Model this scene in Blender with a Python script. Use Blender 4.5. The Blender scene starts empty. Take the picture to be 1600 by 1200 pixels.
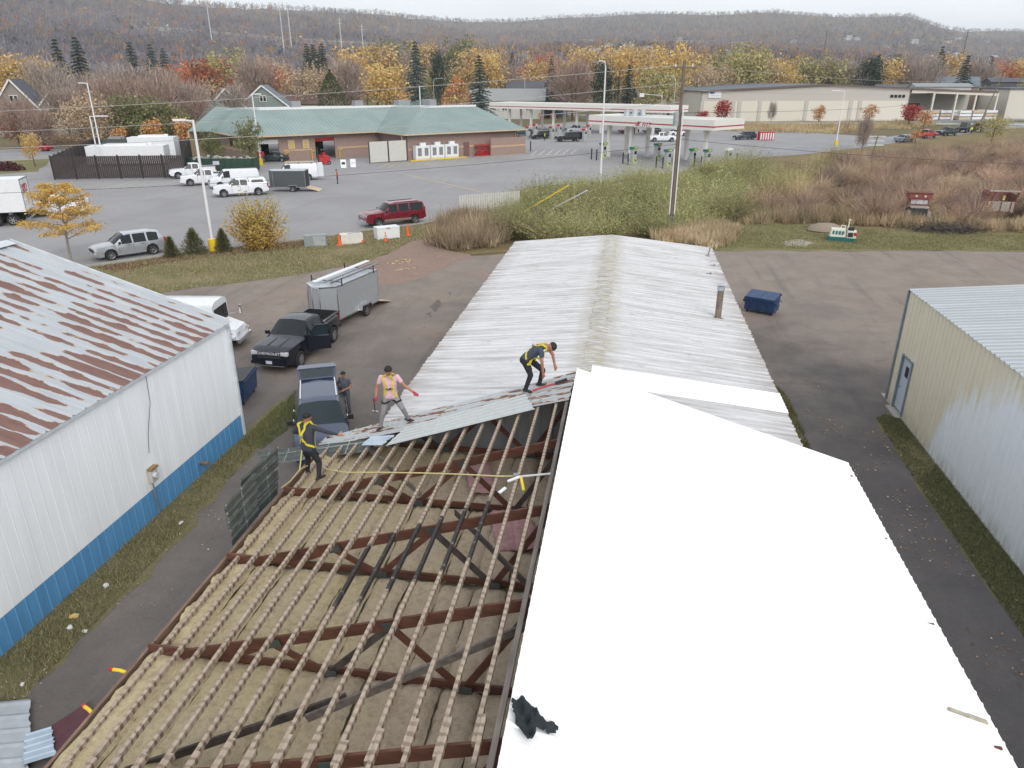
import bpy, bmesh, math, random
import numpy as np
from mathutils import Vector, Matrix
from mathutils.bvhtree import BVHTree
random.seed(7); RNG = np.random.default_rng(11)
scene = bpy.context.scene
COL = scene.collection
# ------------------------------------------------------------------ camera
FPX, TH, YAW, HC = 1130.0, math.radians(22.8), math.radians(8.9), 12.0
cd = bpy.data.cameras.new('camera'); cam = bpy.data.objects.new('camera', cd); COL.objects.link(cam)
cam.location = (0, 0, HC); cam.rotation_euler = (math.radians(90) - TH, 0, YAW)
cd.sensor_width = 36; cd.lens = 36 * FPX / 1600; cd.clip_end = 20000; cd.clip_start = 0.1
scene.camera = cam
# ------------------------------------------------------------------ sky, sun, exposure
world = bpy.data.worlds.new('World'); scene.world = world; world.use_nodes = True
SUN_EL, SUN_AZ = math.radians(32), math.radians(150)      # azimuth clockwise from +Y
wn = world.node_tree; wn.nodes.clear()
sky = wn.nodes.new('ShaderNodeTexSky'); sky.sky_type = 'NISHITA'; sky.sun_disc = False
sky.sun_elevation = SUN_EL; sky.sun_rotation = SUN_AZ; sky.air_density = 1.0; sky.dust_density = 3.0; sky.ozone_density = 1.0
tc = wn.nodes.new('ShaderNodeTexCoord'); mp = wn.nodes.new('ShaderNodeMapping'); mp.inputs['Scale'].default_value = (1, 1, 3.2)
nz = wn.nodes.new('ShaderNodeTexNoise'); nz.inputs['Scale'].default_value = 1.6; nz.inputs['Detail'].default_value = 5; nz.inputs['Roughness'].default_value = .55
rmp = wn.nodes.new('ShaderNodeMapRange'); rmp.inputs['From Min'].default_value = .3; rmp.inputs['From Max'].default_value = .62
rmp.inputs['To Min'].default_value = .62; rmp.inputs['To Max'].default_value = .97
mixc = wn.nodes.new('ShaderNodeMix'); mixc.data_type = 'RGBA'
mixc.inputs[7].default_value = (10.0, 10.4, 10.9, 1)            # the cloud deck
bgd = wn.nodes.new('ShaderNodeBackground'); bgd.inputs['Strength'].default_value = 0.10
wo = wn.nodes.new('ShaderNodeOutputWorld')
L = wn.links.new
L(tc.outputs['Generated'], mp.inputs['Vector']); L(mp.outputs['Vector'], nz.inputs['Vector']); L(nz.outputs['Fac'], rmp.inputs['Value'])
L(rmp.outputs['Result'], mixc.inputs[0]); L(sky.outputs['Color'], mixc.inputs[6]); L(mixc.outputs[2], bgd.inputs['Color']); L(bgd.outputs['Background'], wo.inputs['Surface'])
sd = bpy.data.lights.new('sun', 'SUN'); sd.energy = 1.5; sd.angle = math.radians(40); sd.color = (1, .96, .9)
sun = bpy.data.objects.new('sun', sd); COL.objects.link(sun)
_d = Vector((math.sin(SUN_AZ) * math.cos(SUN_EL), math.cos(SUN_AZ) * math.cos(SUN_EL), math.sin(SUN_EL)))
sun.rotation_euler = _d.to_track_quat('Z', 'Y').to_euler(); sun.location = (20, -30, 60)
scene.view_settings.view_transform = 'Standard'; scene.view_settings.look = 'None'
scene.view_settings.exposure = 0.25; scene.view_settings.gamma = 1.0
try: scene.view_settings.use_curve_mapping = False
except Exception: pass
scene.render.resolution_x, scene.render.resolution_y = 1024, 768
# ------------------------------------------------------------------ where a photo point lies on a level of the place
_fw = np.array([-math.sin(YAW) * math.cos(TH), math.cos(YAW) * math.cos(TH), -math.sin(TH)])
_rt = np.array([math.cos(YAW), math.sin(YAW), 0.]); _up = np.cross(_rt, _fw); _C = np.array([0, 0, HC])
def ray(x, y): return _fw + _rt * (x - 800) / FPX - _up * (y - 600) / FPX
def G(x, y, z=0.0):
    d = ray(x, y); p = _C + d * ((z - HC) / d[2]); return (float(p[0]), float(p[1]), float(z))
def GY(x, y, Y): d = ray(x, y); p = _C + d * Y / d[1]; return tuple(map(float, p))
def GX(x, y, X): d = ray(x, y); p = _C + d * X / d[0]; return tuple(map(float, p))
def at_dist(x, dist):                    # ground point in a photo column at a distance from the camera foot
    a = math.atan((x - 800) / (FPX / math.cos(TH))) - YAW; return (dist * math.sin(a), dist * math.cos(a))
# ------------------------------------------------------------------ helpers
def lin(c): return c / 12.92 if c <= .04045 else ((c + .055) / 1.055) ** 2.4
GAIN = 1.12
def S(r, g, b, k=1.0): return tuple(min(.92, lin(v / 255) * k / GAIN) for v in (r, g, b))
MATS = {}
def M(name, col=(.5, .5, .5), rough=.6, metal=0., var=.12, scale=3., bump=0., bscale=30., spec=.4, col2=None, mixr=(.45, .6), stretch=(1, 1, 1), coat=0., detail=4):
    if name in MATS: return MATS[name]
    m = bpy.data.materials.new(name); m.use_nodes = True; nt = m.node_tree; b = nt.nodes['Principled BSDF']; l = nt.links.new
    b.inputs['Roughness'].default_value = rough; b.inputs['Metallic'].default_value = metal; b.inputs['Specular IOR Level'].default_value = spec
    if coat: b.inputs['Coat Weight'].default_value = coat; b.inputs['Coat Roughness'].default_value = .05
    t = nt.nodes.new('ShaderNodeTexCoord'); mpn = nt.nodes.new('ShaderNodeMapping'); mpn.inputs['Scale'].default_value = stretch
    l(t.outputs['Object'], mpn.inputs['Vector'])
    n = nt.nodes.new('ShaderNodeTexNoise'); n.inputs['Scale'].default_value = scale; n.inputs['Detail'].default_value = detail
    l(mpn.outputs['Vector'], n.inputs['Vector'])
    cr = nt.nodes.new('ShaderNodeValToRGB'); c2 = col2
    if c2 is None:
        cr.color_ramp.elements[0].position = .3; cr.color_ramp.elements[1].position = .7
        cr.color_ramp.elements[0].color = (*[c * (1 - var) for c in col], 1); cr.color_ramp.elements[1].color = (*[min(.95, c * (1 + var)) for c in col], 1)
    else:
        cr.color_ramp.elements[0].position = mixr[0]; cr.color_ramp.elements[1].position = mixr[1]
        cr.color_ramp.elements[0].color = (*col, 1); cr.color_ramp.elements[1].color = (*c2, 1)
    l(n.outputs['Fac'], cr.inputs['Fac']); l(cr.outputs['Color'], b.inputs['Base Color'])
    if bump:
        n2 = nt.nodes.new('ShaderNodeTexNoise'); n2.inputs['Scale'].default_value = bscale; n2.inputs['Detail'].default_value = 3
        l(mpn.outputs['Vector'], n2.inputs['Vector'])
        bp = nt.nodes.new('ShaderNodeBump'); bp.inputs['Strength'].default_value = bump; bp.inputs['Distance'].default_value = .02
        l(n2.outputs['Fac'], bp.inputs['Height']); l(bp.outputs['Normal'], b.inputs['Normal'])
    m.diffuse_color = (*col, 1); MATS[name] = m; return m
class NT:                                  # small node-graph helper for the special materials
    def __init__(s, name, rough=.7, metal=0, spec=.4):
        s.m = bpy.data.materials.new(name); s.m.use_nodes = True; s.nt = s.m.node_tree; s.b = s.nt.nodes['Principled BSDF']
        s.b.inputs['Roughness'].default_value = rough; s.b.inputs['Metallic'].default_value = metal; s.b.inputs['Specular IOR Level'].default_value = spec
        s.tc = s.nt.nodes.new('ShaderNodeTexCoord'); MATS[name] = s.m
    def lk(s, a, b): s.nt.links.new(a, b)
    def co(s, scale=(1, 1, 1), loc=(0, 0, 0), rot=(0, 0, 0)):
        n = s.nt.nodes.new('ShaderNodeMapping'); n.inputs['Scale'].default_value = scale; n.inputs['Location'].default_value = loc; n.inputs['Rotation'].default_value = rot
        s.lk(s.tc.outputs['Object'], n.inputs['Vector']); return n.outputs['Vector']
    def noise(s, vec, scale=5, detail=4, rough=.55, dist=0):
        n = s.nt.nodes.new('ShaderNodeTexNoise'); n.inputs['Scale'].default_value = scale; n.inputs['Detail'].default_value = detail
        n.inputs['Roughness'].default_value = rough; n.inputs['Distortion'].default_value = dist; s.lk(vec, n.inputs['Vector']); return n.outputs['Fac']
    def rng(s, v, a, b, c=0, d=1):
        n = s.nt.nodes.new('ShaderNodeMapRange'); s.lk(v, n.inputs['Value'])
        for k, x in zip(('From Min', 'From Max', 'To Min', 'To Max'), (a, b, c, d)): n.inputs[k].default_value = x
        return n.outputs['Result']
    def math(s, op, a, b=None):
        n = s.nt.nodes.new('ShaderNodeMath'); n.operation = op
        for i, x in enumerate((a, b)):
            if x is None: continue
            if isinstance(x, (int, float)): n.inputs[i].default_value = x
            else: s.lk(x, n.inputs[i])
        return n.outputs[0]
    def sep(s, vec): n = s.nt.nodes.new('ShaderNodeSeparateXYZ'); s.lk(vec, n.inputs[0]); return n.outputs
    def mix(s, f, a, b):
        n = s.nt.nodes.new('ShaderNodeMix'); n.data_type = 'RGBA'
        for sk, x in ((n.inputs[0], f), (n.inputs[6], a), (n.inputs[7], b)):
            if isinstance(x, (int, float)): sk.default_value = x
            elif isinstance(x, tuple): sk.default_value = (*x[:3], 1)
            else: s.lk(x, sk)
        return n.outputs[2]
    def vadd(s, a, c, k):
        n = s.nt.nodes.new('ShaderNodeVectorMath'); n.operation = 'MULTIPLY_ADD'; s.lk(c, n.inputs[0]); n.inputs[1].default_value = (k, k, k); s.lk(a, n.inputs[2]); return n.outputs[0]
    def done(s, col, height=None, strength=.3, dist=.02):
        if isinstance(col, tuple): s.b.inputs['Base Color'].default_value = (*col, 1)
        else: s.lk(col, s.b.inputs['Base Color'])
        if height is not None:
            bp = s.nt.nodes.new('ShaderNodeBump'); bp.inputs['Strength'].default_value = strength; bp.inputs['Distance'].default_value = dist
            s.lk(height, bp.inputs['Height']); s.lk(bp.outputs['Normal'], s.b.inputs['Normal'])
        return s.m
def foliage_mat(name, trans=.25):
    m = bpy.data.materials.new(name); m.use_nodes = True; nt = m.node_tree; b = nt.nodes['Principled BSDF']; l = nt.links.new
    a = nt.nodes.new('ShaderNodeAttribute'); a.attribute_name = 'Col'; l(a.outputs['Color'], b.inputs['Base Color']); b.inputs['Roughness'].default_value = .75; b.inputs['Specular IOR Level'].default_value = .15
    if trans:
        tr = nt.nodes.new('ShaderNodeBsdfTranslucent'); l(a.outputs['Color'], tr.inputs['Color']); mx = nt.nodes.new('ShaderNodeMixShader'); mx.inputs[0].default_value = trans
        l(b.outputs[0], mx.inputs[1]); l(tr.outputs[0], mx.inputs[2]); l(mx.outputs[0], nt.nodes['Material Output'].inputs['Surface'])
    MATS[name] = m; return m
class MB:
    def __init__(s): s.v, s.f, s.m = [], [], []
    def add(s, vs, fs, mi=0):
        o = len(s.v); s.v += [tuple(map(float, p)) for p in vs]; s.f += [tuple(i + o for i in f) for f in fs]; s.m += [mi] * len(fs); return s
    def box(s, c, d, rz=0, mi=0, taper=1.0, ry=0, rx=0):
        x, y, z = d[0] / 2, d[1] / 2, d[2] / 2; vs = []
        R = Matrix.Rotation(rz, 3, 'Z') @ Matrix.Rotation(ry, 3, 'Y') @ Matrix.Rotation(rx, 3, 'X')
        for k, (a, b, e) in enumerate([(-x, -y, -z), (x, -y, -z), (x, y, -z), (-x, y, -z), (-x, -y, z), (x, -y, z), (x, y, z), (-x, y, z)]):
            t = taper if k > 3 else 1
            vs.append(R @ Vector((a * t, b * t, e)) + Vector(c))
        return s.add(vs, [(0, 3, 2, 1), (4, 5, 6, 7), (0, 1, 5, 4), (1, 2, 6, 5), (2, 3, 7, 6), (3, 0, 4, 7)], mi)
    def beam(s, p, q, w, h, mi=0, up=(0, 0, 1)):
        p, q = Vector(p), Vector(q); d = (q - p).normalized(); r = d.cross(Vector(up))
        r = r.normalized() if r.length > 1e-6 else Vector((1, 0, 0)); u = r.cross(d)
        vs = [b + r * a * w / 2 + u * c * h / 2 for b in (p, q) for a, c in ((-1, -1), (1, -1), (1, 1), (-1, 1))]
        return s.add(vs, [(3, 2, 1, 0), (4, 5, 6, 7), (0, 1, 5, 4), (1, 2, 6, 5), (2, 3, 7, 6), (3, 0, 4, 7)], mi)
    def tube(s, p, q, r1, r2=None, n=8, mi=0, caps=True):
        r2 = r1 if r2 is None else r2; p, q = Vector(p), Vector(q); d = (q - p).normalized()
        a = d.orthogonal().normalized(); b = d.cross(a); vs = []
        for c, r in ((p, r1), (q, r2)):
            for k in range(n): t = 2 * math.pi * k / n; vs.append(c + a * math.cos(t) * r + b * math.sin(t) * r)
        fs = [(k, (k + 1) % n, n + (k + 1) % n, n + k) for k in range(n)]
        if caps: fs += [tuple(range(n - 1, -1, -1)), tuple(range(n, 2 * n))]
        return s.add(vs, fs, mi)
    def path(s, pts, r, n=6, mi=0):
        pts = [Vector(p) for p in pts]; vs = []; a = None
        for i, p in enumerate(pts):
            d = (pts[min(i + 1, len(pts) - 1)] - pts[max(i - 1, 0)]).normalized()
            a = d.orthogonal().normalized() if a is None else (a - d * a.dot(d)).normalized(); b = d.cross(a)
            rr = r[i] if isinstance(r, (list, tuple)) else r
            vs += [p + a * math.cos(2 * math.pi * k / n) * rr + b * math.sin(2 * math.pi * k / n) * rr for k in range(n)]
        fs = [(i * n + k, i * n + (k + 1) % n, (i + 1) * n + (k + 1) % n, (i + 1) * n + k) for i in range(len(pts) - 1) for k in range(n)]
        fs += [tuple(range(n - 1, -1, -1)), tuple(range((len(pts) - 1) * n, len(pts) * n))]
        return s.add(vs, fs, mi)
    def poly(s, pts, mi=0): return s.add(pts, [tuple(range(len(pts)))], mi)
    def slab(s, pts, th, mi=0):            # a flat polygon given a thickness along its normal (downwards)
        n = len(pts); P = [Vector(p) for p in pts]; nn = (P[1] - P[0]).cross(P[2] - P[0]).normalized()
        return s.add(P + [p - nn * th for p in P], [tuple(range(n)), tuple(range(2 * n - 1, n - 1, -1))] + [(k, k + n, (k + 1) % n + n, (k + 1) % n) for k in range(n)], mi)
    def ell(s, c, r, n=10, k=6, mi=0):
        vs = [(c[0], c[1], c[2] - r[2])]
        for i in range(1, k):
            t = -math.pi / 2 + math.pi * i / k
            vs += [(c[0] + r[0] * math.cos(t) * math.cos(2 * math.pi * j / n), c[1] + r[1] * math.cos(t) * math.sin(2 * math.pi * j / n), c[2] + r[2] * math.sin(t)) for j in range(n)]
        vs.append((c[0], c[1], c[2] + r[2])); fs = [(0, 1 + (j + 1) % n, 1 + j) for j in range(n)]
        for i in range(k - 2): fs += [(1 + i * n + j, 1 + i * n + (j + 1) % n, 1 + (i + 1) * n + (j + 1) % n, 1 + (i + 1) * n + j) for j in range(n)]
        e = len(vs) - 1; o = 1 + (k - 2) * n; fs += [(o + j, o + (j + 1) % n, e) for j in range(n)]
        return s.add(vs, fs, mi)
    def mesh(s, name, mats, smooth=False, angle=35):
        me = bpy.data.meshes.new(name); me.from_pydata(s.v, [], s.f)
        mats = mats if isinstance(mats, (list, tuple)) else [mats]
        for m in mats: me.materials.append(MATS[m] if isinstance(m, str) else m)
        if len(mats) > 1: me.polygons.foreach_set('material_index', s.m)
        if smooth:
            me.shade_smooth(); me.set_sharp_from_angle(angle=math.radians(angle))
        me.update(); return me
    def obj(s, name, mats, parent=None, loc=None, rz=0, smooth=False, angle=35):
        o = bpy.data.objects.new(name, s.mesh(name, mats, smooth, angle)); COL.objects.link(o)
        if parent: o.parent = parent
        if loc: o.location = loc
        if rz: o.rotation_euler[2] = rz
        return o
def tag(o, label, cat, group=None):
    o['label'] = label; o['category'] = cat
    if group: o['group'] = group
    return o
def struct(o): o['kind'] = 'structure'; return o
def stuff(o, label=None, cat=None):
    o['kind'] = 'stuff'
    if label: o['label'] = label; o['category'] = cat
    return o
def thing(name, label, cat, loc=(0, 0, 0), rz=0, group=None):
    o = bpy.data.objects.new(name, None); COL.objects.link(o); o.location = loc; o.rotation_euler = (0, 0, rz); o.empty_display_size = .3
    return tag(o, label, cat, group)
def link_mesh(name, me, parent=None, loc=None, rot=None, scale=None):
    o = bpy.data.objects.new(name, me); COL.objects.link(o)
    if parent: o.parent = parent
    if loc: o.location = loc
    if rot: o.rotation_euler = rot
    if scale: o.scale = scale
    return o
def copy_tree(o, parent=None):
    c = o.copy(); COL.objects.link(c); c.parent = parent
    for ch in list(o.children): copy_tree(ch, c)
    return c
def fast(name, V, k, C=None, mat=None):      # V: (n*k,3) faces of k corners each
    n = len(V) // k; me = bpy.data.meshes.new(name); me.vertices.add(len(V)); me.vertices.foreach_set('co', np.asarray(V, np.float32).ravel())
    me.loops.add(n * k); me.loops.foreach_set('vertex_index', np.arange(n * k, dtype=np.int32)); me.polygons.add(n)
    me.polygons.foreach_set('loop_start', np.arange(0, n * k, k, dtype=np.int32))
    if C is not None:
        a = me.attributes.new('Col', 'FLOAT_COLOR', 'POINT'); cc = np.ones((len(V), 4), np.float32); cc[:, :3] = np.repeat(C, k, axis=0); a.data.foreach_set('color', cc.ravel())
    me.update(calc_edges=True)
    if mat: me.materials.append(MATS[mat] if isinstance(mat, str) else mat)
    return me
def unit(v): return v / np.maximum(1e-9, np.linalg.norm(v, axis=1, keepdims=True))
def leaves(P, size, aspect=1.0, flat=0.0, rng=RNG):       # a bent leaf-sized quad at each point
    n = len(P); a = unit(rng.normal(size=(n, 3)) * np.array([1, 1, 1 - flat])); b = unit(np.cross(a, rng.normal(size=(n, 3)) * np.array([1 - flat * .7, 1 - flat * .7, 1]))); 
    s = (size * rng.uniform(.6, 1.35, (n, 1))); a = a * s * .5; b = b * s * .5 * aspect
    return np.stack([P - a, P - b * .9, P + a, P + b], 1).reshape(-1, 3)
def blades(P, D, w, rng=RNG):                             # thin triangles from P along D
    n = len(P); s = unit(np.cross(D, rng.normal(size=(n, 3)))) * (np.asarray(w).reshape(-1, 1) * .5)
    return np.stack([P - s, P + s, P + D], 1).reshape(-1, 3)
def pal(cols, n, jit=.18, rng=RNG, w=None):
    A = np.array([S(*c) for c in cols]); A = (A * .82 + A.mean(1, keepdims=True) * .18) * 1.25; i = rng.choice(len(A), n, p=w); return np.clip(A[i] * rng.uniform(1 - jit, 1 + jit, (n, 1)) * rng.uniform(.95, 1.05, (n, 3)), 0, .9)
def inside(poly, X, Y):
    r = np.zeros(len(X), bool); j = len(poly) - 1
    for i in range(len(poly)):
        xi, yi = poly[i][:2]; xj, yj = poly[j][:2]
        c = ((yi > Y) != (yj > Y)) & (X < (xj - xi) * (Y - yi) / (yj - yi + 1e-12) + xi); r ^= c; j = i
    return r
def scatter(poly, n, rng=RNG):
    A = np.array([p[:2] for p in poly]); lo, hi = A.min(0), A.max(0); out = np.zeros((0, 2))
    while len(out) < n:
        P = rng.uniform(lo, hi, (n * 3, 2)); out = np.vstack([out, P[inside(poly, P[:, 0], P[:, 1])]])
    return out[:n]
def vnoise(x, y, s, seed=0):              # smooth value noise in 0..1
    x = np.asarray(x) / s; y = np.asarray(y) / s; xi, yi = np.floor(x).astype(int), np.floor(y).astype(int); fx, fy = x - xi, y - yi
    h = lambda a, b: np.modf(np.abs(np.sin(a * 127.1 + b * 311.7 + seed * 74.7) * 43758.5453))[0]
    fx = fx * fx * (3 - 2 * fx); fy = fy * fy * (3 - 2 * fy)
    return (h(xi, yi) * (1 - fx) + h(xi + 1, yi) * fx) * (1 - fy) + (h(xi, yi + 1) * (1 - fx) + h(xi + 1, yi + 1) * fx) * fy
def rough_edge(pts, step=1.5, amp=.35, z=0.0, skip=()):
    out = []; n = len(pts)
    for i in range(n):
        a, b = Vector(pts[i][:2]), Vector(pts[(i + 1) % n][:2]); L_ = (b - a).length; k = max(1, int(L_ / step)); nv = Vector((-(b - a).y, (b - a).x)).normalized()
        for j in range(k):
            p = a.lerp(b, j / k)
            if i not in skip and j: p += nv * amp * random.uniform(-1, 1)
            out.append((p.x, p.y, z))
    return out
def sheet(name, pts, z, mat, step=1.5, amp=.35, skip=(), kind=True):
    bm = bmesh.new(); vs = [bm.verts.new(p) for p in rough_edge(pts, step, amp, z, skip)]
    f = bm.faces.new(vs); f.normal_update()
    if f.normal.z < 0: f.normal_flip()
    bmesh.ops.triangulate(bm, faces=[f]); me = bpy.data.meshes.new(name); bm.to_mesh(me); bm.free()
    me.materials.append(MATS[mat] if isinstance(mat, str) else mat); o = link_mesh(name, me)
    if kind: struct(o)
    return o
# ------------------------------------------------------------------ shared materials
M('white_paint', S(232, 234, 236), .45, var=.04); M('dark_plastic', (.02, .02, .022), .55, var=.1); M('rubber', (.022, .022, .023), .85, var=.2, bump=.3)
M('alloy', (.42, .42, .44), .35, metal=.8, var=.1); M('steel_grey', (.33, .34, .36), .45, metal=.6, var=.15, scale=6); M('chrome', (.7, .7, .72), .15, metal=1, var=.02)
M('glass_dark', (.012, .015, .018), .06, var=.05, spec=.35); M('glass_blue', (.018, .03, .036), .08, var=.05, spec=.35); M('lamp_clear', (.55, .57, .6), .15, var=.05, spec=.6)
M('lamp_red', (.35, .02, .02), .2, var=.05, spec=.6); M('lamp_amber', (.6, .25, .03), .3); M('orange_plastic', (.75, .13, .03), .5, var=.12); M('safety_yellow', (.75, .52, .02), .5, var=.12, scale=8)
M('red_paint', (.45, .02, .03), .4, var=.1); M('concrete', S(170, 166, 158), .85, var=.12, bump=.2); M('black_iron', (.03, .03, .035), .5, var=.1)
M('galvanised', (.52, .55, .58), .38, metal=.55, var=.12, scale=2.5); M('plate', S(205, 210, 220), .4, var=.05)
M('bark', S(96, 86, 78), .9, var=.25, scale=10, bump=.5); M('pale_bark', S(150, 143, 135), .9, var=.2, scale=10, bump=.4)
foliage_mat('foliage', .22); foliage_mat('twigs', 0.); foliage_mat('needles', .08)
# ground
def ground_materials():
    n = NT('yard_ground', .95, spec=.2); P = n.co(); x, y, z = n.sep(P)
    big = n.noise(P, .09, 5, .6, .6); mid = n.noise(P, .55, 6, .65); fine = n.noise(P, 9, 5, .7)
    dirt = n.rng(n.math('ADD', n.math('MULTIPLY', n.math('SUBTRACT', y, 31), .05), n.math('MULTIPLY', n.math('SUBTRACT', big, .5), 3.2)), -.25, .55)
    asph = n.mix(n.rng(mid, .3, .7), S(110, 104, 101), S(130, 123, 118)); dr = n.mix(n.rng(mid, .3, .75), S(140, 128, 119), S(160, 148, 138))
    lm = n.math('MULTIPLY', n.math('MULTIPLY', n.rng(x, 4.2, 5.6), n.rng(x, 11.2, 9.6)), n.rng(n.math('ADD', y, n.math('MULTIPLY', n.math('SUBTRACT', mid, .5), 22)), 24, 37, 1, 0)); c = n.mix(n.math('MULTIPLY', lm, .9), n.mix(dirt, asph, dr), n.mix(n.rng(mid, .3, .72), S(92, 89, 90), S(114, 109, 108))); trk = n.noise(n.co((1.3, .07, 1), rot=(0, 0, .25)), 1.0, 4, .6); c = n.mix(n.rng(trk, .55, .72, 0, .35), c, S(92, 87, 88))
    red = n.rng(n.noise(n.co((.08, .2, 1)), 1, 4), .55, .7, 0, .5); c = n.mix(n.math('MULTIPLY', red, dirt), c, S(165, 138, 126))
    crk = n.nt.nodes.new('ShaderNodeTexVoronoi'); crk.feature = 'DISTANCE_TO_EDGE'; crk.inputs['Scale'].default_value = .3; wn_ = n.nt.nodes.new('ShaderNodeTexNoise'); wn_.inputs['Scale'].default_value = .8; wn_.inputs['Detail'].default_value = 5; n.lk(P, wn_.inputs['Vector']); n.lk(n.mix(.22, P, wn_.outputs['Color']) if False else n.vadd(P, wn_.outputs['Color'], 2.6), crk.inputs['Vector'])
    cm = n.math('MULTIPLY', n.rng(crk.outputs['Distance'], 0, .010, 1, 0), n.rng(big, .5, .62)); c = n.mix(n.math('MULTIPLY', cm, .45), c, S(66, 62, 63))
    c = n.mix(n.rng(fine, .25, .75, 0, .45), c, n.mix(.5, c, (.03, .03, .03))); sp = n.noise(P, 22, 3, .6); c = n.mix(n.rng(sp, .64, .74, 0, .55), c, S(176, 168, 160)); pt = n.noise(P, 1.9, 6, .72); c = n.mix(n.rng(pt, .56, .7, 0, .4), c, S(112, 104, 98)); n.done(c, n.math('ADD', fine, n.math('MULTIPLY', mid, .6)), .5, .02)
    n = NT('lane_asphalt', .95, spec=.2); P = n.co(); mid = n.noise(P, .45, 6, .65); fine = n.noise(P, 11, 5, .75)
    c = n.mix(n.rng(mid, .3, .72), S(98, 95, 95), S(122, 117, 115)); sp = n.noise(P, 26, 2, .5); c = n.mix(n.rng(sp, .68, .74, 0, .5), c, S(150, 148, 146)); c = n.mix(n.rng(fine, .3, .7, 0, .4), c, S(80, 78, 80)); n.done(c, fine, .4, .02)
    n = NT('lot_asphalt', .9, spec=.3); P = n.co(); mid = n.noise(P, .12, 6, .62, .5); fine = n.noise(P, 5, 5, .7); trk = n.noise(n.co((.9, .05, 1), rot=(0, 0, .8)), 1, 4)
    c = n.mix(n.rng(mid, .3, .7), S(146, 144, 145), S(164, 162, 162)); c = n.mix(n.rng(trk, .55, .7, 0, .35), c, S(136, 135, 138)); c = n.mix(n.rng(fine, .3, .7, 0, .25), c, S(130, 130, 132)); n.done(c, fine, .25, .02)
    n = NT('road_asphalt', .9, spec=.3); P = n.co(); c = n.mix(n.rng(n.noise(P, .2, 5), .3, .7), S(136, 137, 141), S(156, 157, 160)); n.done(c)
    def grass(name, a, b, d, sc=.35):
        n = NT(name, .95, spec=.1); P = n.co(); m1 = n.noise(P, sc, 5, .65); m2 = n.noise(P, sc * 6, 5, .7); f = n.noise(P, 14, 4, .7)
        c = n.mix(n.rng(m1, .36, .64), a, b); c = n.mix(n.rng(m2, .45, .68, 0, .8), c, d); c = n.mix(n.rng(f, .3, .7, 0, .5), c, n.mix(.5, c, (.03, .03, .015))); n.done(c, n.math('ADD', f, m2), .7, .05)
    grass('berm_grass', S(156, 140, 112), S(118, 120, 78), S(148, 130, 104)); grass('lawn_grass', S(140, 132, 96), S(118, 122, 80), S(152, 140, 108)); grass('strip_grass', S(124, 120, 84), S(140, 128, 104), S(108, 110, 72), .8)
    grass('meadow', S(142, 124, 92), S(120, 112, 78), S(152, 136, 104), .1); grass('valley_ground', S(122, 112, 88), S(108, 108, 74), S(136, 120, 96), .03); grass('mulch', S(128, 84, 70), S(112, 74, 62), S(100, 70, 60), 1.5)
    grass('dirt', S(160, 136, 124), S(150, 130, 120), S(170, 148, 134), .5)
    n = NT('hill_ground', .95, spec=.1); P = n.co(); m1 = n.noise(P, .006, 6, .65); m2 = n.noise(P, .03, 5, .7)
    c = n.mix(n.rng(m1, .35, .65), S(112, 106, 100), S(126, 116, 102)); c = n.mix(n.rng(m2, .4, .7, 0, .6), c, S(98, 92, 88)); n.done(c)
ground_materials()
# ------------------------------------------------------------------ land form
SKX = [-1500, -300, 0, 150, 340, 470, 600, 740, 820, 1000, 1100, 1200, 1290, 1400, 1470, 1510, 1600, 1900, 3000]
SKY_ = [-30, -34, -30, -16, 4, 10, 19, 31, 27, 20, 21, 18, 24, 21, 42, 45, 45, 40, 40]
SKD = [1500, 1500, 1500, 1550, 1700, 1900, 2200, 2600, 2700, 2700, 2700, 2700, 2700, 2700, 2800, 3200, 3300, 3300, 3300]
D0X, D0V = [-500, 0, 500, 900, 1100, 2200], [330, 330, 330, 300, 350, 420]
def height(x, y):
    x = np.asarray(x, float); y = np.asarray(y, float); d = np.hypot(x, y) + 1e-6; a = np.arctan2(x, y) + YAW; ac = np.clip(a, -1.2, 1.2)
    px = 800 + FPX / math.cos(TH) * np.tan(ac); ys = np.interp(px, SKX, SKY_); D = np.interp(px, SKX, SKD); d0 = np.interp(px, D0X, D0V)
    zs = 12 + D * np.cos(ac) * (125 - ys) / 1330 - 10
    t = (d - d0) / (D - d0); u = np.clip(t, 0, 1); h = zs * (.30 * u + .70 * u ** 1.7) * (1 - .5 * np.clip(t - 1, 0, 1))
    w = np.clip((d - d0) / 500, 0, 1)
    return np.where(np.abs(a) < 1.6, h + w * (zs * .10 * (vnoise(x, y, 420, 1) - .5) * np.clip(1.15 - u, 0, 1) * 2 + zs * .03 * (vnoise(x, y, 130, 2) - .5)), h * .6)
def on_land(px, py, d0=200, d1=3500):
    r = ray(px, py); r = r / np.hypot(r[0], r[1]); ds = np.arange(d0, d1, 4.); P = _C + np.outer(ds, r); k = np.argmax(P[:, 2] < height(P[:, 0], P[:, 1])); p = P[k]; return (float(p[0]), float(p[1]), float(height(p[0], p[1])))
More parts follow.
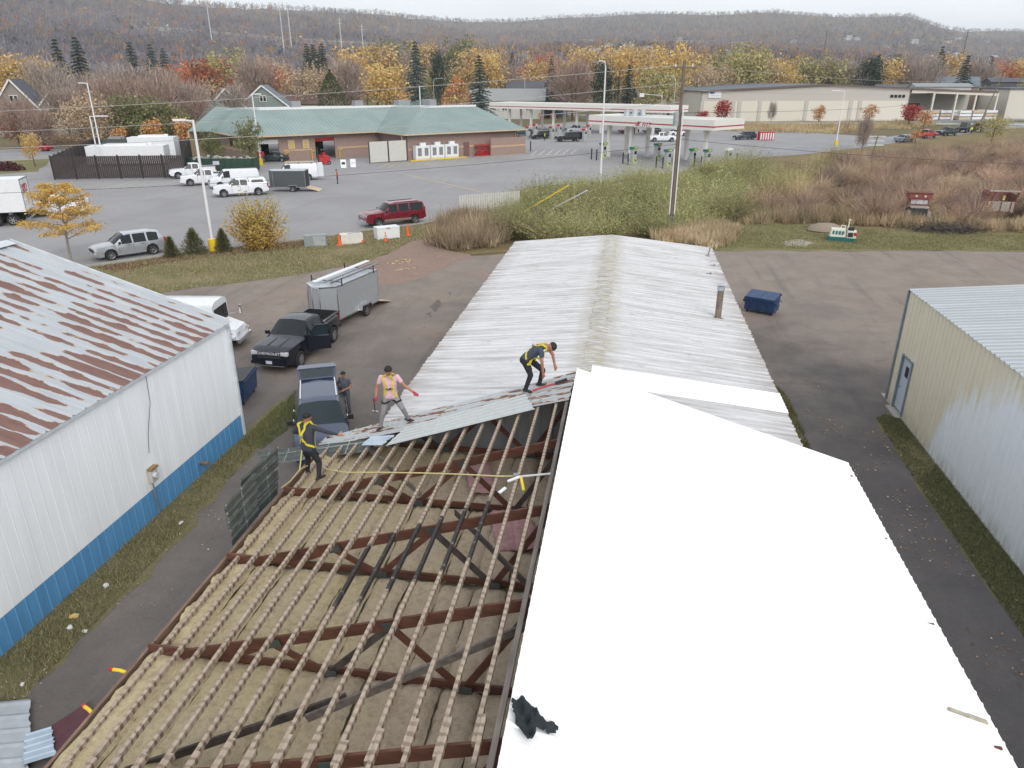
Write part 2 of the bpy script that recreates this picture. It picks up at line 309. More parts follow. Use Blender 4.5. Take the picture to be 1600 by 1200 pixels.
def terrain():
    ra = np.concatenate([[0.01, 60, 120, 180, 230], np.geomspace(260, 5200, 70)]); th = np.linspace(-math.pi, math.pi, 361); R, T = np.meshgrid(ra, th, indexing='ij'); X = R * np.sin(T); Y = R * np.cos(T); Z = height(X, Y) - .02
    nr, nt_ = R.shape; V = np.stack([X, Y, Z], -1).reshape(-1, 3); F = []
    for i in range(nr - 1):
        for j in range(nt_ - 1): F.append((i * nt_ + j, (i + 1) * nt_ + j, (i + 1) * nt_ + j + 1, i * nt_ + j + 1))
    me = bpy.data.meshes.new('terrain'); me.from_pydata(V.tolist(), [], F); me.materials.append(MATS['valley_ground']); me.materials.append(MATS['hill_ground'])
    mi = [1 if ra[f[0] // nt_] > 430 else 0 for f in F]; me.polygons.foreach_set('material_index', mi); me.shade_smooth(); me.update()
    bm = bmesh.new(); bm.from_mesh(me); bmesh.ops.remove_doubles(bm, verts=bm.verts, dist=.005); bmesh.ops.recalc_face_normals(bm, faces=bm.faces); bm.to_mesh(me); bm.free()
    if me.polygons[len(me.polygons) // 2].normal.z < 0: me.flip_normals()
    struct(link_mesh('terrain', me))
terrain()
# ------------------------------------------------------------------ ground sheets
yard = [(-70, -40), (70, -40), (70, 61), G(1600, 393)[:2], G(1360, 391)[:2], G(1130, 390)[:2], G(960, 392)[:2], G(790, 396)[:2], G(740, 400)[:2], G(690, 394)[:2], G(655, 380)[:2], G(640, 388)[:2], G(560, 410)[:2], G(480, 425)[:2], G(370, 440)[:2], G(250, 456)[:2], (-48, 30), (-70, 20)]
sheet('yard', yard, 0.0, 'yard_ground', 1.2, .3, skip=(0, 1, 2, 17))
sheet('dirt_apron', [G(*p)[:2] for p in [(560, 414), (612, 392), (640, 376), (690, 368), (720, 385), (735, 402), (690, 420), (640, 440), (560, 450), (500, 440)]], .004, 'dirt', 1, .3)
right_lane = [(4.9, -30), (9.7, -30), (9.9, 16), (9.7, 21), (9.85, 27.6), (10.8, 28.2), (10.2, 31), (8.6, 32.5), (7.2, 30), (6.0, 27), (5.6, 24), (5.0, 17)]
left_lane = [(-11.7, -30), (-6.9, -30), (-6.9, 18), (-7.4, 24), (-9.5, 25.5), (-12.4, 22.5), (-12.2, 20.3), (-11.85, 14.4), (-11.7, 9)]
sheet('left_lane', left_lane, .004, 'yard_ground', .8, .14, skip=(0, 8))
sheet('wall_verge', [(-13.5, -30), (-11.75, -30), (-11.75, 9), (-11.95, 14.4), (-12.3, 20), (-12.7, 23.5), (-13.1, 25.3), (-13.5, 25.2)], .008, 'strip_grass', .6, .22, skip=(0, 7))
sheet('shed_verge', [(9.75, -30), (11.0, -30), (11.0, 27.2), (10.5, 27.6), (9.95, 27), (9.7, 22), (9.7, 17)], .008, 'strip_grass', .6, .16, skip=(0, 1))
sheet('eave_weeds', [G(1210, 600)[:2], G(1232, 625)[:2], G(1250, 660)[:2], G(1262, 700)[:2], G(1230, 690)[:2]], .008, 'strip_grass', .4, .1)
M('old_stain', S(104, 98, 94), .9, var=.2, scale=3)
for P_ in ([(672, 480), (684, 468), (690, 474), (680, 488)], [(664, 490), (676, 486), (672, 496)], [(700, 458), (706, 456), (705, 461)]): sheet('oil_stain', [G(*p)[:2] for p in P_], .008, 'old_stain', .25, .08)
# the filling-station lot: wide asphalt with its kerb along our side
kerb_line = [G(*p)[:2] for p in [(-260, 478), (110, 421), (260, 400), (480, 374), (560, 362), (660, 350), (715, 338), (740, 322), (830, 292), (960, 282), (1100, 268), (1190, 246), (1290, 232), (1365, 222)]]
lot = kerb_line + [G(1365, 214)[:2], G(1120, 196)[:2], G(900, 190)[:2], (-40, 190), (-75, 175), (-98, 140), (-100, 122), (-130, 100), (-140, 40)]
sheet('station_lot', lot, .004, 'lot_asphalt', 6, .05)
def ribbon(name, line, w, h, mat, z=0.0, kind=True):
    b = MB(); n = len(line); P = [Vector((p[0], p[1], 0)) for p in line]
    rings = []
    for i, p in enumerate(P):
        d = (P[min(i + 1, n - 1)] - P[max(0, i - 1)]).normalized(); s = Vector((-d.y, d.x, 0)) * w / 2
        rings.append([p + s + Vector((0, 0, z)), p + s + Vector((0, 0, z + h)), p - s + Vector((0, 0, z + h)), p - s + Vector((0, 0, z))])
    vs = [q for r in rings for q in r]; fs = [(i * 4 + k, i * 4 + k + 1, (i + 1) * 4 + k + 1, (i + 1) * 4 + k) for i in range(n - 1) for k in range(3)]
    b.add(vs, fs); o = b.obj(name, mat)
    if kind: struct(o)
    return o
ribbon('kerb', kerb_line[:7], .18, .13, 'concrete'); ribbon('kerb', kerb_line[9:], .18, .13, 'concrete')
berm = [G(*p)[:2] for p in [(-260, 479), (110, 422), (260, 401), (480, 375), (560, 363), (660, 351), (700, 352), (690, 368), (640, 378), (612, 394), (560, 412), (480, 427), (370, 442), (250, 458), (100, 500), (-200, 560)]]
sheet('berm', berm, .012, 'berm_grass', 1, .22, skip=(0, 1, 2, 3, 4))
sheet('mulch_bed', [G(*p)[:2] for p in [(150, 417), (260, 402), (335, 393), (480, 376), (470, 388), (350, 400), (280, 408), (180, 425)]], .016, 'mulch', .8, .2)
sheet('meadow', [G(*p)[:2] for p in [(690, 390), (700, 352), (735, 326), (830, 294), (960, 284), (1100, 270), (1190, 248), (1290, 234), (1370, 224), (1600, 196), (1700, 190), (2100, 250), (2300, 390), (1600, 392), (1360, 390), (1130, 388), (960, 390), (790, 394), (740, 398)]], .008, 'meadow', 3, .25)
sheet('lawn', [G(*p)[:2] for p in [(1115, 392), (1110, 366), (1180, 348), (1300, 352), (1420, 362), (1600, 366), (1700, 366), (1700, 396), (1600, 394), (1360, 392)]], .012, 'lawn_grass', 1.5, .4)
sheet('sand_patch', [G(*p)[:2] for p in [(1222, 378), (1250, 374), (1275, 380), (1262, 386), (1228, 384)]], .016, 'concrete', .8, .35)
sheet('lawn', [(-190, 40), (-100, 72), G(60, 268)[:2], G(80, 248)[:2], G(240, 243)[:2], G(230, 240)[:2], G(0, 252)[:2], (-200, 100)], .008, 'lawn_grass', 4, .3)
road_l = [G(-400, 262)[:2], G(0, 239)[:2], G(150, 236)[:2], G(300, 226)[:2], G(420, 214)[:2], (-60, 215)]
ribbon('road', road_l, 12, .03, 'road_asphalt', -.01); ribbon('pavement', [(p[0] + 0, p[1] + 9.5) for p in road_l], 2, .06, 'concrete')
road_r = [G(1120, 246)[:2], G(1230, 238)[:2], G(1320, 228)[:2], G(1440, 212)[:2], G(1560, 199)[:2], G(1700, 192)[:2]]
ribbon('road', road_r, 8, .03, 'road_asphalt'); 
cross_road = [(-150, 232), (-60, 222), G(860, 178)[:2], G(1100, 187)[:2], G(1420, 190)[:2], G(1750, 184)[:2]]
ribbon('road', cross_road, 9, .02, 'road_asphalt', .02)
# painted lines on the lot
def stripe(a, b, w, mat, name='painted_line'):
    a, b = Vector((*a[:2], 0)), Vector((*b[:2], 0)); d = (b - a).normalized(); s = Vector((-d.y, d.x, 0)) * w / 2
    m = MB(); m.poly([(q.x, q.y, .009) for q in (a - s, b - s, b + s, a + s)]); return struct(m.obj(name, mat))
M('line_yellow', S(205, 178, 110), .8, var=.25, scale=4); M('line_white', S(215, 212, 205), .8, var=.15, scale=4)
stripe(G(632, 272), G(765, 303), .16, 'line_yellow')
for i in range(16):
    x0 = 592 + i * 14.5; stripe(G(x0, 262.5 - i * 1.32), G(x0 + 17, 255.0 - i * 1.32), .14, 'line_yellow')
for i in range(6): x0 = 830 + i * 12.4; stripe(G(x0, 242.5 - i * .4), G(x0 + 9, 235.5 - i * .4), .14, 'line_white')
stripe(G(592, 263), G(832, 243.5), .14, 'line_yellow'); stripe(G(826, 243.5), G(910, 240), .12, 'line_white')
for i in range(9): stripe(G(150 + i * 19, 297 - i * 1.2), G(215 + i * 19, 283 - i * 1.2), .1, 'line_white')
stripe(G(0, 298), G(230, 288), .12, 'line_yellow')
# ------------------------------------------------------------------ the wooded hills behind the town
hw = [on_land(*p) for p in [(205, 46), (260, 49), (330, 54), (400, 60), (470, 66), (545, 70), (600, 73)]]
def forest():
    r = np.random.default_rng(3); n = 46000; u = r.random(n); d = 430 * (3300 / 430) ** (u ** .72); a = r.uniform(-.74, .74, n); X = d * np.sin(a - YAW); Y = d * np.cos(a - YAW)
    px = 800 + FPX / math.cos(TH) * np.tan(a); D = np.interp(px, SKX, SKD); cl = vnoise(X, Y, 170, 5); keep = (d < D * 1.04) & ~((cl < .25) & (d < 1000) & (r.random(n) < .75)); X, Y, d, px, cl = X[keep], Y[keep], d[keep], px[keep], cl[keep]
    hwd = np.full(len(X), 1e9)
    for p, q in zip(hw[:-1], hw[1:]): a_, b_ = np.array(p[:2]), np.array(q[:2]); Q = np.stack([X, Y], -1); u_ = np.clip(((Q - a_) @ (b_ - a_)) / ((b_ - a_) @ (b_ - a_)), 0, 1); hwd = np.minimum(hwd, np.linalg.norm(Q - a_ - u_[:, None] * (b_ - a_), axis=1))
    k_ = hwd > np.where(np.hypot(X, Y) < np.hypot(*hw[3][:2]), 75, 18); X, Y, d, px, cl = X[k_], Y[k_], d[k_], px[k_], cl[k_]
    n = len(X); Z = height(X, Y); kind = np.zeros(n, int); q = r.random(n); town = (px > 620) & (d < 1500)
    kind[q < .09 + .12 * (vnoise(X, Y, 260, 9) > .62) + .14 * town] = 1; kind[(q > .935 - .16 * (vnoise(X, Y, 300, 12) > .68) - .04 * town)] = 2; kind[(q > .78) & (q < .80)] = 3
    h = r.uniform(7, 13, n); w = r.uniform(.26, .42, n) * h; w[kind == 2] *= .6
    base = np.array([S(128, 124, 132), S(176, 140, 92), S(58, 74, 70), S(180, 116, 78)])[kind] * r.uniform(.8, 1.2, (n, 1)) * (.72 + .5 * vnoise(X, Y, 90, 4))[:, None]; k = 20
    ang = r.uniform(0, 2 * np.pi, (n, k)); hz = r.uniform(.1, .85, (n, k)); rad = np.sqrt(r.random((n, k))) * w[:, None]; con = (kind == 2)[:, None]; rad = np.where(con, rad * (1.15 - hz), rad * np.sqrt(np.clip(1 - (2 * hz - 1.0) ** 2, .1, 1)))
    P = np.stack([X[:, None] + rad * np.cos(ang), Y[:, None] + rad * np.sin(ang), Z[:, None] + hz * h[:, None]], -1).reshape(-1, 3); o = np.stack([np.cos(ang) * .35, np.sin(ang) * .35, np.where(con, -.3, 1.0) * np.ones((n, k))], -1).reshape(-1, 3); H = np.repeat(h, k)
    Dv = unit(o + r.normal(0, .22, (n * k, 3))) * (H * r.uniform(.14, .34, n * k))[:, None]; V = blades(P, Dv, H * r.uniform(.05, .13, n * k), r); C = np.repeat(base, k, 0) * r.uniform(.8, 1.2, (n * k, 1))
    stuff(link_mesh('hillside_forest', fast('hillside_forest', V, 3, C, 'twigs')), 'bare grey autumn woods with gold and evergreen patches covering the hills', 'forest')
forest()
b = MB(); 
for p, q in zip(hw[:-1], hw[1:]):
    P, Q = Vector(p) + Vector((0, 0, 4)), Vector(q) + Vector((0, 0, 4)); s = (Q - P).cross(Vector((0, 0, 1))).normalized() * 9; b.add([P - s, Q - s, Q + s, P + s, P - s - Vector((0, 0, 9)), Q - s - Vector((0, 0, 9)), Q + s - Vector((0, 0, 9)), P + s - Vector((0, 0, 9))], [(0, 1, 2, 3), (0, 4, 5, 1), (3, 2, 6, 7)])
struct(b.obj('highway', M('highway_concrete', S(165, 160, 152), .9)))
# ------------------------------------------------------------------ buildings round the yard
def ribbed(mb, p, q, z0, z1, pitch=.3, depth=.025, ribw=.07, mi=0, nrm=None):   # wall sheet with real ribs from p to q (xy); z1 may be a function of t
    p, q = Vector((*p[:2], 0)), Vector((*q[:2], 0)); d = q - p; Ln = d.length; d.normalize(); n = Vector((d.y, -d.x, 0)) if nrm is None else Vector(nrm)
    zt = z1 if callable(z1) else (lambda t: z1); zb = z0 if callable(z0) else (lambda t: z0); s = 0; pts = []
    while s < Ln - 1e-6:
        for a, o in ((0, 0), (pitch - ribw, 0), (pitch - ribw * .75, depth), (pitch - ribw * .25, depth)):
            if s + a <= Ln: pts.append((s + a, o))
        s += pitch
    pts.append((Ln, 0)); vs = []
    for a, o in pts: b = p + d * a + n * o; vs += [(b.x, b.y, zb(a / Ln)), (b.x, b.y, zt(a / Ln))]
    mb.add(vs, [(2 * i, 2 * i + 2, 2 * i + 3, 2 * i + 1) for i in range(len(pts) - 1)], mi); return mb
def rib_roof(mb, y0, y1, xa, za, xb, zb, pitch=.3, depth=.025, ribw=.08, jit=0., mi=0, th=.02):   # roof sheet whose ribs run down the slope from (xa,za) to (xb,zb)
    pts = []; s = y0; sgn = 1 if xb > xa else -1
    while s < y1 - 1e-6:
        for a, o in ((0, 0), (pitch - ribw, 0), (pitch - ribw * .7, depth), (pitch - ribw * .3, depth)):
            if s + a <= y1: pts.append((s + a, o))
        s += pitch
    pts.append((y1, 0)); vs = []; sl = (zb - za) / (xb - xa); K = 5
    for k, (y, o) in enumerate(pts):
        e = random.uniform(-jit, jit)
        for j in range(K):
            t = j / (K - 1); x = xa + (xb - xa) * t + (e if j == K - 1 else 0); vs.append((x, y, za + (x - xa) * sl + o + (random.uniform(-.003, .003) if 0 < j < K - 1 else 0)))
    fs = []
    for i in range(len(pts) - 1):
        for j in range(K - 1):
            q = (i * K + j, i * K + j + 1, (i + 1) * K + j + 1, (i + 1) * K + j); fs.append(q if sgn < 0 else q[::-1])
    fs = [f[::-1] for f in fs]; mb.add(vs, fs, mi); return mb
def mats_buildings():
    n = NT('old_white_roof', .6); n.pos = n.nt.nodes.new('ShaderNodeNewGeometry').outputs['Position']; x, y, z = n.sep(n.pos)
    def mapped(sc):
        v = n.nt.nodes.new('ShaderNodeMapping'); v.inputs['Scale'].default_value = sc; n.lk(n.pos, v.inputs['Vector']); return v.outputs['Vector']
    st = n.noise(mapped((.35, 7, 1)), 1, 5, .65); fl = n.noise(mapped((1.2, 9, 1)), 1.4, 5, .7); big = n.noise(mapped((.3, .3, .3)), 1, 3)
    c = n.mix(n.rng(st, .44, .68, 0, .75), S(212, 212, 213), S(160, 156, 153)); c = n.mix(n.rng(fl, .56, .72, 0, .65), c, S(140, 132, 128))
    dx = n.math('ABSOLUTE', n.math('ADD', x, .75)); rd = n.math('MULTIPLY', n.rng(dx, .25, .85, 1, 0), n.rng(n.noise(mapped((1.5, 6, 1)), 1.5, 4), .36, .6)); c = n.mix(n.math('MULTIPLY', rd, .85), c, n.mix(n.rng(fl, .4, .6), S(150, 144, 136), S(180, 168, 132)))
    ed = n.math('MULTIPLY', n.rng(dx, 4.6, 5.5, 0, .75), n.rng(st, .35, .6)); c = n.mix(ed, c, S(148, 138, 132)); n.done(c, st, .15, .01)
    n = NT('rusted_painted_roof', .55); n.pos = n.nt.nodes.new('ShaderNodeNewGeometry').outputs['Position']; x, y, z = n.sep(n.pos)
    def mapped(sc):
        v = n.nt.nodes.new('ShaderNodeMapping'); v.inputs['Scale'].default_value = sc; n.lk(n.pos, v.inputs['Vector']); return v.outputs['Vector']
    b_ = n.noise(mapped((1.3, 5.5, 0)), 1, 5, .7); yc = n.math('MULTIPLY', y, 1 / .45); cell = n.math('FLOOR', yc); ph = n.math('FRACT', yc); cv = n.nt.nodes.new('ShaderNodeCombineXYZ'); n.lk(n.math('MULTIPLY', x, .42), cv.inputs[0]); n.lk(n.math('MULTIPLY', cell, 5.37), cv.inputs[1]); a = n.noise(cv.outputs[0], 1, 3, .6); fam = n.noise(mapped((.10, .3, 0)), 1, 2)
    dens = n.math('ADD', n.rng(x, -21, -13.4, .0, .075), n.rng(y, 6, 22, .07, .0)); m = n.math('ADD', n.math('ADD', n.math('ADD', a, n.math('MULTIPLY', n.math('SUBTRACT', b_, .5), .30)), dens), n.math('MULTIPLY', n.math('SUBTRACT', fam, .5), .3)); m = n.math('SUBTRACT', n.math('ADD', m, .03), n.math('MULTIPLY', n.math('MAXIMUM', n.math('SUBTRACT', n.math('ABSOLUTE', n.math('SUBTRACT', ph, .40)), .12), 0), .62))
    rust = n.mix(n.rng(b_, .3, .7), S(112, 82, 75), S(136, 102, 92)); paint = n.mix(n.rng(n.noise(mapped((.6, 3, 1)), 1, 4), .3, .7), S(174, 179, 184), S(188, 193, 197))
    c = n.mix(n.rng(m, .535, .548), paint, S(192, 180, 160)); c = n.mix(n.rng(m, .553, .563), c, rust); n.done(c, n.rng(m, .54, .56, 1, 0), .25, .01)
    n = NT('repainted_wall', .6); n.pos = n.nt.nodes.new('ShaderNodeNewGeometry').outputs['Position']; x, y, z = n.sep(n.pos)
    v = n.nt.nodes.new('ShaderNodeMapping'); v.inputs['Scale'].default_value = (1, 4, .35); n.lk(n.pos, v.inputs['Vector']); st = n.noise(v.outputs['Vector'], 1.4, 4, .7); bl = n.noise(n.pos, .7, 4, .6)
    lim = n.math('ADD', n.math('ADD', n.rng(y, 16, 24.6, 6.2, 1.7), n.rng(y, 23.9, 24.9, 0, -3.5)), n.math('ADD', n.math('MULTIPLY', n.math('SUBTRACT', st, .5), 3.2), n.math('MULTIPLY', n.math('SUBTRACT', bl, .5), 2.6)))
    mk = n.rng(n.math('SUBTRACT', lim, z), -.5, .7); be = n.mix(n.rng(st, .3, .7), S(226, 218, 194), S(234, 227, 206)); bu = n.mix(n.rng(st, .3, .75), S(234, 240, 246), S(244, 247, 250)); c = n.mix(mk, be, bu); c = n.mix(n.math('MULTIPLY', n.rng(z, .1, .6, .5, 0), n.rng(st, .4, .6)), c, S(150, 146, 136)); n.done(c)
    n = NT('weathered_purlin', .85, spec=.2); n.pos = n.nt.nodes.new('ShaderNodeNewGeometry').outputs['Position']; x, y, z = n.sep(n.pos)
    def mapped(sc):
        v = n.nt.nodes.new('ShaderNodeMapping'); v.inputs['Scale'].default_value = sc; n.lk(n.pos, v.inputs['Vector']); return v.outputs['Vector']
    w1 = n.noise(mapped((2, 3, 2)), 1, 3); w2 = n.noise(mapped((3, 14, 3)), 1, 4, .6); dsh = n.math('SINE', n.math('ADD', n.math('MULTIPLY', y, 2 * math.pi / .13), n.math('MULTIPLY', n.math('ADD', w1, n.math('MULTIPLY', x, .9)), 7)))
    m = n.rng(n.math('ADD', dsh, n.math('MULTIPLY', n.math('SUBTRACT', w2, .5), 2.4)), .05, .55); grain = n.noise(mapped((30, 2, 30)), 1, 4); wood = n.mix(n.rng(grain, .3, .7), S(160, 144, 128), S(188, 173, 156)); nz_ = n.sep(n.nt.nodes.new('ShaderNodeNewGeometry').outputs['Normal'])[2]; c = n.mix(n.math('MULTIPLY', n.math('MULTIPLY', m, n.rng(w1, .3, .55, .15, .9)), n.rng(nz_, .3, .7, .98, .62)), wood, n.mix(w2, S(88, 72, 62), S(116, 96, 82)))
    def bell(v, a, w): return n.rng(n.math('ABSOLUTE', n.math('SUBTRACT', v, a)), w * .5, w, 1, 0)
    ch = n.math('MULTIPLY', bell(n.math('SUBTRACT', y, n.math('MULTIPLY', x, .35)), 10.75, 1.25), bell(x, -3.1, 1.7)); ch = n.rng(n.math('ADD', ch, n.math('MULTIPLY', n.math('SUBTRACT', w2, .5), 1.0)), .42, .6)
    ch2 = n.rng(n.math('ADD', bell(y, 4.6, 1.1), n.math('MULTIPLY', n.math('SUBTRACT', w1, .5), 1.6)), .55, .75); c = n.mix(n.math('MAXIMUM', ch, ch2), c, n.mix(n.rng(w2, .58, .72), S(64, 60, 60), S(134, 128, 124))); n.done(c, w2, .4, .01)
    n = NT('stained_timber', .65, spec=.3); n.pos = n.nt.nodes.new('ShaderNodeNewGeometry').outputs['Position']
    def mapped(sc):
        v = n.nt.nodes.new('ShaderNodeMapping'); v.inputs['Scale'].default_value = sc; n.lk(n.pos, v.inputs['Vector']); return v.outputs['Vector']
    g1 = n.noise(mapped((1, 3, 6)), 1, 5, .65); g2 = n.noise(mapped((2, 8, 30)), 1, 3); c = n.mix(n.rng(g1, .32, .68), S(86, 58, 48), S(114, 76, 62)); c = n.mix(n.rng(g2, .5, .75, 0, .5), c, S(70, 44, 38)); c = n.mix(n.rng(n.noise(mapped((1.1, 1.1, 1.1)), 1, 4), .64, .72, 0, .7), c, S(54, 42, 40)); n.done(c)
    n = NT('insulation', .98, spec=.02); n.pos = n.nt.nodes.new('ShaderNodeNewGeometry').outputs['Position']; x, y, z = n.sep(n.pos); b1 = n.noise(n.pos, .55, 4, .6); f = n.noise(n.pos, 9, 6, .75); f2 = n.noise(n.pos, 38, 3, .7)
    t = n.rng(n.math('ADD', n.rng(x, -7.2, -1.2, -.34, .34), b1), .32, .68); c = n.mix(t, n.mix(b1, S(196, 179, 140), S(208, 194, 162)), n.mix(b1, S(180, 163, 144), S(194, 178, 160))); c = n.mix(n.rng(f, .46, .72, 0, .75), c, S(146, 126, 102)); c = n.mix(n.rng(n.noise(n.pos, 2.3, 5, .7), .56, .7, 0, .55), c, S(150, 136, 118)); c = n.mix(n.rng(f2, .45, .8, 0, .35), c, S(210, 196, 160)); n.done(c, n.math('ADD', f, n.math('MULTIPLY', f2, .5)), 1.0, .03)
mats_buildings()
M('pink_insulation', S(176, 138, 138), .95, var=.2, scale=9, bump=.8); M('grey_timber', S(122, 114, 108), .85, var=.3, scale=2, stretch=(6, 1, 6), bump=.3); M('charred_timber', S(78, 70, 66), .8, var=.5, scale=5, bump=.3)
M('new_white_metal', (.9, .905, .91), .35, var=.01, spec=.5); M('gable_metal', S(168, 174, 176), .55, var=.08, metal=.2); M('plate_steel', S(84, 92, 88), .6, metal=.3, var=.2, scale=6)
XC, HW, ZE, ZR, YF, YN = -0.86, 6.45, 3.5, 5.5, 16.25, -2.0
SLP = (ZR - ZE) / HW
def zl(x): return ZR + (x - XC) * SLP            # left roof plane
def zr(x): return ZR - (x - XC) * SLP
def main_building():
    t = thing('stripped_roof_building', 'gabled building with one roof slope stripped to purlins, the other clad in new white metal', 'building', (XC, 8, 0))
    def ch(mb, name, mats, par=None, **k):
        o = mb.obj(name, mats, None, **k); o.parent = par or t
        o.matrix_parent_inverse = Matrix.Translation((-XC, -8, 0)) if par is None else Matrix.Identity(4); return o
    M('outer_wall_metal', S(150, 154, 156), .5, metal=.2, var=.08)
    ch(ribbed(MB(), (XC - HW + .12, YF - .1), (XC - HW + .12, YN), 0, ZE - .22, .25, .02), 'wall', 'outer_wall_metal'); ch(ribbed(MB(), (XC + HW - .15, YN), (XC + HW - .15, YF - .1), 0, ZE - .12, .25, .02), 'wall', 'outer_wall_metal')
    ch(ribbed(MB(), (XC - HW + .12, YF - .1), (XC + HW - .15, YF - .1), 0, lambda q: (ZE - .16) + (ZR - ZE) * (1 - abs(2 * q - 1)), .3, .03, nrm=(0, -1, 0)), 'gable_wall', 'gable_metal')
    ch(MB().box((XC, 7, 3.30), (12.6, 18.2, .03)), 'ceiling', M('ceiling_board', S(150, 140, 120), .9, var=.1))
    # new roof on the right slope, sheet by sheet
    me = None; y = YN; w = .914
    while y < YF - .01:
        if me is None: me = rib_roof(MB(), 0, w, XC - .1, zr(XC - .1) + .05, XC + HW, ZE + .05, w / 4, .022, .07, 0).mesh('roof_panel', 'new_white_metal')
        o = link_mesh('roof_panel', me, t, (0, y, random.uniform(0, .002))); o.matrix_parent_inverse = Matrix.Translation((-XC, -8, 0)); y += w
    ch(MB().slab([(XC + HW - .02, YN, ZE + .046), (XC + HW, YN, ZE + .046), (XC + HW, YF, ZE + .046), (XC + HW - .02, YF, ZE + .046)], .10), 'eave_trim', 'new_white_metal')
    # purlins in two lapped lengths each
    for i in range(15):
        x = -1.30 - .405 * i; r = random.Random(i)
        for k, (a, b) in enumerate(((5.55 + r.uniform(-.1, .1), 15.95), (-2, 5.9 + r.uniform(-.1, .15)))):
            dx = .048 * k; zz = zl(x + dx) - .052; mid = (a + b) / 2; bow = r.uniform(-.012, .012); m = MB(); n = 6; vs = []
            for j in range(n + 1):
                yy = a + (b - a) * j / n; ox = bow * math.sin(math.pi * j / n) + r.uniform(-.006, .006); oz = r.uniform(-.006, .006)
                vs += [(x + dx + ox + sx * .026, yy, zz + oz + sz * .045) for sx, sz in ((-1, -1), (1, -1), (1, 1), (-1, 1))]
            fs = [(3, 2, 1, 0), (n * 4, n * 4 + 1, n * 4 + 2, n * 4 + 3)] + [(j * 4 + q, j * 4 + (q + 1) % 4, (j + 1) * 4 + (q + 1) % 4, (j + 1) * 4 + q) for j in range(n) for q in range(4)]
            m.add(vs, [f[::-1] for f in fs]); ch(m, 'purlin', 'weathered_purlin')
    ch(MB().beam((XC - .07, YN, ZR - .09), (XC - .07, YF - .1, ZR - .09), .045, .2), 'ridge_board', 'grey_timber'); ch(MB().beam((XC - .2, YN, zl(XC - .2) - .03), (XC - .2, YF - .1, zl(XC - .2) - .03), .07, .06), 'ridge_board', 'grey_timber')
    for a, b in ((-2, 3.2), (3.22, 8.3), (8.32, 12.2), (12.22, 16.0)): ch(MB().beam((-7.27, a, 3.40), (-7.27, b, 3.40), .05, .17), 'eave_beam', M('eave_timber', S(128, 104, 88), .85, var=.35, scale=2.5, stretch=(4, 1, 4), bump=.3))
    # trusses
    for k, Y in enumerate((.8, 3.25, 5.70, 8.06, 10.52, 13.0, 15.5)):
        o = .15; m = MB(); m.beam((XC - HW + .1, Y, zl(XC - HW + .1) - .2), (XC, Y, ZR - .2), .042, .19); m.beam((XC, Y, ZR - .2), (XC + HW - .1, Y, ZE - .2 + .03), .042, .19)
        tr = ch(m, 'truss', 'stained_timber'); zb = 3.55
        c = lambda mb, nm, mt: ch(mb, nm, mt, tr)
        c(MB().beam((XC - HW + .1, Y + .05, zb), (XC + HW - .1, Y + .05, zb), .042, .13), 'bottom_chord', 'stained_timber')
        nodes = [(-5.9, zb), (-4.95, zl(-4.95) - .22), (-4.1, zb), (-3.05, zl(-3.05) - .22), (-1.98, zb), (XC - .05, ZR - .25)]
        full = nodes + [(2 * XC - a, b) for a, b in nodes[::-1][1:]]
        for j, (p, q) in enumerate(zip(full[:-1], full[1:])):
            c(MB().beam((p[0], Y - .045 if j % 2 else Y + .004, p[1]), (q[0], Y - .045 if j % 2 else Y + .004, q[1]), .04, .11), 'web', 'charred_timber' if (k * 3 + j) % 4 == 3 else 'stained_timber')
        for j, p in enumerate(nodes[1:5]): c(MB().box((p[0], Y - .07, p[1] + (.02 if j % 2 else .03)), (.24, .006, .14), ry=-.3 if j % 2 == 0 else 0), 'gusset_plate', 'plate_steel')
    p, q = G(130, 1196, zl(-7) - .32), G(812, 944, zl(-1.2) - .40)
    ch(MB().beam((-7.0, 5.75, zl(-7.0) - .36), (-3.4, 7.05, zl(-3.4) - .52), .04, .13), 'diagonal_brace', 'charred_timber'); ch(MB().beam((-3.9, 6.80, zl(-3.9) - .58), (-1.0, 8.0, zl(-1.0) - .52), .04, .13), 'diagonal_brace', 'grey_timber')
    ch(MB().beam((-1.0, 9.1, 4.55), (-3.0, 11.9, 4.1), .04, .12), 'diagonal_brace', 'charred_timber'); ch(MB().beam((-6.2, 15.2, 3.75), (-3.9, 12.6, 4.0), .04, .12), 'diagonal_brace', 'grey_timber')
    # insulation batts laid between the trusses
    r = np.random.default_rng(5); variants = []
    for v in range(6):
        nx, ny = 8, 20; xs = np.linspace(-.3, .3, nx + 1); ys = np.linspace(-1.16, 1.16, ny + 1); m = MB(); vs = []
        for b_ in ys:
            for a in xs:
                e = max(0, abs(a) / .3 - .8) * .28 + max(0, abs(b_) / 1.16 - .94) * .9; vs.append((a + r.normal(0, .006), b_ + r.normal(0, .012), .13 - e + (vnoise(a + v * 9, b_, .35, v) - .5) * .06 + r.normal(0, .008)))
        fs = [(j * (nx + 1) + i, j * (nx + 1) + i + 1, (j + 1) * (nx + 1) + i + 1, (j + 1) * (nx + 1) + i) for j in range(ny) for i in range(nx)]; m.add(vs, fs); variants.append(m.mesh('insulation_batt', 'insulation', True, 80))
    ybs = (.8, 3.25, 5.70, 8.06, 10.52, 13.0, 15.5); pink = MB()
    for b_ in range(6):
        for i in range(11):
            o = link_mesh('insulation_batt', variants[(b_ * 5 + i * 3) % 6], t, (-6.88 + i * .605 + random.uniform(-.01, .01), (ybs[b_] + ybs[b_ + 1]) / 2 + .05, 3.38 + random.uniform(-.02, .03)), (random.uniform(-.01, .01), random.uniform(-.04, .04), random.uniform(-.012, .012))); o.matrix_parent_inverse = Matrix.Translation((-XC, -8, 0))
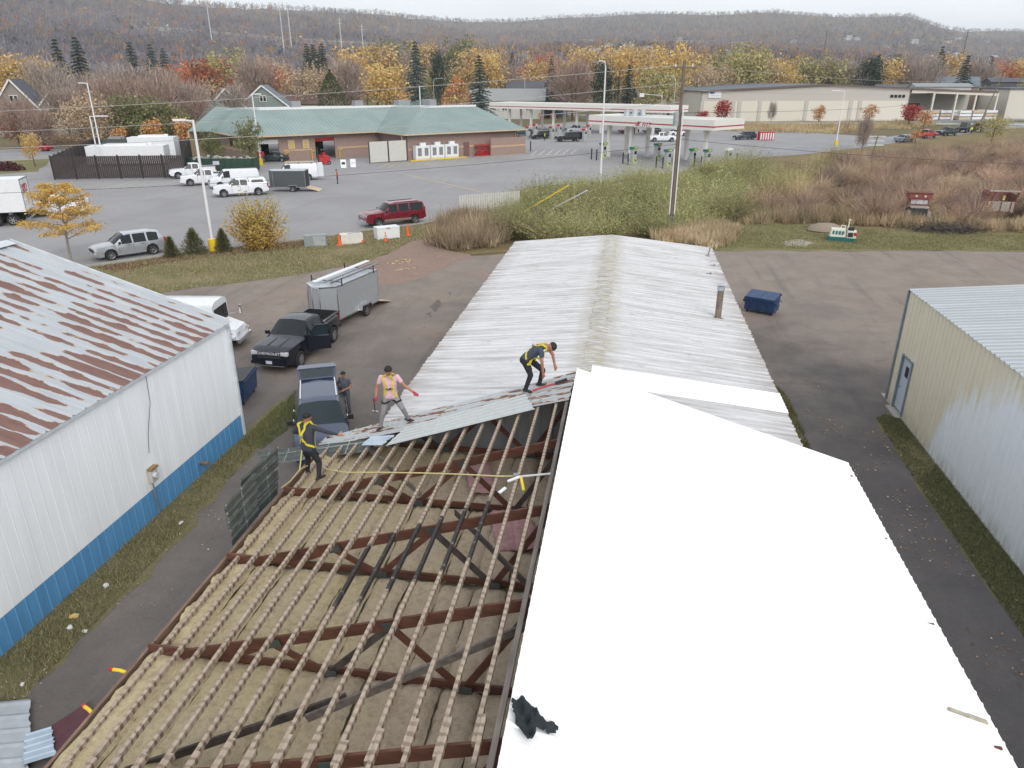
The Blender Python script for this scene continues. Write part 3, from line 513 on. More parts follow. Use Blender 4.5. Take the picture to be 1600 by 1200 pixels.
    for i, (x, y, w, d, z) in enumerate(((-2.0, 12.2, .6, 1.3, 3.56), (-1.6, 12.0, .5, .9, 3.6), (-3.0, 14.3, .6, 1.6, 3.56))):
        o = link_mesh('pink_insulation_batt', variants[i].copy(), t, (x, y, z - .03), (.05, .05, .3), (w / .6, d / 2.3, 1.1)); o.data.materials.clear(); o.data.materials.append(MATS['pink_insulation']); o.matrix_parent_inverse = Matrix.Translation((-XC, -8, 0))
    for i, (y, l) in enumerate(((6.3, 1.0), (7.2, .5), (9.1, .6), (10.0, .35), (11.3, .5), (12.4, .35))):     # loose tufts along the eave
        m = MB(); n, k = 8, 10; vs = []
        for j in range(k + 1):
            for a in range(n): s = math.sin(math.pi * j / k) ** .6 * random.uniform(.8, 1.15); vs.append((.09 * s * math.cos(2 * math.pi * a / n), (j / k - .5) * l, .08 * s * math.sin(2 * math.pi * a / n)))
        m.add(vs, [(j * n + a, j * n + (a + 1) % n, (j + 1) * n + (a + 1) % n, (j + 1) * n + a) for j in range(k) for a in range(n)]); o = m.obj('insulation_tuft', 'insulation', None, (-7.12, y, 3.44), smooth=True); o.parent = t; o.matrix_parent_inverse = Matrix.Translation((-XC, -8, 0))
main_building()
def far_building():
    X0, X1, XM, Y0, Y1, ze, zrr = -6.2, 4.72, -.75, YF + .05, 40.7, 3.5, 4.05
    t = thing('white_roof_building', 'low building with old dirty white ribbed metal roof and mossy ridge', 'building', (XM, 28, 0))
    def ch(mb, name, mats, **k): o = mb.obj(name, mats, None, **k); o.parent = t; o.matrix_parent_inverse = Matrix.Translation((-XM, -28, 0)); return o
    M('far_wall_metal', S(176, 176, 174), .6, var=.08)
    for a, b in (((X0 + .2, Y1 - .15), (X0 + .2, Y0)), ((X1 - .2, Y0), (X1 - .2, Y1 - .15))): ch(ribbed(MB(), a, b, 0, ze - .04, .3, .025), 'wall', 'far_wall_metal')
    ch(ribbed(MB(), (X1 - .2, Y1 - .15), (X0 + .2, Y1 - .15), 0, lambda q: ze - .04 + (zrr - ze) * (1 - abs(2 * q - 1)), .3, .025), 'wall', 'far_wall_metal')
    ch(rib_roof(MB(), Y0, Y1, XM, zrr, X0, ze, .305, .03, .12, .04), 'roof_slope', 'old_white_roof'); ch(rib_roof(MB(), Y0, Y1, XM, zrr, X1, ze, .305, .03, .12, .04), 'roof_slope', 'old_white_roof')
    ch(rib_roof(MB(), 19.0, 20.35, XM, zrr + .036, X1 + .02, ze + .036, .228, .022, .07, .0), 'new_roof_strip', 'new_white_metal')
    m = MB(); n = int((Y1 - Y0) / .3)
    for i in range(n):
        y = Y0 + .3 * i; h = random.uniform(.012, .024)
        for s in (-1, 1):
            w = random.uniform(.24, .32); m.add([(XM, y, zrr + h), (XM + s * w, y, zrr + h - w * .1), (XM + s * w, y + .29, zrr + h - w * .1), (XM, y + .29, zrr + h)], [(0, 1, 2, 3) if s < 0 else (3, 2, 1, 0)])
    ch(m, 'ridge_cap', 'old_white_roof')
    for xx in (X0, X1): ch(MB().beam((xx, Y0, ze - .07), (xx, Y1, ze - .07), .03, .1), 'eave_trim', M('worn_trim', S(178, 172, 168), .7, var=.2, scale=4))
    M('flue_rust', S(136, 122, 108), .6, metal=.3, var=.25, scale=5); z0 = ze + (X1 - 3.68) * .1 - .05
    m = MB(); m.tube((3.68, 27.4, z0), (3.68, 27.4, z0 + 1.15), .12, .12, 14); m.tube((3.68, 27.4, z0), (3.68, 27.4, z0 + .07), .3, .14, 14); p = ch(m, 'flue_pipe', 'flue_rust', smooth=True)
    m = MB(); m.tube((3.68, 27.4, z0 + 1.15), (3.68, 27.4, z0 + 1.3), .14, .14, 14); m.tube((3.68, 27.4, z0 + 1.36), (3.68, 27.4, z0 + 1.48), .2, .02, 14); m.tube((3.68, 27.4, z0 + 1.3), (3.68, 27.4, z0 + 1.37), .05, .05, 8); o = m.obj('rain_cap', 'galvanised', p, smooth=True)
    for (x, y, h) in ((4.3, 38.4, .5), (4.35, 36.2, .12), (4.0, 34.4, .1)): z = ze + (X1 - x) * .1; ch(MB().tube((x, y, z), (x + .08, y, z + h), .035, .035, 8).box((x, y, z + .03), (.2, .2, .05)), 'roof_vent', 'steel_grey')
far_building()
def left_warehouse():
    X0, XM, Y0, Y1, ze, zrr = -13.35, -21., -14., 21.85, 4.38, 6.85
    t = thing('rusted_roof_warehouse', 'white metal warehouse with blue base band and rust-streaked pale roof', 'warehouse', (X0, 4, 0))
    def ch(mb, name, mats, **k): o = mb.obj(name, mats, None, **k); o.parent = t; o.matrix_parent_inverse = Matrix.Translation((-X0, -4, 0)); return o
    M('white_siding', (.86, .885, .91), .5, var=.05, scale=1.2, stretch=(1, 3, .3)); M('blue_siding', S(88, 144, 190, 1.15), .5, var=.1, scale=1.5, stretch=(1, 3, .4))
    ch(ribbed(MB(), (X0, Y0), (X0, Y1), .85, ze - .02, .31, .003, .05), 'wall_panel', 'white_siding'); ch(ribbed(MB(), (X0 + .012, Y0), (X0 + .012, Y1 + .01), 0.0, .86, .31, .014, .06), 'blue_base_panel', 'blue_siding')
    zg = lambda q: ze - .03 + (zrr - ze) * (1 - abs(2 * q - 1))
    ch(ribbed(MB(), (X0, Y1), (2 * XM - X0, Y1), .85, zg, .31, .028, .09), 'gable_wall', 'white_siding'); ch(ribbed(MB(), (X0, Y1 + .012), (2 * XM - X0, Y1 + .012), 0, .86, .31, .028, .09), 'blue_base_panel', 'blue_siding'); ch(ribbed(MB(), (2 * XM - X0, Y1), (2 * XM - X0, Y0), 0, ze - .02, .31, .028, .09), 'wall_panel', 'white_siding')
    e = .14; ch(rib_roof(MB(), Y0, Y1 + .1, XM, zrr, X0 + e, ze - e * (zrr - ze) / (X0 - XM), .45, .035, .1), 'roof_slope', 'rusted_painted_roof'); ch(rib_roof(MB(), Y0, Y1 + .1, XM, zrr, 2 * XM - X0 - e, ze, .45, .035, .1), 'roof_slope', 'rusted_painted_roof')
    ch(MB().beam((X0 + .02, Y1 + .12, ze - .01), (XM, Y1 + .12, zrr + .03), .05, .14, up=(0, 0, 1)), 'gable_trim', M('pale_trim', S(206, 212, 216), .5)); ch(MB().beam((X0 + .1, Y0, ze - .09), (X0 + .1, Y1, ze - .09), .04, .1), 'eave_trim', 'pale_trim'); ch(MB().box((X0 + .03, Y1 + .02, ze / 2), (.1, .1, ze - .12)), 'corner_trim', 'pale_trim')
    ch(MB().slab([(XM - .35, Y0, zrr - .05), (XM, Y0, zrr + .07), (XM, Y1, zrr + .07), (XM - .35, Y1, zrr - .05)], -.02).slab([(XM, Y0, zrr + .07), (XM + .35, Y0, zrr - .04), (XM + .35, Y1, zrr - .04), (XM, Y1, zrr + .07)], -.02), 'ridge_cap', 'pale_trim')
    M('meter_grey', S(190, 188, 180), .6, var=.1); M('meter_rust', S(150, 120, 84), .8, var=.3, scale=9)
    m = ch(MB().box((X0 + .09, 16.65, 1.32), (.14, .26, .36)), 'meter_box', 'meter_grey'); MB().tube((X0 + .16, 16.62, 1.36), (X0 + .27, 16.62, 1.36), .085, .085, 14).obj('meter_dial', 'lamp_clear', m, smooth=True); MB().box((X0 + .09, 16.7, 1.54), (.16, .32, .06)).obj('meter_hood', 'meter_rust', m)
    ch(MB().tube((X0 + .07, 16.6, 0), (X0 + .07, 16.6, 1.16), .025, .025, 8), 'conduit', 'steel_grey'); ch(MB().tube((X0 - .02, 19.05, .42), (X0 + .34, 19.0, .44), .07, .07, 12), 'exhaust_pipe', 'flue_rust'); ch(MB().tube((X0 + .05, Y1 + .08, .2), (X0 + .05, Y1 + .08, ze - .2), .03, .03, 6), 'cable_conduit', 'black_iron')
    M('wire_dark', S(90, 90, 92), .6); ch(MB().path([(X0 + .045, 17.3, 4.2), (X0 + .045, 17.25, 3.4), (X0 + .045, 16.9, 2.6), (X0 + .045, 16.75, 2.0)], .009, 5), 'wire', 'wire_dark')
left_warehouse()
def right_shed():
    X0, XM, Y0, Y1, ze, zrr = 10.9, 22.9, -14., 28.9, 4.6, 5.65
    t = thing('beige_metal_shed', 'beige ribbed metal shed with patchy pale blue repaint and grey roof', 'shed', (X0, 8, 0))
    def ch(mb, name, mats, **k): o = mb.obj(name, mats, None, **k); o.parent = t; o.matrix_parent_inverse = Matrix.Translation((-X0, -8, 0)); return o
    dy0, dy1, dz = 27.12, 28.2, 2.28
    ch(ribbed(MB(), (X0, Y1), (X0, dy1), 0.05, ze, .3, .035, .1), 'wall_panel', 'repainted_wall'); ch(ribbed(MB(), (X0, dy1), (X0, dy0), dz, ze, .3, .035, .1), 'wall_panel', 'repainted_wall'); ch(ribbed(MB(), (X0, dy0), (X0, Y0), .05, ze, .3, .035, .1), 'wall_panel', 'repainted_wall')
    M('beige_siding', S(206, 200, 170), .6, var=.06); ch(ribbed(MB(), (2 * XM - X0, Y1), (X0, Y1), 0, lambda q: ze + (zrr - ze) * (1 - abs(2 * q - 1)), .3, .035, .1), 'gable_wall', 'beige_siding'); ch(ribbed(MB(), (2 * XM - X0, Y0), (2 * XM - X0, Y1), 0, ze, .3, .035, .1), 'wall_panel', 'beige_siding')
    M('zinc_roof', S(176, 182, 186), .5, metal=.25, var=.08, scale=.8, stretch=(.4, 3, 1))
    ch(rib_roof(MB(), Y0, Y1 + .06, XM, zrr, X0 - .08, ze + .02, .3, .035, .1, .01), 'roof_slope', 'zinc_roof'); ch(rib_roof(MB(), Y0, Y1 + .06, XM, zrr, 2 * XM - X0, ze + .02, .3, .035, .1), 'roof_slope', 'zinc_roof')
    M('blue_grey_trim', S(128, 140, 150), .5); ch(MB().box((X0 - .02, Y1 + .03, ze / 2), (.1, .1, ze - .1)), 'corner_trim', 'blue_grey_trim'); ch(MB().beam((X0 - .04, Y1 + .07, ze - .03), (XM, Y1 + .07, zrr - .03), .03, .1), 'gable_trim', 'blue_grey_trim'); ch(MB().box((X0 + .1, 8, .025), (.3, 43, .05)), 'footing', 'concrete')
    M('pale_blue_door', S(196, 206, 216), .45, var=.04); d = ch(MB().box((X0 + .05, (dy0 + dy1) / 2, dz / 2 + .06), (.05, dy1 - dy0 - .14, dz - .14)), 'door', 'pale_blue_door')
    ch(MB().box((X0, dy0 + .035, dz / 2 + .03), (.12, .07, dz - .06)).box((X0, dy1 - .035, dz / 2 + .03), (.12, .07, dz - .06)).box((X0, (dy0 + dy1) / 2, dz - .035), (.12, dy1 - dy0 - .14, .07)), 'door_frame', 'blue_grey_trim')
    MB().box((X0 + .02, 27.62, 1.72), (.02, .3, .42)).obj('door_window', 'glass_dark', d); MB().tube((X0 + .03, 27.95, 1.0), (X0 - .05, 27.95, 1.0), .03, .03, 8).obj('handle', 'steel_grey', d); ch(MB().box((X0 - .06, (dy0 + dy1) / 2, .03), (.4, 1.2, .06)), 'doorstep', 'concrete')
right_shed()
# ------------------------------------------------------------------ vehicles
def paint(name, col, rough=.28, metal=.0, var=.05): return M('paint_' + name, col, rough, metal, var, scale=1.5, coat=.6)
_wheel = {}
def wheel(parent, x, y, R, w, side, rim='alloy', spokes=6):
    key = (R, w, rim, spokes)
    if key not in _wheel:
        t = MB(); n = 20; prof = [(R * .62, -w / 2), (R * .9, -w / 2), (R, -w * .36), (R, w * .36), (R * .9, w / 2), (R * .62, w / 2)]; vs = [(r * math.cos(2 * math.pi * k / n), yy, r * math.sin(2 * math.pi * k / n)) for r, yy in prof for k in range(n)]
        t.add(vs, [(i * n + k, i * n + (k + 1) % n, (i + 1) * n + (k + 1) % n, (i + 1) * n + k) for i in range(5) for k in range(n)])
        r_ = MB(); r0 = R * .64; r_.tube((0, w * .05, 0), (0, w * .2, 0), r0, r0, 20, 1); r_.tube((0, w * .2, 0), (0, w * .44, 0), R * .16, R * .12, 10, 0)
        for k in range(spokes):
            a = 2 * math.pi * k / spokes; r_.beam((R * .1 * math.cos(a), w * .38, R * .1 * math.sin(a)), (r0 * .97 * math.cos(a), w * .42, r0 * .97 * math.sin(a)), R * .13, w * .1, 0, up=(0, 1, 0))
        vs = [(rr * math.cos(2 * math.pi * k / n), yy, rr * math.sin(2 * math.pi * k / n)) for rr, yy in ((r0 * .9, w * .42), (r0, w * .46), (r0, w * .1)) for k in range(n)]; r_.add(vs, [(i * n + k, i * n + (k + 1) % n, (i + 1) * n + (k + 1) % n, (i + 1) * n + k) for i in range(2) for k in range(n)], 0)
        _wheel[key] = (t.mesh('wheel', 'rubber', True, 40), r_.mesh('rim', [rim, 'dark_plastic'], True, 40))
    a, b = _wheel[key]; o = link_mesh('wheel', a, parent, (x, y, R), (0, 0, math.pi if side < 0 else 0)); link_mesh('rim', b, o); return o
def vehicle(name, label, cat, loc, rz, spec, col, group=None, rim='alloy', omit=(), glass='glass_dark'):
    """x forward, y left. spec['top']: (x, z, kind) from the tail to the nose; kind tells what lies between this point and the next:
    b panel, r roof, g front glass, k rear glass, o open bed.  'side' marks the glazed spans between x positions."""
    t = thing(name, label, cat, loc, rz, group); sp = spec; W = sp['W'] / 2; Lh = sp['L'] / 2; belt = sp['belt']; R = sp['R']; clr = sp.get('clr', .28); axles = sp['ax']; tum = sp.get('tum', .80)
    topx = [p[0] for p in sp['top']]; xs = set(round(p, 4) for p in topx)
    for a in axles:
        for d in (-1.22, -1.18, -1.0, -.7, -.3, 0, .3, .7, 1.0, 1.18, 1.22): xs.add(round(a + R * d, 4))
    for a, b in sp.get('side', []): xs.add(round(a, 4)); xs.add(round(b, 4))
    xs = sorted(x for x in xs if topx[0] <= x <= topx[-1])
    tz = [p[1] for p in sp['top']]
    def ztop(x): return float(np.interp(x, topx, tz))
    def kind(xa, xb):
        m = (xa + xb) / 2
        for i in range(len(topx) - 1):
            if topx[i] <= m <= topx[i + 1]: return sp['top'][i][2]
        return 'b'
    def bot(x):
        z = clr + (.10 if abs(x) > Lh * .93 else 0)
        for a in axles:
            d = abs(x - a) / R
            if d <= 1.19: z = max(z, R + math.sqrt(max(0, (1.19 * R) ** 2 - (x - a) ** 2)) * .98)
        return z
    def wid(x): e = abs(x) / Lh; return W * (1 - sp.get('plan', .13) * e ** 7)
    rings = []
    for x in xs:
        zt = ztop(x); w = wid(x); zb = bot(x); bl = min(belt, zt - .03) if zt < belt + .12 else belt; hi = max(0, min(1, (zt - belt) / (sp['H'] - belt))); wt = w * (.93 - (.93 - tum) * hi)
        mid = max(belt * .62, zb + .04); mid = min(mid, bl - .03)
        rings.append([(x, w * .80, zb), (x, w * .955, zb + .01), (x, w, mid), (x, w * .965, bl), (x, wt, max(bl + .01, zt - .05 - .03 * hi)), (x, wt * .86, zt), (x, 0, zt + .025 * (1 + hi))])
    body, parts = MB(), {}
    for r in rings: body.v += [(p[0], p[1], p[2]) for p in r] + [(p[0], -p[1], p[2]) for p in r[:-1][::-1]]
    N = 13
    def put(key, f):
        if key is None: body.f.append(f); body.m.append(0)
        else: parts.setdefault(key, []).append(f)
    for i in range(len(xs) - 1):
        k = kind(xs[i], xs[i + 1]); m = (xs[i] + xs[i + 1]) / 2; win = next((j for j, (a, b) in enumerate(sp.get('side', [])) if a <= m <= b), None)
        for j in range(N - 1):
            f = (i * N + j, i * N + j + 1, (i + 1) * N + j + 1, (i + 1) * N + j); row = j if j < 6 else 11 - j; left = j < 6
            key = None
            if row == 3 and win is not None: key = ('side_window', win, left)
            if row >= 4 and k == 'g': key = ('windshield', 0, 0)
            if row >= 4 and k == 'k': key = ('rear_window', 0, 0)
            if row >= 4 and k == 'o': continue
            put(key, f)
        body.f.append((i * N + 12, (i + 1) * N + 12, (i + 1) * N, i * N)); body.m.append(1)
    body.f.append(tuple(range(N))); body.m.append(0); e = (len(xs) - 1) * N; body.f.append(tuple(range(e + N - 1, e - 1, -1))); body.m.append(0)
    body.obj('body', [col, 'dark_plastic'], t, smooth=True, angle=28)
    for (nm, a, b), fs in parts.items():
        if nm in omit: continue
        used = sorted(set(i for f in fs for i in f)); mp_ = {v: k for k, v in enumerate(used)}; g = MB(); g.v = [body.v[i] for i in used]; g.f = [tuple(mp_[i] for i in f) for f in fs]; g.m = [0] * len(fs); g.obj(nm, glass, t, smooth=True, angle=30)
    if any(p[2] == 'o' for p in sp['top']):
        seg = [(sp['top'][i][0], sp['top'][i + 1][0]) for i in range(len(topx) - 1) if sp['top'][i][2] == 'o']; x0, x1 = seg[0][0], seg[-1][1]; zt = ztop((x0 + x1) / 2); iw = W * .80; fl = .78; c = MB()
        c.add([(x0 + .06, -iw, zt), (x1, -iw, zt), (x1, iw, zt), (x0 + .06, iw, zt), (x0 + .06, -iw, fl), (x1, -iw, fl), (x1, iw, fl), (x0 + .06, iw, fl)], [(4, 5, 6, 7), (0, 1, 5, 4), (2, 3, 7, 6), (3, 0, 4, 7), (1, 2, 6, 5)]); c.obj('cargo_bed', 'dark_plastic', t)
        c = MB(); 
        for s in (-1, 1): c.box(((x0 + x1) / 2, s * W * .87, zt + .005), (x1 - x0, W * .15, .05))
        c.box((x0 + .02, 0, zt + .005), (.06, W * 1.6, .05)); c.obj('bed_rail', sp.get('railmat', 'dark_plastic'), t)
    for a in axles:
        for s in (1, -1): wheel(t, a, s * (W - .11), R, sp.get('tw', .25), s, rim, sp.get('spokes', 6))
        MB().box((a, 0, R), (R * 1.6, W * 1.5, R * .9)).obj('dark_arch_filler', 'black_iron', t)  # added dark box closing the wheel-arch tunnel, its colour standing in for shade
    F, B = topx[-1], topx[0]; hz = sp.get('hz', .8); gz = sp.get('gz', .72)
    for s in (1, -1):
        MB().box((F - .10, s * W * .72, hz), (.16, W * .34, sp.get('hh', .14))).obj('headlight', 'lamp_clear', t); MB().box((B + .05, s * W * .80, sp.get('tz', .95)), (.12, W * .16, sp.get('th', .35))).obj('taillight', 'lamp_red', t)
        mx = sp.get('mx', 1.0); MB().box((mx, s * (W + .10), belt + .12), (.12, .2, .17)).box((mx, s * (W - .02), belt + .05), (.06, .12, .05)).obj('mirror', sp.get('mirmat', 'dark_plastic'), t)
        for hx in sp.get('handles', ()): MB().box((hx, s * (W - .005), belt - .10), (.17, .03, .035)).obj('door_handle', sp.get('handmat', 'chrome'), t)
        for hx in sp.get('seams', ()): MB().box((hx, s * (W - .012), (belt + clr) / 2 + .1), (.014, .03, belt - clr - .22)).obj('door_seam', 'dark_plastic', t)
    MB().box((F - .01, 0, gz), (.06, W * 1.12, sp.get('gh', .2))).obj('grille', sp.get('grmat', 'dark_plastic'), t)
    MB().box((F - .02, 0, clr + .20), (.16, W * 1.8, sp.get('bh', .16))).obj('front_bumper', sp.get('bumat', col), t); MB().box((B + .02, 0, clr + .24), (.14, W * 1.8, .16)).obj('rear_bumper', sp.get('bumat', col), t)
    MB().box((F + .068, 0, clr + .22), (.012, .3, .15)).obj('license_plate', 'plate', t); MB().box((B - .056, 0, .8 if cat != 'pickup' else .62), (.012, .3, .15)).obj('license_plate', 'plate', t)
    return t
PICKUP = dict(L=5.85, W=2.05, H=1.88, belt=1.20, R=.41, clr=.36, ax=(-1.80, 1.87), tum=.74, tw=.28, top=[(-2.92, 1.22, 'b'), (-2.86, 1.36, 'o'), (-.98, 1.36, 'k'), (-.84, 1.80, 'r'), (-.4, 1.87, 'r'), (.45, 1.86, 'g'), (1.18, 1.30, 'b'), (1.5, 1.25, 'b'), (2.5, 1.18, 'b'), (2.84, 1.06, 'b'), (2.92, .86, 'b')], side=[(-.72, .02), (.12, .82)], mx=.92, hz=.98, hh=.16, gz=.93, gh=.34, tz=1.08, th=.4, handles=(-.55, .25), seams=(-.78, .07, .98), hhmat=0)
SUV = dict(L=4.95, W=1.96, H=1.74, belt=1.05, R=.37, clr=.28, ax=(-1.42, 1.45), tum=.72, top=[(-2.47, .95, 'b'), (-2.42, 1.10, 'k'), (-2.12, 1.62, 'r'), (-1.5, 1.73, 'r'), (.1, 1.74, 'r'), (.35, 1.70, 'g'), (1.15, 1.12, 'b'), (1.5, 1.07, 'b'), (2.2, .98, 'b'), (2.42, .84, 'b'), (2.47, .66, 'b')], side=[(-1.95, -1.2), (-1.08, -.2), (-.1, .62)], mx=.78, hz=.78, gz=.70, tz=1.0, handles=(-.75, .15), seams=(-1.12, -.15, .85))
BIGSUV = dict(SUV, L=5.75, W=2.03, H=1.96, belt=1.22, R=.40, clr=.38, ax=(-1.72, 1.76), tum=.80, top=[(-2.87, 1.0, 'b'), (-2.85, 1.26, 'k'), (-2.70, 1.88, 'r'), (-2.3, 1.95, 'r'), (.35, 1.95, 'r'), (.55, 1.91, 'g'), (1.18, 1.34, 'b'), (1.5, 1.30, 'b'), (2.6, 1.22, 'b'), (2.82, 1.10, 'b'), (2.87, .85, 'b')], side=[(-2.6, -1.35), (-1.2, -.25), (-.12, .72)], mx=.95, hz=1.0, hh=.2, gz=.98, gh=.3, tz=1.2, th=.5, handles=(-.95, .0), seams=(-1.27, -.18, 1.0), plan=.06)
SEDAN = dict(SUV, L=4.8, W=1.84, H=1.45, belt=.95, R=.33, clr=.22, ax=(-1.35, 1.4), tum=.72, top=[(-2.4, .85, 'b'), (-2.36, .98, 'b'), (-1.75, 1.03, 'k'), (-1.05, 1.42, 'r'), (.1, 1.45, 'g'), (.95, .99, 'b'), (2.1, .86, 'b'), (2.36, .72, 'b'), (2.4, .55, 'b')], side=[(-1.25, -.4), (-.28, .5)], mx=.65, hz=.68, gz=.6, gh=.14, tz=.85, th=.16, handles=(-.8, .05), seams=(-.34, .7))
VAN = dict(L=5.7, W=2.02, H=2.08, belt=1.22, R=.37, clr=.32, ax=(-1.7, 1.75), tum=.84, top=[(-2.85, 1.1, 'b'), (-2.83, 1.9, 'b'), (-2.75, 2.05, 'r'), (.9, 2.08, 'r'), (1.15, 2.0, 'g'), (1.75, 1.34, 'b'), (2.1, 1.24, 'b'), (2.7, 1.08, 'b'), (2.83, .9, 'b'), (2.85, .7, 'b')], side=[(.5, 1.25)], mx=1.4, hz=.88, gz=.82, gh=.24, tz=1.15, th=.5, handles=(.55,), seams=(.4, 1.5), plan=.05)
BOXTRUCKCAB = dict(PICKUP)
# --- the black pickup with its door open, facing the camera
M('paint_black_blue', (.011, .014, .022), .14, 0, .05, scale=1.5, spec=.3, coat=.2); paint('slate_blue', S(48, 62, 90), .25, .3); paint('silver', S(190, 194, 200), .28, .55); paint('maroon', S(128, 34, 50), .28, .2); paint('white', S(232, 235, 240), .3); paint('dark_teal', (.02, .035, .04), .25); paint('gunmetal', S(82, 90, 98), .28, .4); paint('red', (.42, .02, .03), .3); paint('black', (.012, .012, .014), .2); paint('sage', S(140, 150, 158), .3, .3)
PI = math.pi
fr = Vector(G(428, 584)); bk = Vector(G(508, 530)); rz = math.atan2(fr.y - bk.y, fr.x - bk.x)
pick = vehicle('pickup_truck', 'black crew-cab pickup with its front door open, hitched before a grey trailer', 'pickup', (-15.0, 30.5, 0), math.radians(-93), dict(PICKUP, grmat='black_iron', bumat='paint_black_blue', railmat='paint_black_blue', mirmat='paint_black_blue', handles=(-.55,), spokes=10), MATS['paint_black_blue'])
for s in (-.3, .3): MB().box((1.95, s, 1.245), (.9, .05, .03), ry=.06).obj('hood_ridge', 'paint_black_blue', pick)
MB().box((2.97, 0, .42), (.06, 1.5, .05)).obj('bumper_trim', 'chrome', pick)
d = MB(); d.add([(0, 0, .55), (-1.05, 0, .55), (-1.05, 0, 1.22), (0, 0, 1.26), (0, .07, .55), (-1.05, .07, .55), (-1.05, .07, 1.22), (0, .07, 1.26)], [(0, 1, 2, 3), (7, 6, 5, 4), (0, 4, 5, 1), (1, 5, 6, 2), (2, 6, 7, 3), (3, 7, 4, 0)])
do = d.obj('door', MATS['paint_black_blue'], pick, (.95, 1.0, 0), -math.radians(58)); MB().beam((-.02, .03, 1.26), (-.42, -.03, 1.74), .05, .05).beam((-.42, -.03, 1.74), (-1.0, -.03, 1.74), .05, .05).beam((-1.0, -.03, 1.74), (-1.03, .03, 1.22), .05, .05).obj('window_frame', MATS['paint_black_blue'], do); MB().slab([(-.08, .02, 1.26), (-.43, -.025, 1.72), (-.98, -.025, 1.72), (-1.0, .02, 1.24)], .01).obj('window', 'glass_blue', do); MB().box((-.1, .2, 1.3), (.13, .22, .18)).obj('mirror', MATS['paint_black_blue'], do)
def text_part(body, size, parent, loc, rot, mat, ext=.004, name='lettering', bold=.0, sx=1.0):
    c = bpy.data.curves.new(name, 'FONT'); c.body = body; c.size = size; c.extrude = ext; c.offset = bold; c.align_x = 'CENTER'; c.align_y = 'CENTER'
    tmp = bpy.data.objects.new('tmp', c); COL.objects.link(tmp); dg = bpy.context.evaluated_depsgraph_get(); me = bpy.data.meshes.new_from_object(tmp.evaluated_get(dg)); bpy.data.objects.remove(tmp); me.materials.clear(); me.materials.append(MATS[mat] if isinstance(mat, str) else mat); me.name = name
    o = link_mesh(name, me, parent, loc, rot); o.scale = (sx, 1, 1); return o
pick.scale = (.95, .95, .95); pick.location = (-15.0, 30.5, 0)
text_part('CHEVROLET', .17, pick, (2.962, 0, 1.0), (PI / 2, 0, PI / 2), 'lamp_clear', sx=1.25, bold=.004)
M('tarp_white', S(205, 205, 200), .8, var=.2, scale=6, bump=.6); M('bag_yellow', S(196, 168, 84), .7, var=.2)
for i, (x, y, s) in enumerate(((-1.25, .35, .3), (-1.3, -.3, .26), (-1.6, .1, .22))): 
    m = MB(); m.ell((0, 0, 0), (s, s * .8, s * .6), 10, 6); m.v = [(a + random.uniform(-.03, .03), b + random.uniform(-.03, .03), c + random.uniform(-.03, .03)) for a, b, c in m.v]; o = m.obj('tool_bag', 'bag_yellow' if i == 1 else 'tarp_white', None); p = Vector(pick.location) + Matrix.Rotation(pick.rotation_euler[2], 3, 'Z') @ Vector((x * .9, y * .9, .72 + s * .5)); o.location = p; tag(o, ['crumpled white sack behind the cab in the black pickup bed', 'yellow tool bag in the black pickup bed', 'small grey sack in the middle of the black pickup bed'][i], 'bag')
# --- blue SUV with raised tailgate
suv = vehicle('parked_suv', 'slate blue SUV with its tailgate raised, standing beside the white roof building', 'suv', (-10.4, 22.1, 0), math.radians(-66), dict(SUV, L=5.1, W=1.99, H=1.78, grmat='chrome'), MATS['paint_slate_blue'], omit=('rear_window',), glass='glass_blue')
suv.scale = (.94, .94, .94); MB().box((-2.1, 0, 1.2), (.5, 1.45, .75)).obj('boot_opening', 'dark_plastic', suv)
for s in (1, -1): MB().beam((-1.9, s * .66, 1.73), (.1, s * .66, 1.78), .05, .05).obj('roof_rail', 'chrome', suv)
g = MB(); g.add([(0, -.66, 0), (0, .66, 0), (-.62, .74, .03), (-.62, -.74, .03), (-1.1, .70, -.12), (-1.1, -.70, -.12)], [(0, 1, 2, 3), (3, 2, 4, 5)]); lg = MB(); 
for a, b in (((0, -.66, 0), (0, .66, 0)), ((0, -.66, 0), (-.62, -.74, .03)), ((0, .66, 0), (-.62, .74, .03)), ((-.62, -.74, .03), (-1.1, -.70, -.12)), ((-.62, .74, .03), (-1.1, .70, -.12)), ((-1.1, -.7, -.12), (-1.1, .7, -.12))): lg.beam(a, b, .09, .07)
lg.slab([(-.62, -.74, .05), (-.62, .74, .05), (-1.1, .70, -.10), (-1.1, -.70, -.10)], -.05); lo = lg.obj('tailgate', MATS['paint_slate_blue'], suv, (-2.02, 0, 1.70)); lo.rotation_euler = (0, math.radians(14), 0); MB().slab([(-.03, -.62, .01), (-.03, .62, .01), (-.6, .70, .04), (-.6, -.70, .04)], -.02).obj('tailgate_window', 'glass_blue', lo)
for s in (1, -1): MB().tube((-2.1, s * .62, 1.3), (-2.5, s * .66, 1.85), .02, .015, 6).obj('gas_strut', 'black_iron', suv)
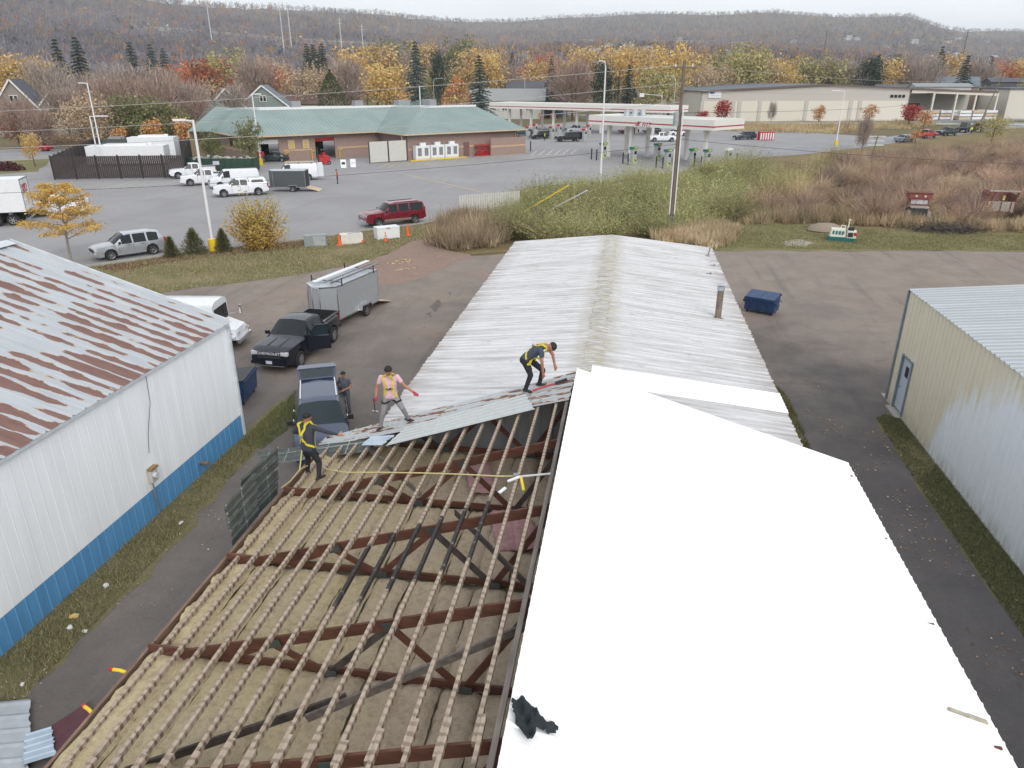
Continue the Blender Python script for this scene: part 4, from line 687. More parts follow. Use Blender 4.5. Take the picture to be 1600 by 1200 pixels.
# --- others on the lot
vehicle('parked_suv', 'silver crossover with black roof rails parked along the kerb beside small evergreens', 'suv', (*Vector(G(203, 399))[:2], 0), math.radians(232), dict(SUV, L=4.77, W=1.84, H=1.68), MATS['paint_silver'])
ex = vehicle('parked_suv', 'long maroon SUV parked by the white freezer chest', 'suv', (*Vector(G(614, 350))[:2], 0), math.radians(222), dict(BIGSUV, grmat='chrome', bumat='chrome'), MATS['paint_maroon'])
M('bronze_trim', S(132, 118, 108), .4); 
for s in (1, -1): MB().box((-.1, s * 1.0, .55), (2.6, .05, .2)).obj('sill_trim', 'bronze_trim', ex); MB().beam((-2.3, s * .62, 1.98), (.1, s * .62, 1.99), .05, .04).obj('roof_rail', 'dark_plastic', ex)
WR = 217
vehicle('pickup_truck', 'white crew-cab pickup with black grille parked nearest the dark fence', 'pickup', (*G(302, 277)[:2], 0), math.radians(WR), dict(PICKUP, H=1.95, railmat='paint_white', bumat='dark_plastic'), MATS['paint_white'], rim='steel_grey')
vehicle('pickup_truck', 'small white pickup between the white van and the fence-side truck', 'pickup', (*G(322, 288)[:2], 0), math.radians(WR), dict(PICKUP, railmat='paint_white'), MATS['paint_white'])
v = vehicle('cargo_van', 'white high-bodied service truck with smooth fibreglass box parked between pickups', 'van', (*G(367, 292)[:2], 0), math.radians(WR), dict(VAN, L=6.4, H=2.05), MATS['paint_white'])
tp = vehicle('pickup_truck', 'white pickup with full-height bed cap parked behind the yellow bush', 'pickup', (*G(377, 305)[:2], 0), math.radians(WR - 3), dict(PICKUP, railmat='paint_white', grmat='dark_plastic'), MATS['paint_white'])
for o in [c for c in tp.children if c.name.startswith(('cargo_bed', 'bed_rail'))]: bpy.data.objects.remove(o)
c = MB(); P = [(-2.84, -.95, 1.32), (-.98, -.95, 1.32), (-.98, .95, 1.32), (-2.84, .95, 1.32), (-2.62, -.72, 1.9), (-.9, -.74, 1.9), (-.9, .74, 1.9), (-2.62, .72, 1.9)]; c.add(P, [(4, 5, 6, 7), (0, 1, 5, 4), (1, 2, 6, 5), (2, 3, 7, 6), (3, 0, 4, 7)]); c.obj('bed_cap', 'paint_white', tp)
for s in (1, -1): MB().slab([(-2.5, s * .90, 1.42), (-1.2, s * .90, 1.42), (-1.2, s * .80, 1.72), (-2.4, s * .80, 1.72)], .02 * s).obj('cap_window', 'glass_dark', tp)
wv = vehicle('cargo_van', 'white work van with planks on its roof rack and open rear doors', 'van', (*G(462, 281)[:2], 0), math.radians(WR - 12), dict(VAN, L=6.6), MATS['paint_white'])
for x in (-2.2, -.6, .7): MB().beam((x, -.8, 2.2), (x, .8, 2.2), .05, .05).box((x, .78, 2.12), (.04, .04, .16)).box((x, -.78, 2.12), (.04, .04, .16)).obj('rack_bar', 'black_iron', wv)
for s in (1, -1): MB().box((-2.9 - .35, s * 1.22, 1.2), (.75, .05, 1.6), rz=-s * .5).obj('rear_door', 'paint_white', wv)
M('raw_plank', S(206, 186, 160), .8, var=.15, scale=4)
for i in range(3):
    o = MB().box((0, 0, 0), (3.6, .25, .045)).obj('plank', 'raw_plank', None, wv.matrix_basis @ Vector((-.7, -.35 + .32 * i, 2.25)), wv.rotation_euler[2] + .02 * i); tag(o, 'pale plank lying on the white work van roof rack', 'plank', 'planks on the van roof rack')
def box_trailer(name, label, loc, rz, L_, W_, H_, matb, ramp=True, vnose=.6, trim='chrome', zf=.5):
    t = thing(name, label, 'trailer', loc, rz); x0, x1 = -L_ / 2, L_ / 2; pl = [(x0, -W_ / 2), (x1, -W_ / 2), (x1 + vnose, -W_ * .12), (x1 + vnose, W_ * .12), (x1, W_ / 2), (x0, W_ / 2)]; n = len(pl); b = MB(); b.add([(x, y, zf) for x, y in pl] + [(x, y, H_) for x, y in pl] + [(x0, 0, H_ + .10), (x1 + vnose * .6, 0, H_ + .1)], [(k, (k + 1) % n, n + (k + 1) % n, n + k) for k in range(n - 1)] + [(0, 1, 2, 3, 4, 5)[::-1]]); b.obj('box_body', matb, t)
    r = MB(); T = 2 * n; v0 = [(x, y, H_ + .003) for x, y in pl] + [(x0, 0, H_ + .09), (x1 + vnose * .7, 0, H_ + .08)]; r.add(v0, [(0, 1, n + 1, n), (n, n + 1, 4, 5), (1, 2, n + 1), (2, 3, n + 1), (3, 4, n + 1), (5, 0, n)]); r.obj('roof', 'galvanised', t)
    tr = MB()
    for k in range(n): p, q = pl[k], pl[(k + 1) % n]; tr.beam((*p, H_), (*q, H_), .05, .07); tr.beam((*p, zf), (*q, zf), .05, .09)
    for p in pl: tr.box((p[0], p[1], (zf + H_) / 2), (.04, .04, H_ - zf))
    tr.obj('edge_trim', trim, t)
    inn = MB(); inn.add([(x0 + .002, -W_ / 2 + .06, zf + .06), (x0 + .002, W_ / 2 - .06, zf + .06), (x0 + .002, W_ / 2 - .06, H_ - .08), (x0 + .002, -W_ / 2 + .06, H_ - .08)], [(3, 2, 1, 0)]); inn.obj('rear_opening', 'dark_plastic', t)
    if ramp: MB().beam((x0 + .02, 0, zf - .02), (x0 - 1.5, 0, .05), W_ * .94, .06).obj('ramp_door', 'raw_plank', t)
    for s in (1, -1): wheel(t, -.3 * L_ / 3, s * (W_ / 2 + .12), .34, .2, s); MB().box((-.1 * L_, s * (W_ / 2 + .12), .74), (.95, .26, .05)).box((-.1 * L_ + .5, s * (W_ / 2 + .12), .62), (.05, .26, .28), ry=-.3).box((-.1 * L_ - .5, s * (W_ / 2 + .12), .62), (.05, .26, .28), ry=.3).obj('fender', trim, t)
    MB().beam((x1 + vnose - .2, .3, .45), (x1 + vnose + 1.0, 0, .45), .07, .09).beam((x1 + vnose - .2, -.3, .45), (x1 + vnose + 1.0, 0, .45), .07, .09).tube((x1 + vnose + .8, .0, .1), (x1 + vnose + .8, 0, .8), .04, .04, 8).obj('drawbar', 'black_iron', t)
    return t
M('trailer_grey', S(168, 172, 176), .4, var=.05, metal=.2); M('trailer_charcoal', S(82, 86, 88), .4, var=.05)
rzt = math.radians(-103)
tr = box_trailer('enclosed_trailer', 'tall grey enclosed trailer with ladder rack and lowered ramp behind the black pickup', (-14.95, 36.4, 0), rzt, 4.2, 2.0, 2.35, 'trailer_grey')
tr.scale = (.92, .92, .94)
for x in (-1.7, 1.6):
    m = MB(); m.beam((x, -1.0, 2.5), (x, 1.0, 2.5), .04, .04)
    for s in (-1, 1): m.box((x, s * 1.02, 2.5), (.05, .05, .45))
    m.obj('ladder_rack', 'black_iron', tr)
lad = thing('ladder', 'aluminium extension ladder lying on the grey trailer rack', 'ladder', Vector(tr.location) + Matrix.Rotation(rzt, 3, 'Z') @ Vector((-.2, .5, 2.43)), rzt)
for s in (-.2, .2): MB().box((0, s, 0), (4.6, .04, .09)).obj('stile', 'alloy', lad)
for i in range(15): MB().tube((-2.1 + i * .3, -.2, 0), (-2.1 + i * .3, .2, 0), .016, .016, 6).obj('rung', 'alloy', lad)
o = MB().slab([(-2.6, -.13, 0), (2.5, -.13, .0), (2.5, .13, 0), (-2.6, .13, 0)], -.04).obj('plank', 'white_paint', None, Vector(tr.location) + Matrix.Rotation(rzt, 3, 'Z') @ Vector((-.3, -.25, 2.41)), rzt); tag(o, 'long white plank lying beside the ladder on the trailer rack', 'plank')
t2 = box_trailer('enclosed_trailer', 'charcoal cargo trailer with lowered ramp parked beside the white work van', (*G(457, 298)[:2], 0), math.radians(190), 3.7, 1.9, 2.35, 'trailer_charcoal', trim='steel_grey')
MB().box((1.87, 0, .75), (.03, 1.85, .5)).obj('stone_guard', 'galvanised', t2)
# --- white step van at the warehouse corner
def step_van():
    t = thing('step_van', 'white step van with rounded roof parked behind the rusted-roof warehouse', 'van', (-20.4, 30.7, 0), math.radians(8)); t.scale = (.85, .85, .85); b = MB(); prof = []
    Wd, zt = 1.05, 2.75
    ring = [(-Wd, .55), (-Wd, 2.35), (-.93, 2.62), (-.6, zt), (.6, zt), (.93, 2.62), (Wd, 2.35), (Wd, .55)]; xs = [(-3.2, 0), (-3.1, .02), (1.35, .02), (1.6, 0.0)]; n = len(ring)
    for x, dz in xs: b.v += [(x, y, z + (dz if z > 2 else 0)) for y, z in ring]
    for i in range(3): b.f += [(i * n + k, i * n + (k + 1) % n, (i + 1) * n + (k + 1) % n, (i + 1) * n + k)[::-1] for k in range(n)]
    b.f += [tuple(range(n))[::-1], tuple(range(3 * n, 4 * n))]; b.m = [0] * len(b.f); b.obj('body', 'paint_white', t, smooth=True, angle=30)
    h = MB(); h.add([(1.6, -.95, .6), (2.7, -.85, .6), (2.7, .85, .6), (1.6, .95, .6), (1.6, -.95, 1.45), (2.6, -.75, 1.15), (2.6, .75, 1.15), (1.6, .95, 1.45)], [(4, 5, 6, 7), (0, 1, 5, 4), (1, 2, 6, 5), (2, 3, 7, 6)]); h.obj('hood', 'paint_white', t)
    MB().slab([(1.612, -.95, 1.5), (1.612, .95, 1.5), (1.612, .85, 2.35), (1.612, -.85, 2.35)], -.02).obj('windshield', 'glass_dark', t)
    for s in (1, -1):
        for x0, x1 in ((.2, .75), (.85, 1.45)): MB().box(((x0 + x1) / 2, s * 1.052, 1.78), (x1 - x0, .02, .85)).obj('side_window', 'glass_dark', t)
        for x in (1.9, -2.0): wheel(t, x, s * .92, .40, .26, s, 'steel_grey')
        MB().box((2.15, s * 1.02, .82), (1.0, .2, .1)).obj('wheel_arch', 'paint_white', t); MB().box((2.65, s * .6, .95), (.14, .3, .2)).obj('headlight', 'lamp_clear', t)
        m = MB(); m.tube((1.6, s * 1.0, 1.6), (2.15, s * 1.5, 1.55), .02, .02, 6); m.box((2.15, s * 1.5, 1.75), (.08, .2, .5)); m.obj('mirror', 'chrome', t)
    MB().box((2.4, 0, .95), (.04, 1.7, .06)).obj('red_stripe', 'lamp_red', t); MB().box((2.78, 0, .55), (.14, 1.9, .2)).obj('front_bumper', 'chrome', t)
    MB().box((-.6, 0, .45), (5, 1.7, .2)).obj('chassis', 'black_iron', t)
step_van()
# --- freight trailer at the left edge
def freight():
    d = Vector((math.cos(math.radians(45)), math.sin(math.radians(45)))); c = Vector(G(52, 348)[:2]); rzf = math.atan2(-d.y, -d.x) + PI; rzf = math.radians(28)
    t = thing('freight_trailer', 'tall white freight semi-trailer with red rear lettering standing behind the yellow locust tree', 'trailer', (c.x, c.y, 0), rzf); Lt, Wt = 9.0, 2.6
    MB().box((-Lt / 2, 0, 2.6), (Lt, Wt, 2.8)).obj('box_body', 'white_paint', t); MB().box((.012, 0, 2.6), (.02, Wt - .2, 2.6)).obj('rear_door', 'white_paint', t)
    m = MB(); 
    for s in (1, -1): m.box((.03, s * (Wt / 2 - .05), 2.6), (.06, .1, 2.8))
    m.box((.03, 0, 3.95), (.06, Wt - .2, .1)).box((.03, 0, 1.25), (.06, Wt - .2, .1)); m.obj('door_frame', 'steel_grey', t); MB().box((.03, 0, 2.6), (.02, .03, 2.5)).obj('door_seam', 'steel_grey', t)
    for x in (-1.2, -2.5):
        for s in (1, -1): wheel(t, x, s * 1.0, .5, .5, s, 'steel_grey')
    MB().box((-Lt / 2, 0, 1.1), (Lt, 1.2, .2)).obj('chassis', 'black_iron', t); MB().box((.0, 0, .55), (.1, 2.2, .12)).obj('rear_guard', 'steel_grey', t)
    text_part('XPO', 1.0, t, (.045, -.15, 3.1), (PI / 2, 0, PI / 2), M('letter_red', (.5, .02, .03), .4), bold=.02, sx=.8)
freight()
vehicle('pickup_truck', 'white pickup half hidden behind the yellow locust tree and freight trailer', 'pickup', (*G(88, 336)[:2], 0), math.radians(205), dict(PICKUP, railmat='paint_white'), MATS['paint_white'])
vehicle('passenger_car', 'red convertible-like low car driving on the road beyond the fence', 'car', (*G(60, 236)[:2], .03), math.radians(185), SEDAN, MATS['paint_red'])
vehicle('parked_suv', 'black SUV at the pump with person in yellow vest', 'suv', (*G(845, 217)[:2], 0), math.radians(215), SUV, MATS['paint_black'])
vehicle('parked_suv', 'boxy black SUV at the red-topped pump under the far canopy', 'suv', (*G(888, 221)[:2], 0), math.radians(212), BIGSUV, MATS['paint_black'])
vehicle('pickup_truck', 'silver pickup parked beyond the two black SUVs', 'pickup', (*G(900, 208)[:2], 0), math.radians(212), dict(PICKUP, railmat='paint_silver'), MATS['paint_silver'])
vehicle('parked_suv', 'dark SUV partly hidden by the corner of the station roof', 'suv', (*G(815, 212)[:2], 0), math.radians(212), SUV, MATS['paint_dark_teal'])
vehicle('pickup_truck', 'white pickup with door lettering between the near canopy columns', 'pickup', (*G(1034, 221)[:2], 0), math.radians(12), dict(PICKUP, railmat='paint_white'), MATS['paint_white'])
vehicle('passenger_car', 'white sedan parked beyond the white pickup at the station', 'car', (*G(1058, 212)[:2], 0), math.radians(20), SEDAN, MATS['paint_white'])
vehicle('parked_suv', 'dark grey SUV parked in the open lot beside the red bottle cage', 'suv', (*G(1163, 218)[:2], 0), math.radians(205), SUV, MATS['paint_gunmetal'])
vehicle('passenger_car', 'grey-blue sedan parked at the roadside by the meadow', 'car', (*G(1412, 222)[:2], .03), math.radians(40), SEDAN, MATS['paint_sage'])
vehicle('pickup_truck', 'black and red pickup parked on the roadside behind a small gold tree', 'pickup', (*G(1446, 216)[:2], .03), math.radians(40), PICKUP, MATS['paint_red'])
vehicle('pickup_truck', 'dark green pickup parked on the road ahead of a stake truck', 'pickup', (*G(1478, 212)[:2], .03), math.radians(215), PICKUP, MATS['paint_dark_teal'])
vehicle('passenger_car', 'dark teal car standing before the car wash door', 'car', (*G(428, 252)[:2], 0), math.radians(200), SEDAN, MATS['paint_dark_teal'])
vehicle('passenger_car', 'dark car parked on the side street by the brown round tree', 'car', (*on_land(913, 152, 150)[:2], on_land(913, 152, 150)[2] + .02), math.radians(255), SEDAN, MATS['paint_black'])
for i, (x, lab, m) in enumerate(((952, 'dark red car parked behind the near canopy', 'paint_maroon'), (990, 'dark grey car parked behind the near canopy', 'paint_gunmetal'))): vehicle('passenger_car', lab, 'car', (*G(x + 30, 208)[:2], 0), math.radians(200), SEDAN, MATS[m])
# --- stake trucks carrying logs
def log_truck(label, px, py, rz, logs):
    t = thing('flatbed_truck', label, 'truck', (*G(px, py)[:2], .03), rz); M('worn_green', S(86, 88, 78), .6, var=.2)
    MB().box((1.9, 0, 1.5), (1.7, 2.2, 1.5), taper=.9).obj('cab', 'worn_green', t); MB().slab([(2.76, -.9, 1.5), (2.76, .9, 1.5), (2.70, .85, 2.1), (2.70, -.85, 2.1)], -.02).obj('windshield', 'glass_dark', t); MB().box((-1.2, 0, 1.1), (4.4, 2.4, .2)).obj('deck', 'black_iron', t); MB().box((0, 0, .75), (6, .9, .3)).obj('chassis', 'black_iron', t)
    for x in (-2.8, -1.4, 0.2, .9):
        for s in (1, -1): MB().box((x, s * 1.15, 1.9), (.1, .08, 1.5)).obj('stake', 'steel_grey', t)
    for x in (1.9, -1.6, -2.6):
        for s in (1, -1): wheel(t, x, s * .95, .48, .35, s, 'steel_grey')
    m = MB(); r = random.Random(3)
    if logs:
        for k in range(22): y, z = r.uniform(-.95, .95), 1.25 + r.random() * 1.1; m.tube((-3.2 + r.uniform(-.3, .3), y, z), (.6 + r.uniform(-.3, .3), y, z), .12, .11, 7)
        lo = m.obj('log_load', M('log_bark', S(140, 116, 88), .9, var=.3, scale=3), None, t.matrix_basis.translation, rz); stuff(lo, 'stack of cut logs on the stake truck', 'logs')
log_truck('stake truck loaded with cut logs on the road by the leaning pole', 1528, 206, math.radians(60), True); log_truck('empty grey stake truck standing behind the dark green pickup', 1504, 207, math.radians(60), False)
# --- waste containers
def dumpster(label, loc, rz, lid_open=False):
    t = thing('dumpster', label, 'dumpster', loc, rz); t.scale = (.78, .85, .85); M('navy_steel', S(40, 66, 106), .45, var=.15, scale=2.5, bump=.1); M('black_lid', (.025, .03, .035), .5)
    b = MB(); x, y = 1.05, .62; b.add([(-x, -y * .85, .22), (x, -y * .85, .22), (x, y * .85, .22), (-x, y * .85, .22), (-x, -y, 1.05), (x, -y, 1.05), (x, y, 1.25), (-x, y, 1.25)], [(0, 3, 2, 1), (0, 1, 5, 4), (1, 2, 6, 5), (2, 3, 7, 6), (3, 0, 4, 7)]); b.obj('bin_body', 'navy_steel', t)
    l = MB(); 
    for s in (-1, 1): l.slab([(s * .53 - .52, -y - .05, 1.07), (s * .53 + .52, -y - .05, 1.07), (s * .53 + .52, y, 1.27), (s * .53 - .52, y, 1.27)], -.04).obj('lid', 'navy_steel' if not lid_open else 'black_lid', t); l = MB()
    for s in (-1, 1): MB().box((s * (x + .08), 0, .78), (.16, 1.0, .16)).obj('fork_pocket', 'navy_steel', t)
    MB().box((0, -y - .02, 1.0), (2.2, .08, .1)).box((0, y + .02, 1.2), (2.2, .08, .1)).obj('rim', 'navy_steel', t)
    for k in (-.6, 0, .6): MB().box((k, -y * .93 - .03, .62), (.06, .05, .7), rx=.12).obj('rib', 'navy_steel', t)
    for a in (-.85, .85):
        for c in (-.4, .4): MB().tube((a, c - .03, .1), (a, c + .03, .1), .1, .1, 10).box((a, c, .18), (.1, .08, .1)).obj('caster', 'black_iron', t)
    MB().box((x + .166, .15, .80), (.01, .3, .12)).obj('warning_label', 'line_yellow', t); return t
dumpster('navy blue dumpster standing alone on the gravel beside the white roof building', (7.75, 40.6, 0), math.radians(-27)); dumpster('navy blue dumpster with black lid at the corner of the blue-banded warehouse', (-15.15, 25.0, 0), math.radians(-80), True)
# ------------------------------------------------------------------ filling station and town
A45 = math.radians(45); OU = Vector((-35.6, 118.5)); U_ = Vector((math.cos(A45), math.sin(A45))); V_ = Vector((-math.sin(A45), math.cos(A45)))
def uv(u, v, z=0.): p = OU + U_ * u + V_ * v; return Vector((p.x, p.y, z))
M('station_brick', S(158, 136, 127), .85, var=.12, scale=5, bump=.3); M('tan_band', S(196, 166, 136), .8, var=.08); M('membrane', S(210, 214, 214), .7, var=.08, scale=.5); M('brown_door', S(122, 92, 88), .6); M('cream_trim', S(206, 184, 150), .6); M('dark_inside', (.02, .02, .022), .9)
n = NT('green_seam_metal', .4, .15); P = n.co(); c = n.mix(n.rng(n.noise(P, .3, 4), .3, .7), S(134, 153, 149), S(150, 168, 164)); n.done(c)
def seam_plane(mb, A, B, C, D, step=.6, h=.05):
    A, B, C, D = map(Vector, (A, B, C, D)); nn = (B - A).cross(D - A).normalized(); nn = nn if nn.z > 0 else -nn; mb.add([A, B, C, D], [(0, 1, 2, 3)]); d = (B - A).normalized(); up = (nn.cross(d)).normalized(); 
    if up.z < 0: up = -up
    Ln = (B - A).length; pts = [(0, 0)]; L2 = lambda P_: ((P_ - A).dot(d), (P_ - A).dot(up)); q = [L2(p) for p in (A, B, C, D)]; lo, hi = min(p[0] for p in q), max(p[0] for p in q); s = lo + step / 2
    while s < hi:
        ys = []
        for i in range(4):
            (x0, y0), (x1, y1) = q[i], q[(i + 1) % 4]
            if (x0 - s) * (x1 - s) < 0: ys.append(y0 + (y1 - y0) * (s - x0) / (x1 - x0))
        if len(ys) >= 2 and max(ys) - min(ys) > .2:
            a, b = A + d * s + up * min(ys) + nn * h / 2, A + d * s + up * max(ys) + nn * h / 2; mb.beam(a, b, .07, h, up=nn)
        s += step
    return mb
def station():
    t = thing('filling_station_shop', 'brick filling-station shop with green standing-seam hip roof and car wash doors', 'building', uv(0, 5))
    inv = Matrix.Translation(-uv(0, 5))
    def ch(mb, name, mats, par=None, **k):
        o = mb.obj(name, mats, None, **k); o.parent = par or t
        if par is None: o.matrix_parent_inverse = inv
        return o
    def wall(a, b, z0, z1, nm='wall', mt='station_brick'): return ch(MB().slab([uv(*a, z0), uv(*b, z0), uv(*b, z1), uv(*a, z1)], .25), nm, mt)
    wall((0, 0), (22, 0), 0, 4.0); wall((0, 10), (0, 0.26), 0, 4.0); wall((22, 0), (22, 20), 0, 4.0); wall((-22.3, 30), (-22.3, 10), 0, 4.0)
    bays = [(-21.3, -17.6), (-11.6, -8.2)]; xs = [-22.3] + [q for b in bays for q in b] + [0]
    for a, b in zip(xs[0::2], xs[1::2]): wall((a, 10), (b, 10), 0, 4.0)
    for a, b in bays: wall((a, 10), (b, 10), 3.35, 4.0); ch(MB().slab([uv(a, 10.05, 3.36), uv(b, 10.05, 3.36), uv(b, 10.05, 2.75), uv(a, 10.05, 2.75)], -.08), 'rolled_door', 'white_paint' if a < -15 else 'lamp_red'); ch(MB().slab([uv(a, 15), uv(b, 15), uv(b, 15, 3.4), uv(a, 15, 3.4)], .1), 'bay_interior', 'dark_inside')
    for a, b in (((0.02, -.06), (22, -.06)), ((-16.9, 9.94), (-12.2, 9.94)), ((-7.8, 9.94), (-.3, 9.94))): ch(MB().slab([uv(*a, 1.45), uv(*b, 1.45), uv(*b, 1.75), uv(*a, 1.75)], .03), 'tan_band', 'tan_band')
    ch(MB().slab([uv(-22.36, 30, 1.45), uv(-22.36, 10, 1.45), uv(-22.36, 10, 1.75), uv(-22.36, 30, 1.75)], .03), 'tan_band', 'tan_band')
    for v0 in (12, 15, 18): ch(MB().slab([uv(-22.4, v0 + 1.6, 1.9), uv(-22.4, v0, 1.9), uv(-22.4, v0, 3.6), uv(-22.4, v0 + 1.6, 3.6)], .05), 'window', 'glass_dark')
    ch(seam_plane(MB(), uv(-1.2, -1.2, 4), uv(23.2, -1.2, 4), uv(20.5, 11, 7.5), uv(10.5, 11, 7.5)), 'roof_slope', 'green_seam_metal'); ch(seam_plane(MB(), uv(-1.2, 8.7, 4), uv(-1.2, -1.2, 4), uv(10.5, 11, 7.5), uv(6.5, 17.5, 7.5)), 'roof_slope', 'green_seam_metal')
    ch(seam_plane(MB(), uv(-23.5, 8.7, 4), uv(-1.2, 8.7, 4), uv(6.5, 17.5, 7.5), uv(-17.5, 17.5, 7.5)), 'roof_slope', 'green_seam_metal'); ch(seam_plane(MB(), uv(-23.6, 24, 4), uv(-23.5, 8.7, 4), uv(-17.5, 17.5, 7.5), uv(-18.2, 31, 7.5)), 'roof_slope', 'green_seam_metal')
    ch(seam_plane(MB(), uv(-23.6, 24, 4), uv(-18.2, 31, 7.5), uv(-19.5, 36, 7.5), uv(-27, 27, 4)), 'roof_slope', 'green_seam_metal'); ch(MB().slab([uv(-27, 27, 0), uv(-27, 27, 4), uv(-19.5, 36, 7.5), uv(-19.5, 36, 0)], .2), 'gable_wall', 'cream_trim'); ch(seam_plane(MB(), uv(23.2, -1.2, 4), uv(23.2, 20, 4), uv(20.5, 20, 7.5), uv(20.5, 11, 7.5)), 'roof_slope', 'green_seam_metal')
    ch(MB().slab([uv(-19.5, 36, 7.3), uv(-17.5, 17.6, 7.3), uv(6.5, 17.6, 7.3), uv(10.5, 11.1, 7.3), uv(20.5, 11.1, 7.3), uv(20.5, 28, 7.3), uv(0, 36, 7.3)], .3), 'flat_roof', 'membrane')
    for a, b in (((-17.5, 17.5), (6.5, 17.5)), ((6.5, 17.5), (10.5, 11)), ((10.5, 11), (20.5, 11))): ch(MB().beam(uv(*a, 7.62), uv(*b, 7.62), .3, .35), 'parapet', 'white_paint')
    for a, b in (((-1.25, -1.25), (23.2, -1.25)), ((-1.25, 8.7), (-1.25, -1.25)), ((-23.5, 8.65), (-1.2, 8.65)), ((-23.6, 24), (-23.6, 8.7))): ch(MB().beam(uv(*a, 3.93), uv(*b, 3.93), .14, .18), 'gutter', 'cream_trim')
    for a in ((-1.1, -.2), (21.5, -.2)): ch(MB().box(uv(*a, 2.0), (.12, .12, 3.8), rz=A45), 'downpipe', 'cream_trim')
    for i, (u, v, s) in enumerate(((2, 22, 1.6), (10, 20, 2.4), (14, 16, 1.5), (17, 22, 2.0), (-9, 24, 1.6))): ch(MB().box(uv(u, v, 8.0), (s, s * .8, 1.1), rz=A45), 'roof_unit', 'steel_grey')
    for u in (-13.2, -15.6): ch(MB().box(uv(u, 9.9, 2.5), (1.1, .12, 1.4), rz=A45), 'menu_board', 'cream_trim'); MB
    for u in (-13.2, -15.6):
        for k in (-.35, .1): ch(MB().box(uv(u, 9.82, 2.5 + k), (.7, .05, .3), rz=A45), 'menu_strip', 'line_yellow')
    o = text_part('ENTER', .62, t, (0, 0, 0), (PI / 2, 0, A45), 'cream_trim', bold=.01); o.location = uv(-14.4, 9.86, 3.55); o.matrix_parent_inverse = inv
    for u in (-16.7, -12.4, -7.6): ch(MB().path([uv(u, 9.7, 0), uv(u, 9.7, 1.3), uv(u + .5, 9.7, 1.4)], .07, 6), 'guard_rail', 'safety_yellow')
    d = ch(MB().box(uv(11.2, -.05, 1.15), (1.1, .1, 2.25), rz=A45), 'door', 'brown_door'); MB().box(uv(11.55, -.14, 1.1), (.06, .06, .14), rz=A45).obj('handle', 'chrome', d)
    d.children[0].matrix_parent_inverse = Matrix.Identity(4)
station()
def at_uv(name, label, cat, u, v, group=None, z=0): return thing(name, label, cat, uv(u, v, z), A45, group)
# yard gates, freezers, bottle cage, brick screen
M('gate_white', S(206, 206, 200), .6, var=.06)
for i, (u, lab) in enumerate(((-5.9, 'white ribbed yard gate leaf hinged at the dark post'), (-2.6, 'white ribbed yard gate leaf beside the brick corner'))):
    t = at_uv('yard_gate', lab, 'gate', u, -1.4); m = MB(); ribbed(m, (-1.55, 0), (1.55, 0), .15, 3.2, .28, .05, .12); ribbed(m, (1.55, .06), (-1.55, .06), .15, 3.2, .28, .05, .12); m.obj('panel', 'gate_white', t); MB().box((-1.6, .03, 1.6), (.12, .14, 3.3)).box((1.6, .03, 1.6), (.1, .14, 3.3)).obj('post', 'black_iron', t)
for i in range(3):
    t = at_uv('ice_freezer', ['white double-door ice freezer next to the gate', 'white double-door ice freezer in the middle of the row of three', 'white double-door ice freezer nearest the brown door'][i], 'freezer', 2.0 + i * 2.75, -.85, 'ice freezers along the brick wall'); MB().box((0, 0, 1.15), (2.6, 1.0, 2.1)).obj('cabinet', 'white_paint', t); MB().box((.3, .1, 2.42), (1.0, .5, .45)).obj('compressor', 'white_paint', t)
    for s in (-.62, .62): d = MB().box((s, -.53, 1.2), (1.15, .06, 1.9)).obj('door', 'white_paint', t); MB().box((s, -.57, 1.25), (.7, .03, 1.25)).obj('door_panel', M('freezer_print', S(130, 134, 140), .5, var=.25, scale=3), d)
t = at_uv('bottle_cage', 'red gas-bottle cage between the brown door and brick screen', 'cage', 14.0, -.8); MB().box((0, 0, .1), (3.0, .9, .12)).box((0, 0, 1.75), (3.0, .9, .1)).obj('frame', 'red_paint', t)
for k in range(9): MB().box((-1.4 + k * .35, -.42, .93), (.05, .05, 1.6)).obj('bar', 'red_paint', t)
for k in range(3): MB().box((0, -.43, .45 + k * .45), (2.9, .04, .08)).obj('rail', 'red_paint', t)
for k in range(5): MB().tube((-1.15 + k * .57, 0, .17), (-1.15 + k * .57, 0, .75), .2, .2, 8).obj('bottle_rack', 'red_paint', t)
t = at_uv('brick_screen', 'low brick screen wall with tan band at the end of the station shop', 'wall', 18.8, -1.6); MB().box((0, 0, 1.4), (7.4, .3, 2.8)).box((3.55, 1.3, 1.4), (.3, 2.3, 2.8)).obj('brickwork', 'station_brick', t); MB().box((0, -.16, 1.45), (7.42, .04, .28)).obj('tan_band', 'tan_band', t)
t = at_uv('kerb_step', 'yellow painted step under the row of ice freezers', 'step', 4.6, -1.9); MB().box((0, 0, .07), (10.5, .5, .14)).obj('step', 'safety_yellow', t)
def cone(px, py, label, h=.75, collar=False):
    t = thing('traffic_cone', label, 'cone', G(px, py), 0, 'orange traffic cones'); MB().tube((0, 0, .03), (0, 0, h), h * .20, h * .035, 12).obj('cone_body', 'orange_plastic', t, smooth=True); MB().box((0, 0, .02), (h * .55, h * .55, .04)).obj('base', 'orange_plastic' if not collar else 'black_iron', t)
    if collar:
        for a in (.45, .68): MB().tube((0, 0, h * a), (0, 0, h * (a + .12)), h * (.207 - a * .165), h * (.207 - (a + .12) * .165), 12, caps=False).obj('collar', 'lamp_clear', t, smooth=True)
cone(775, 241.5, 'orange cone in front of the brick screen wall', .9); cone(531, 383, 'orange cone between the grey cabinet and white freezer chest', .95); cone(566, 379.5, 'collared orange cone before the lidless white chest', .8, True); cone(603, 378, 'collared orange cone before the big white chest', .8, True); cone(637.5, 368, 'orange cone standing right of the big white chest', .95)
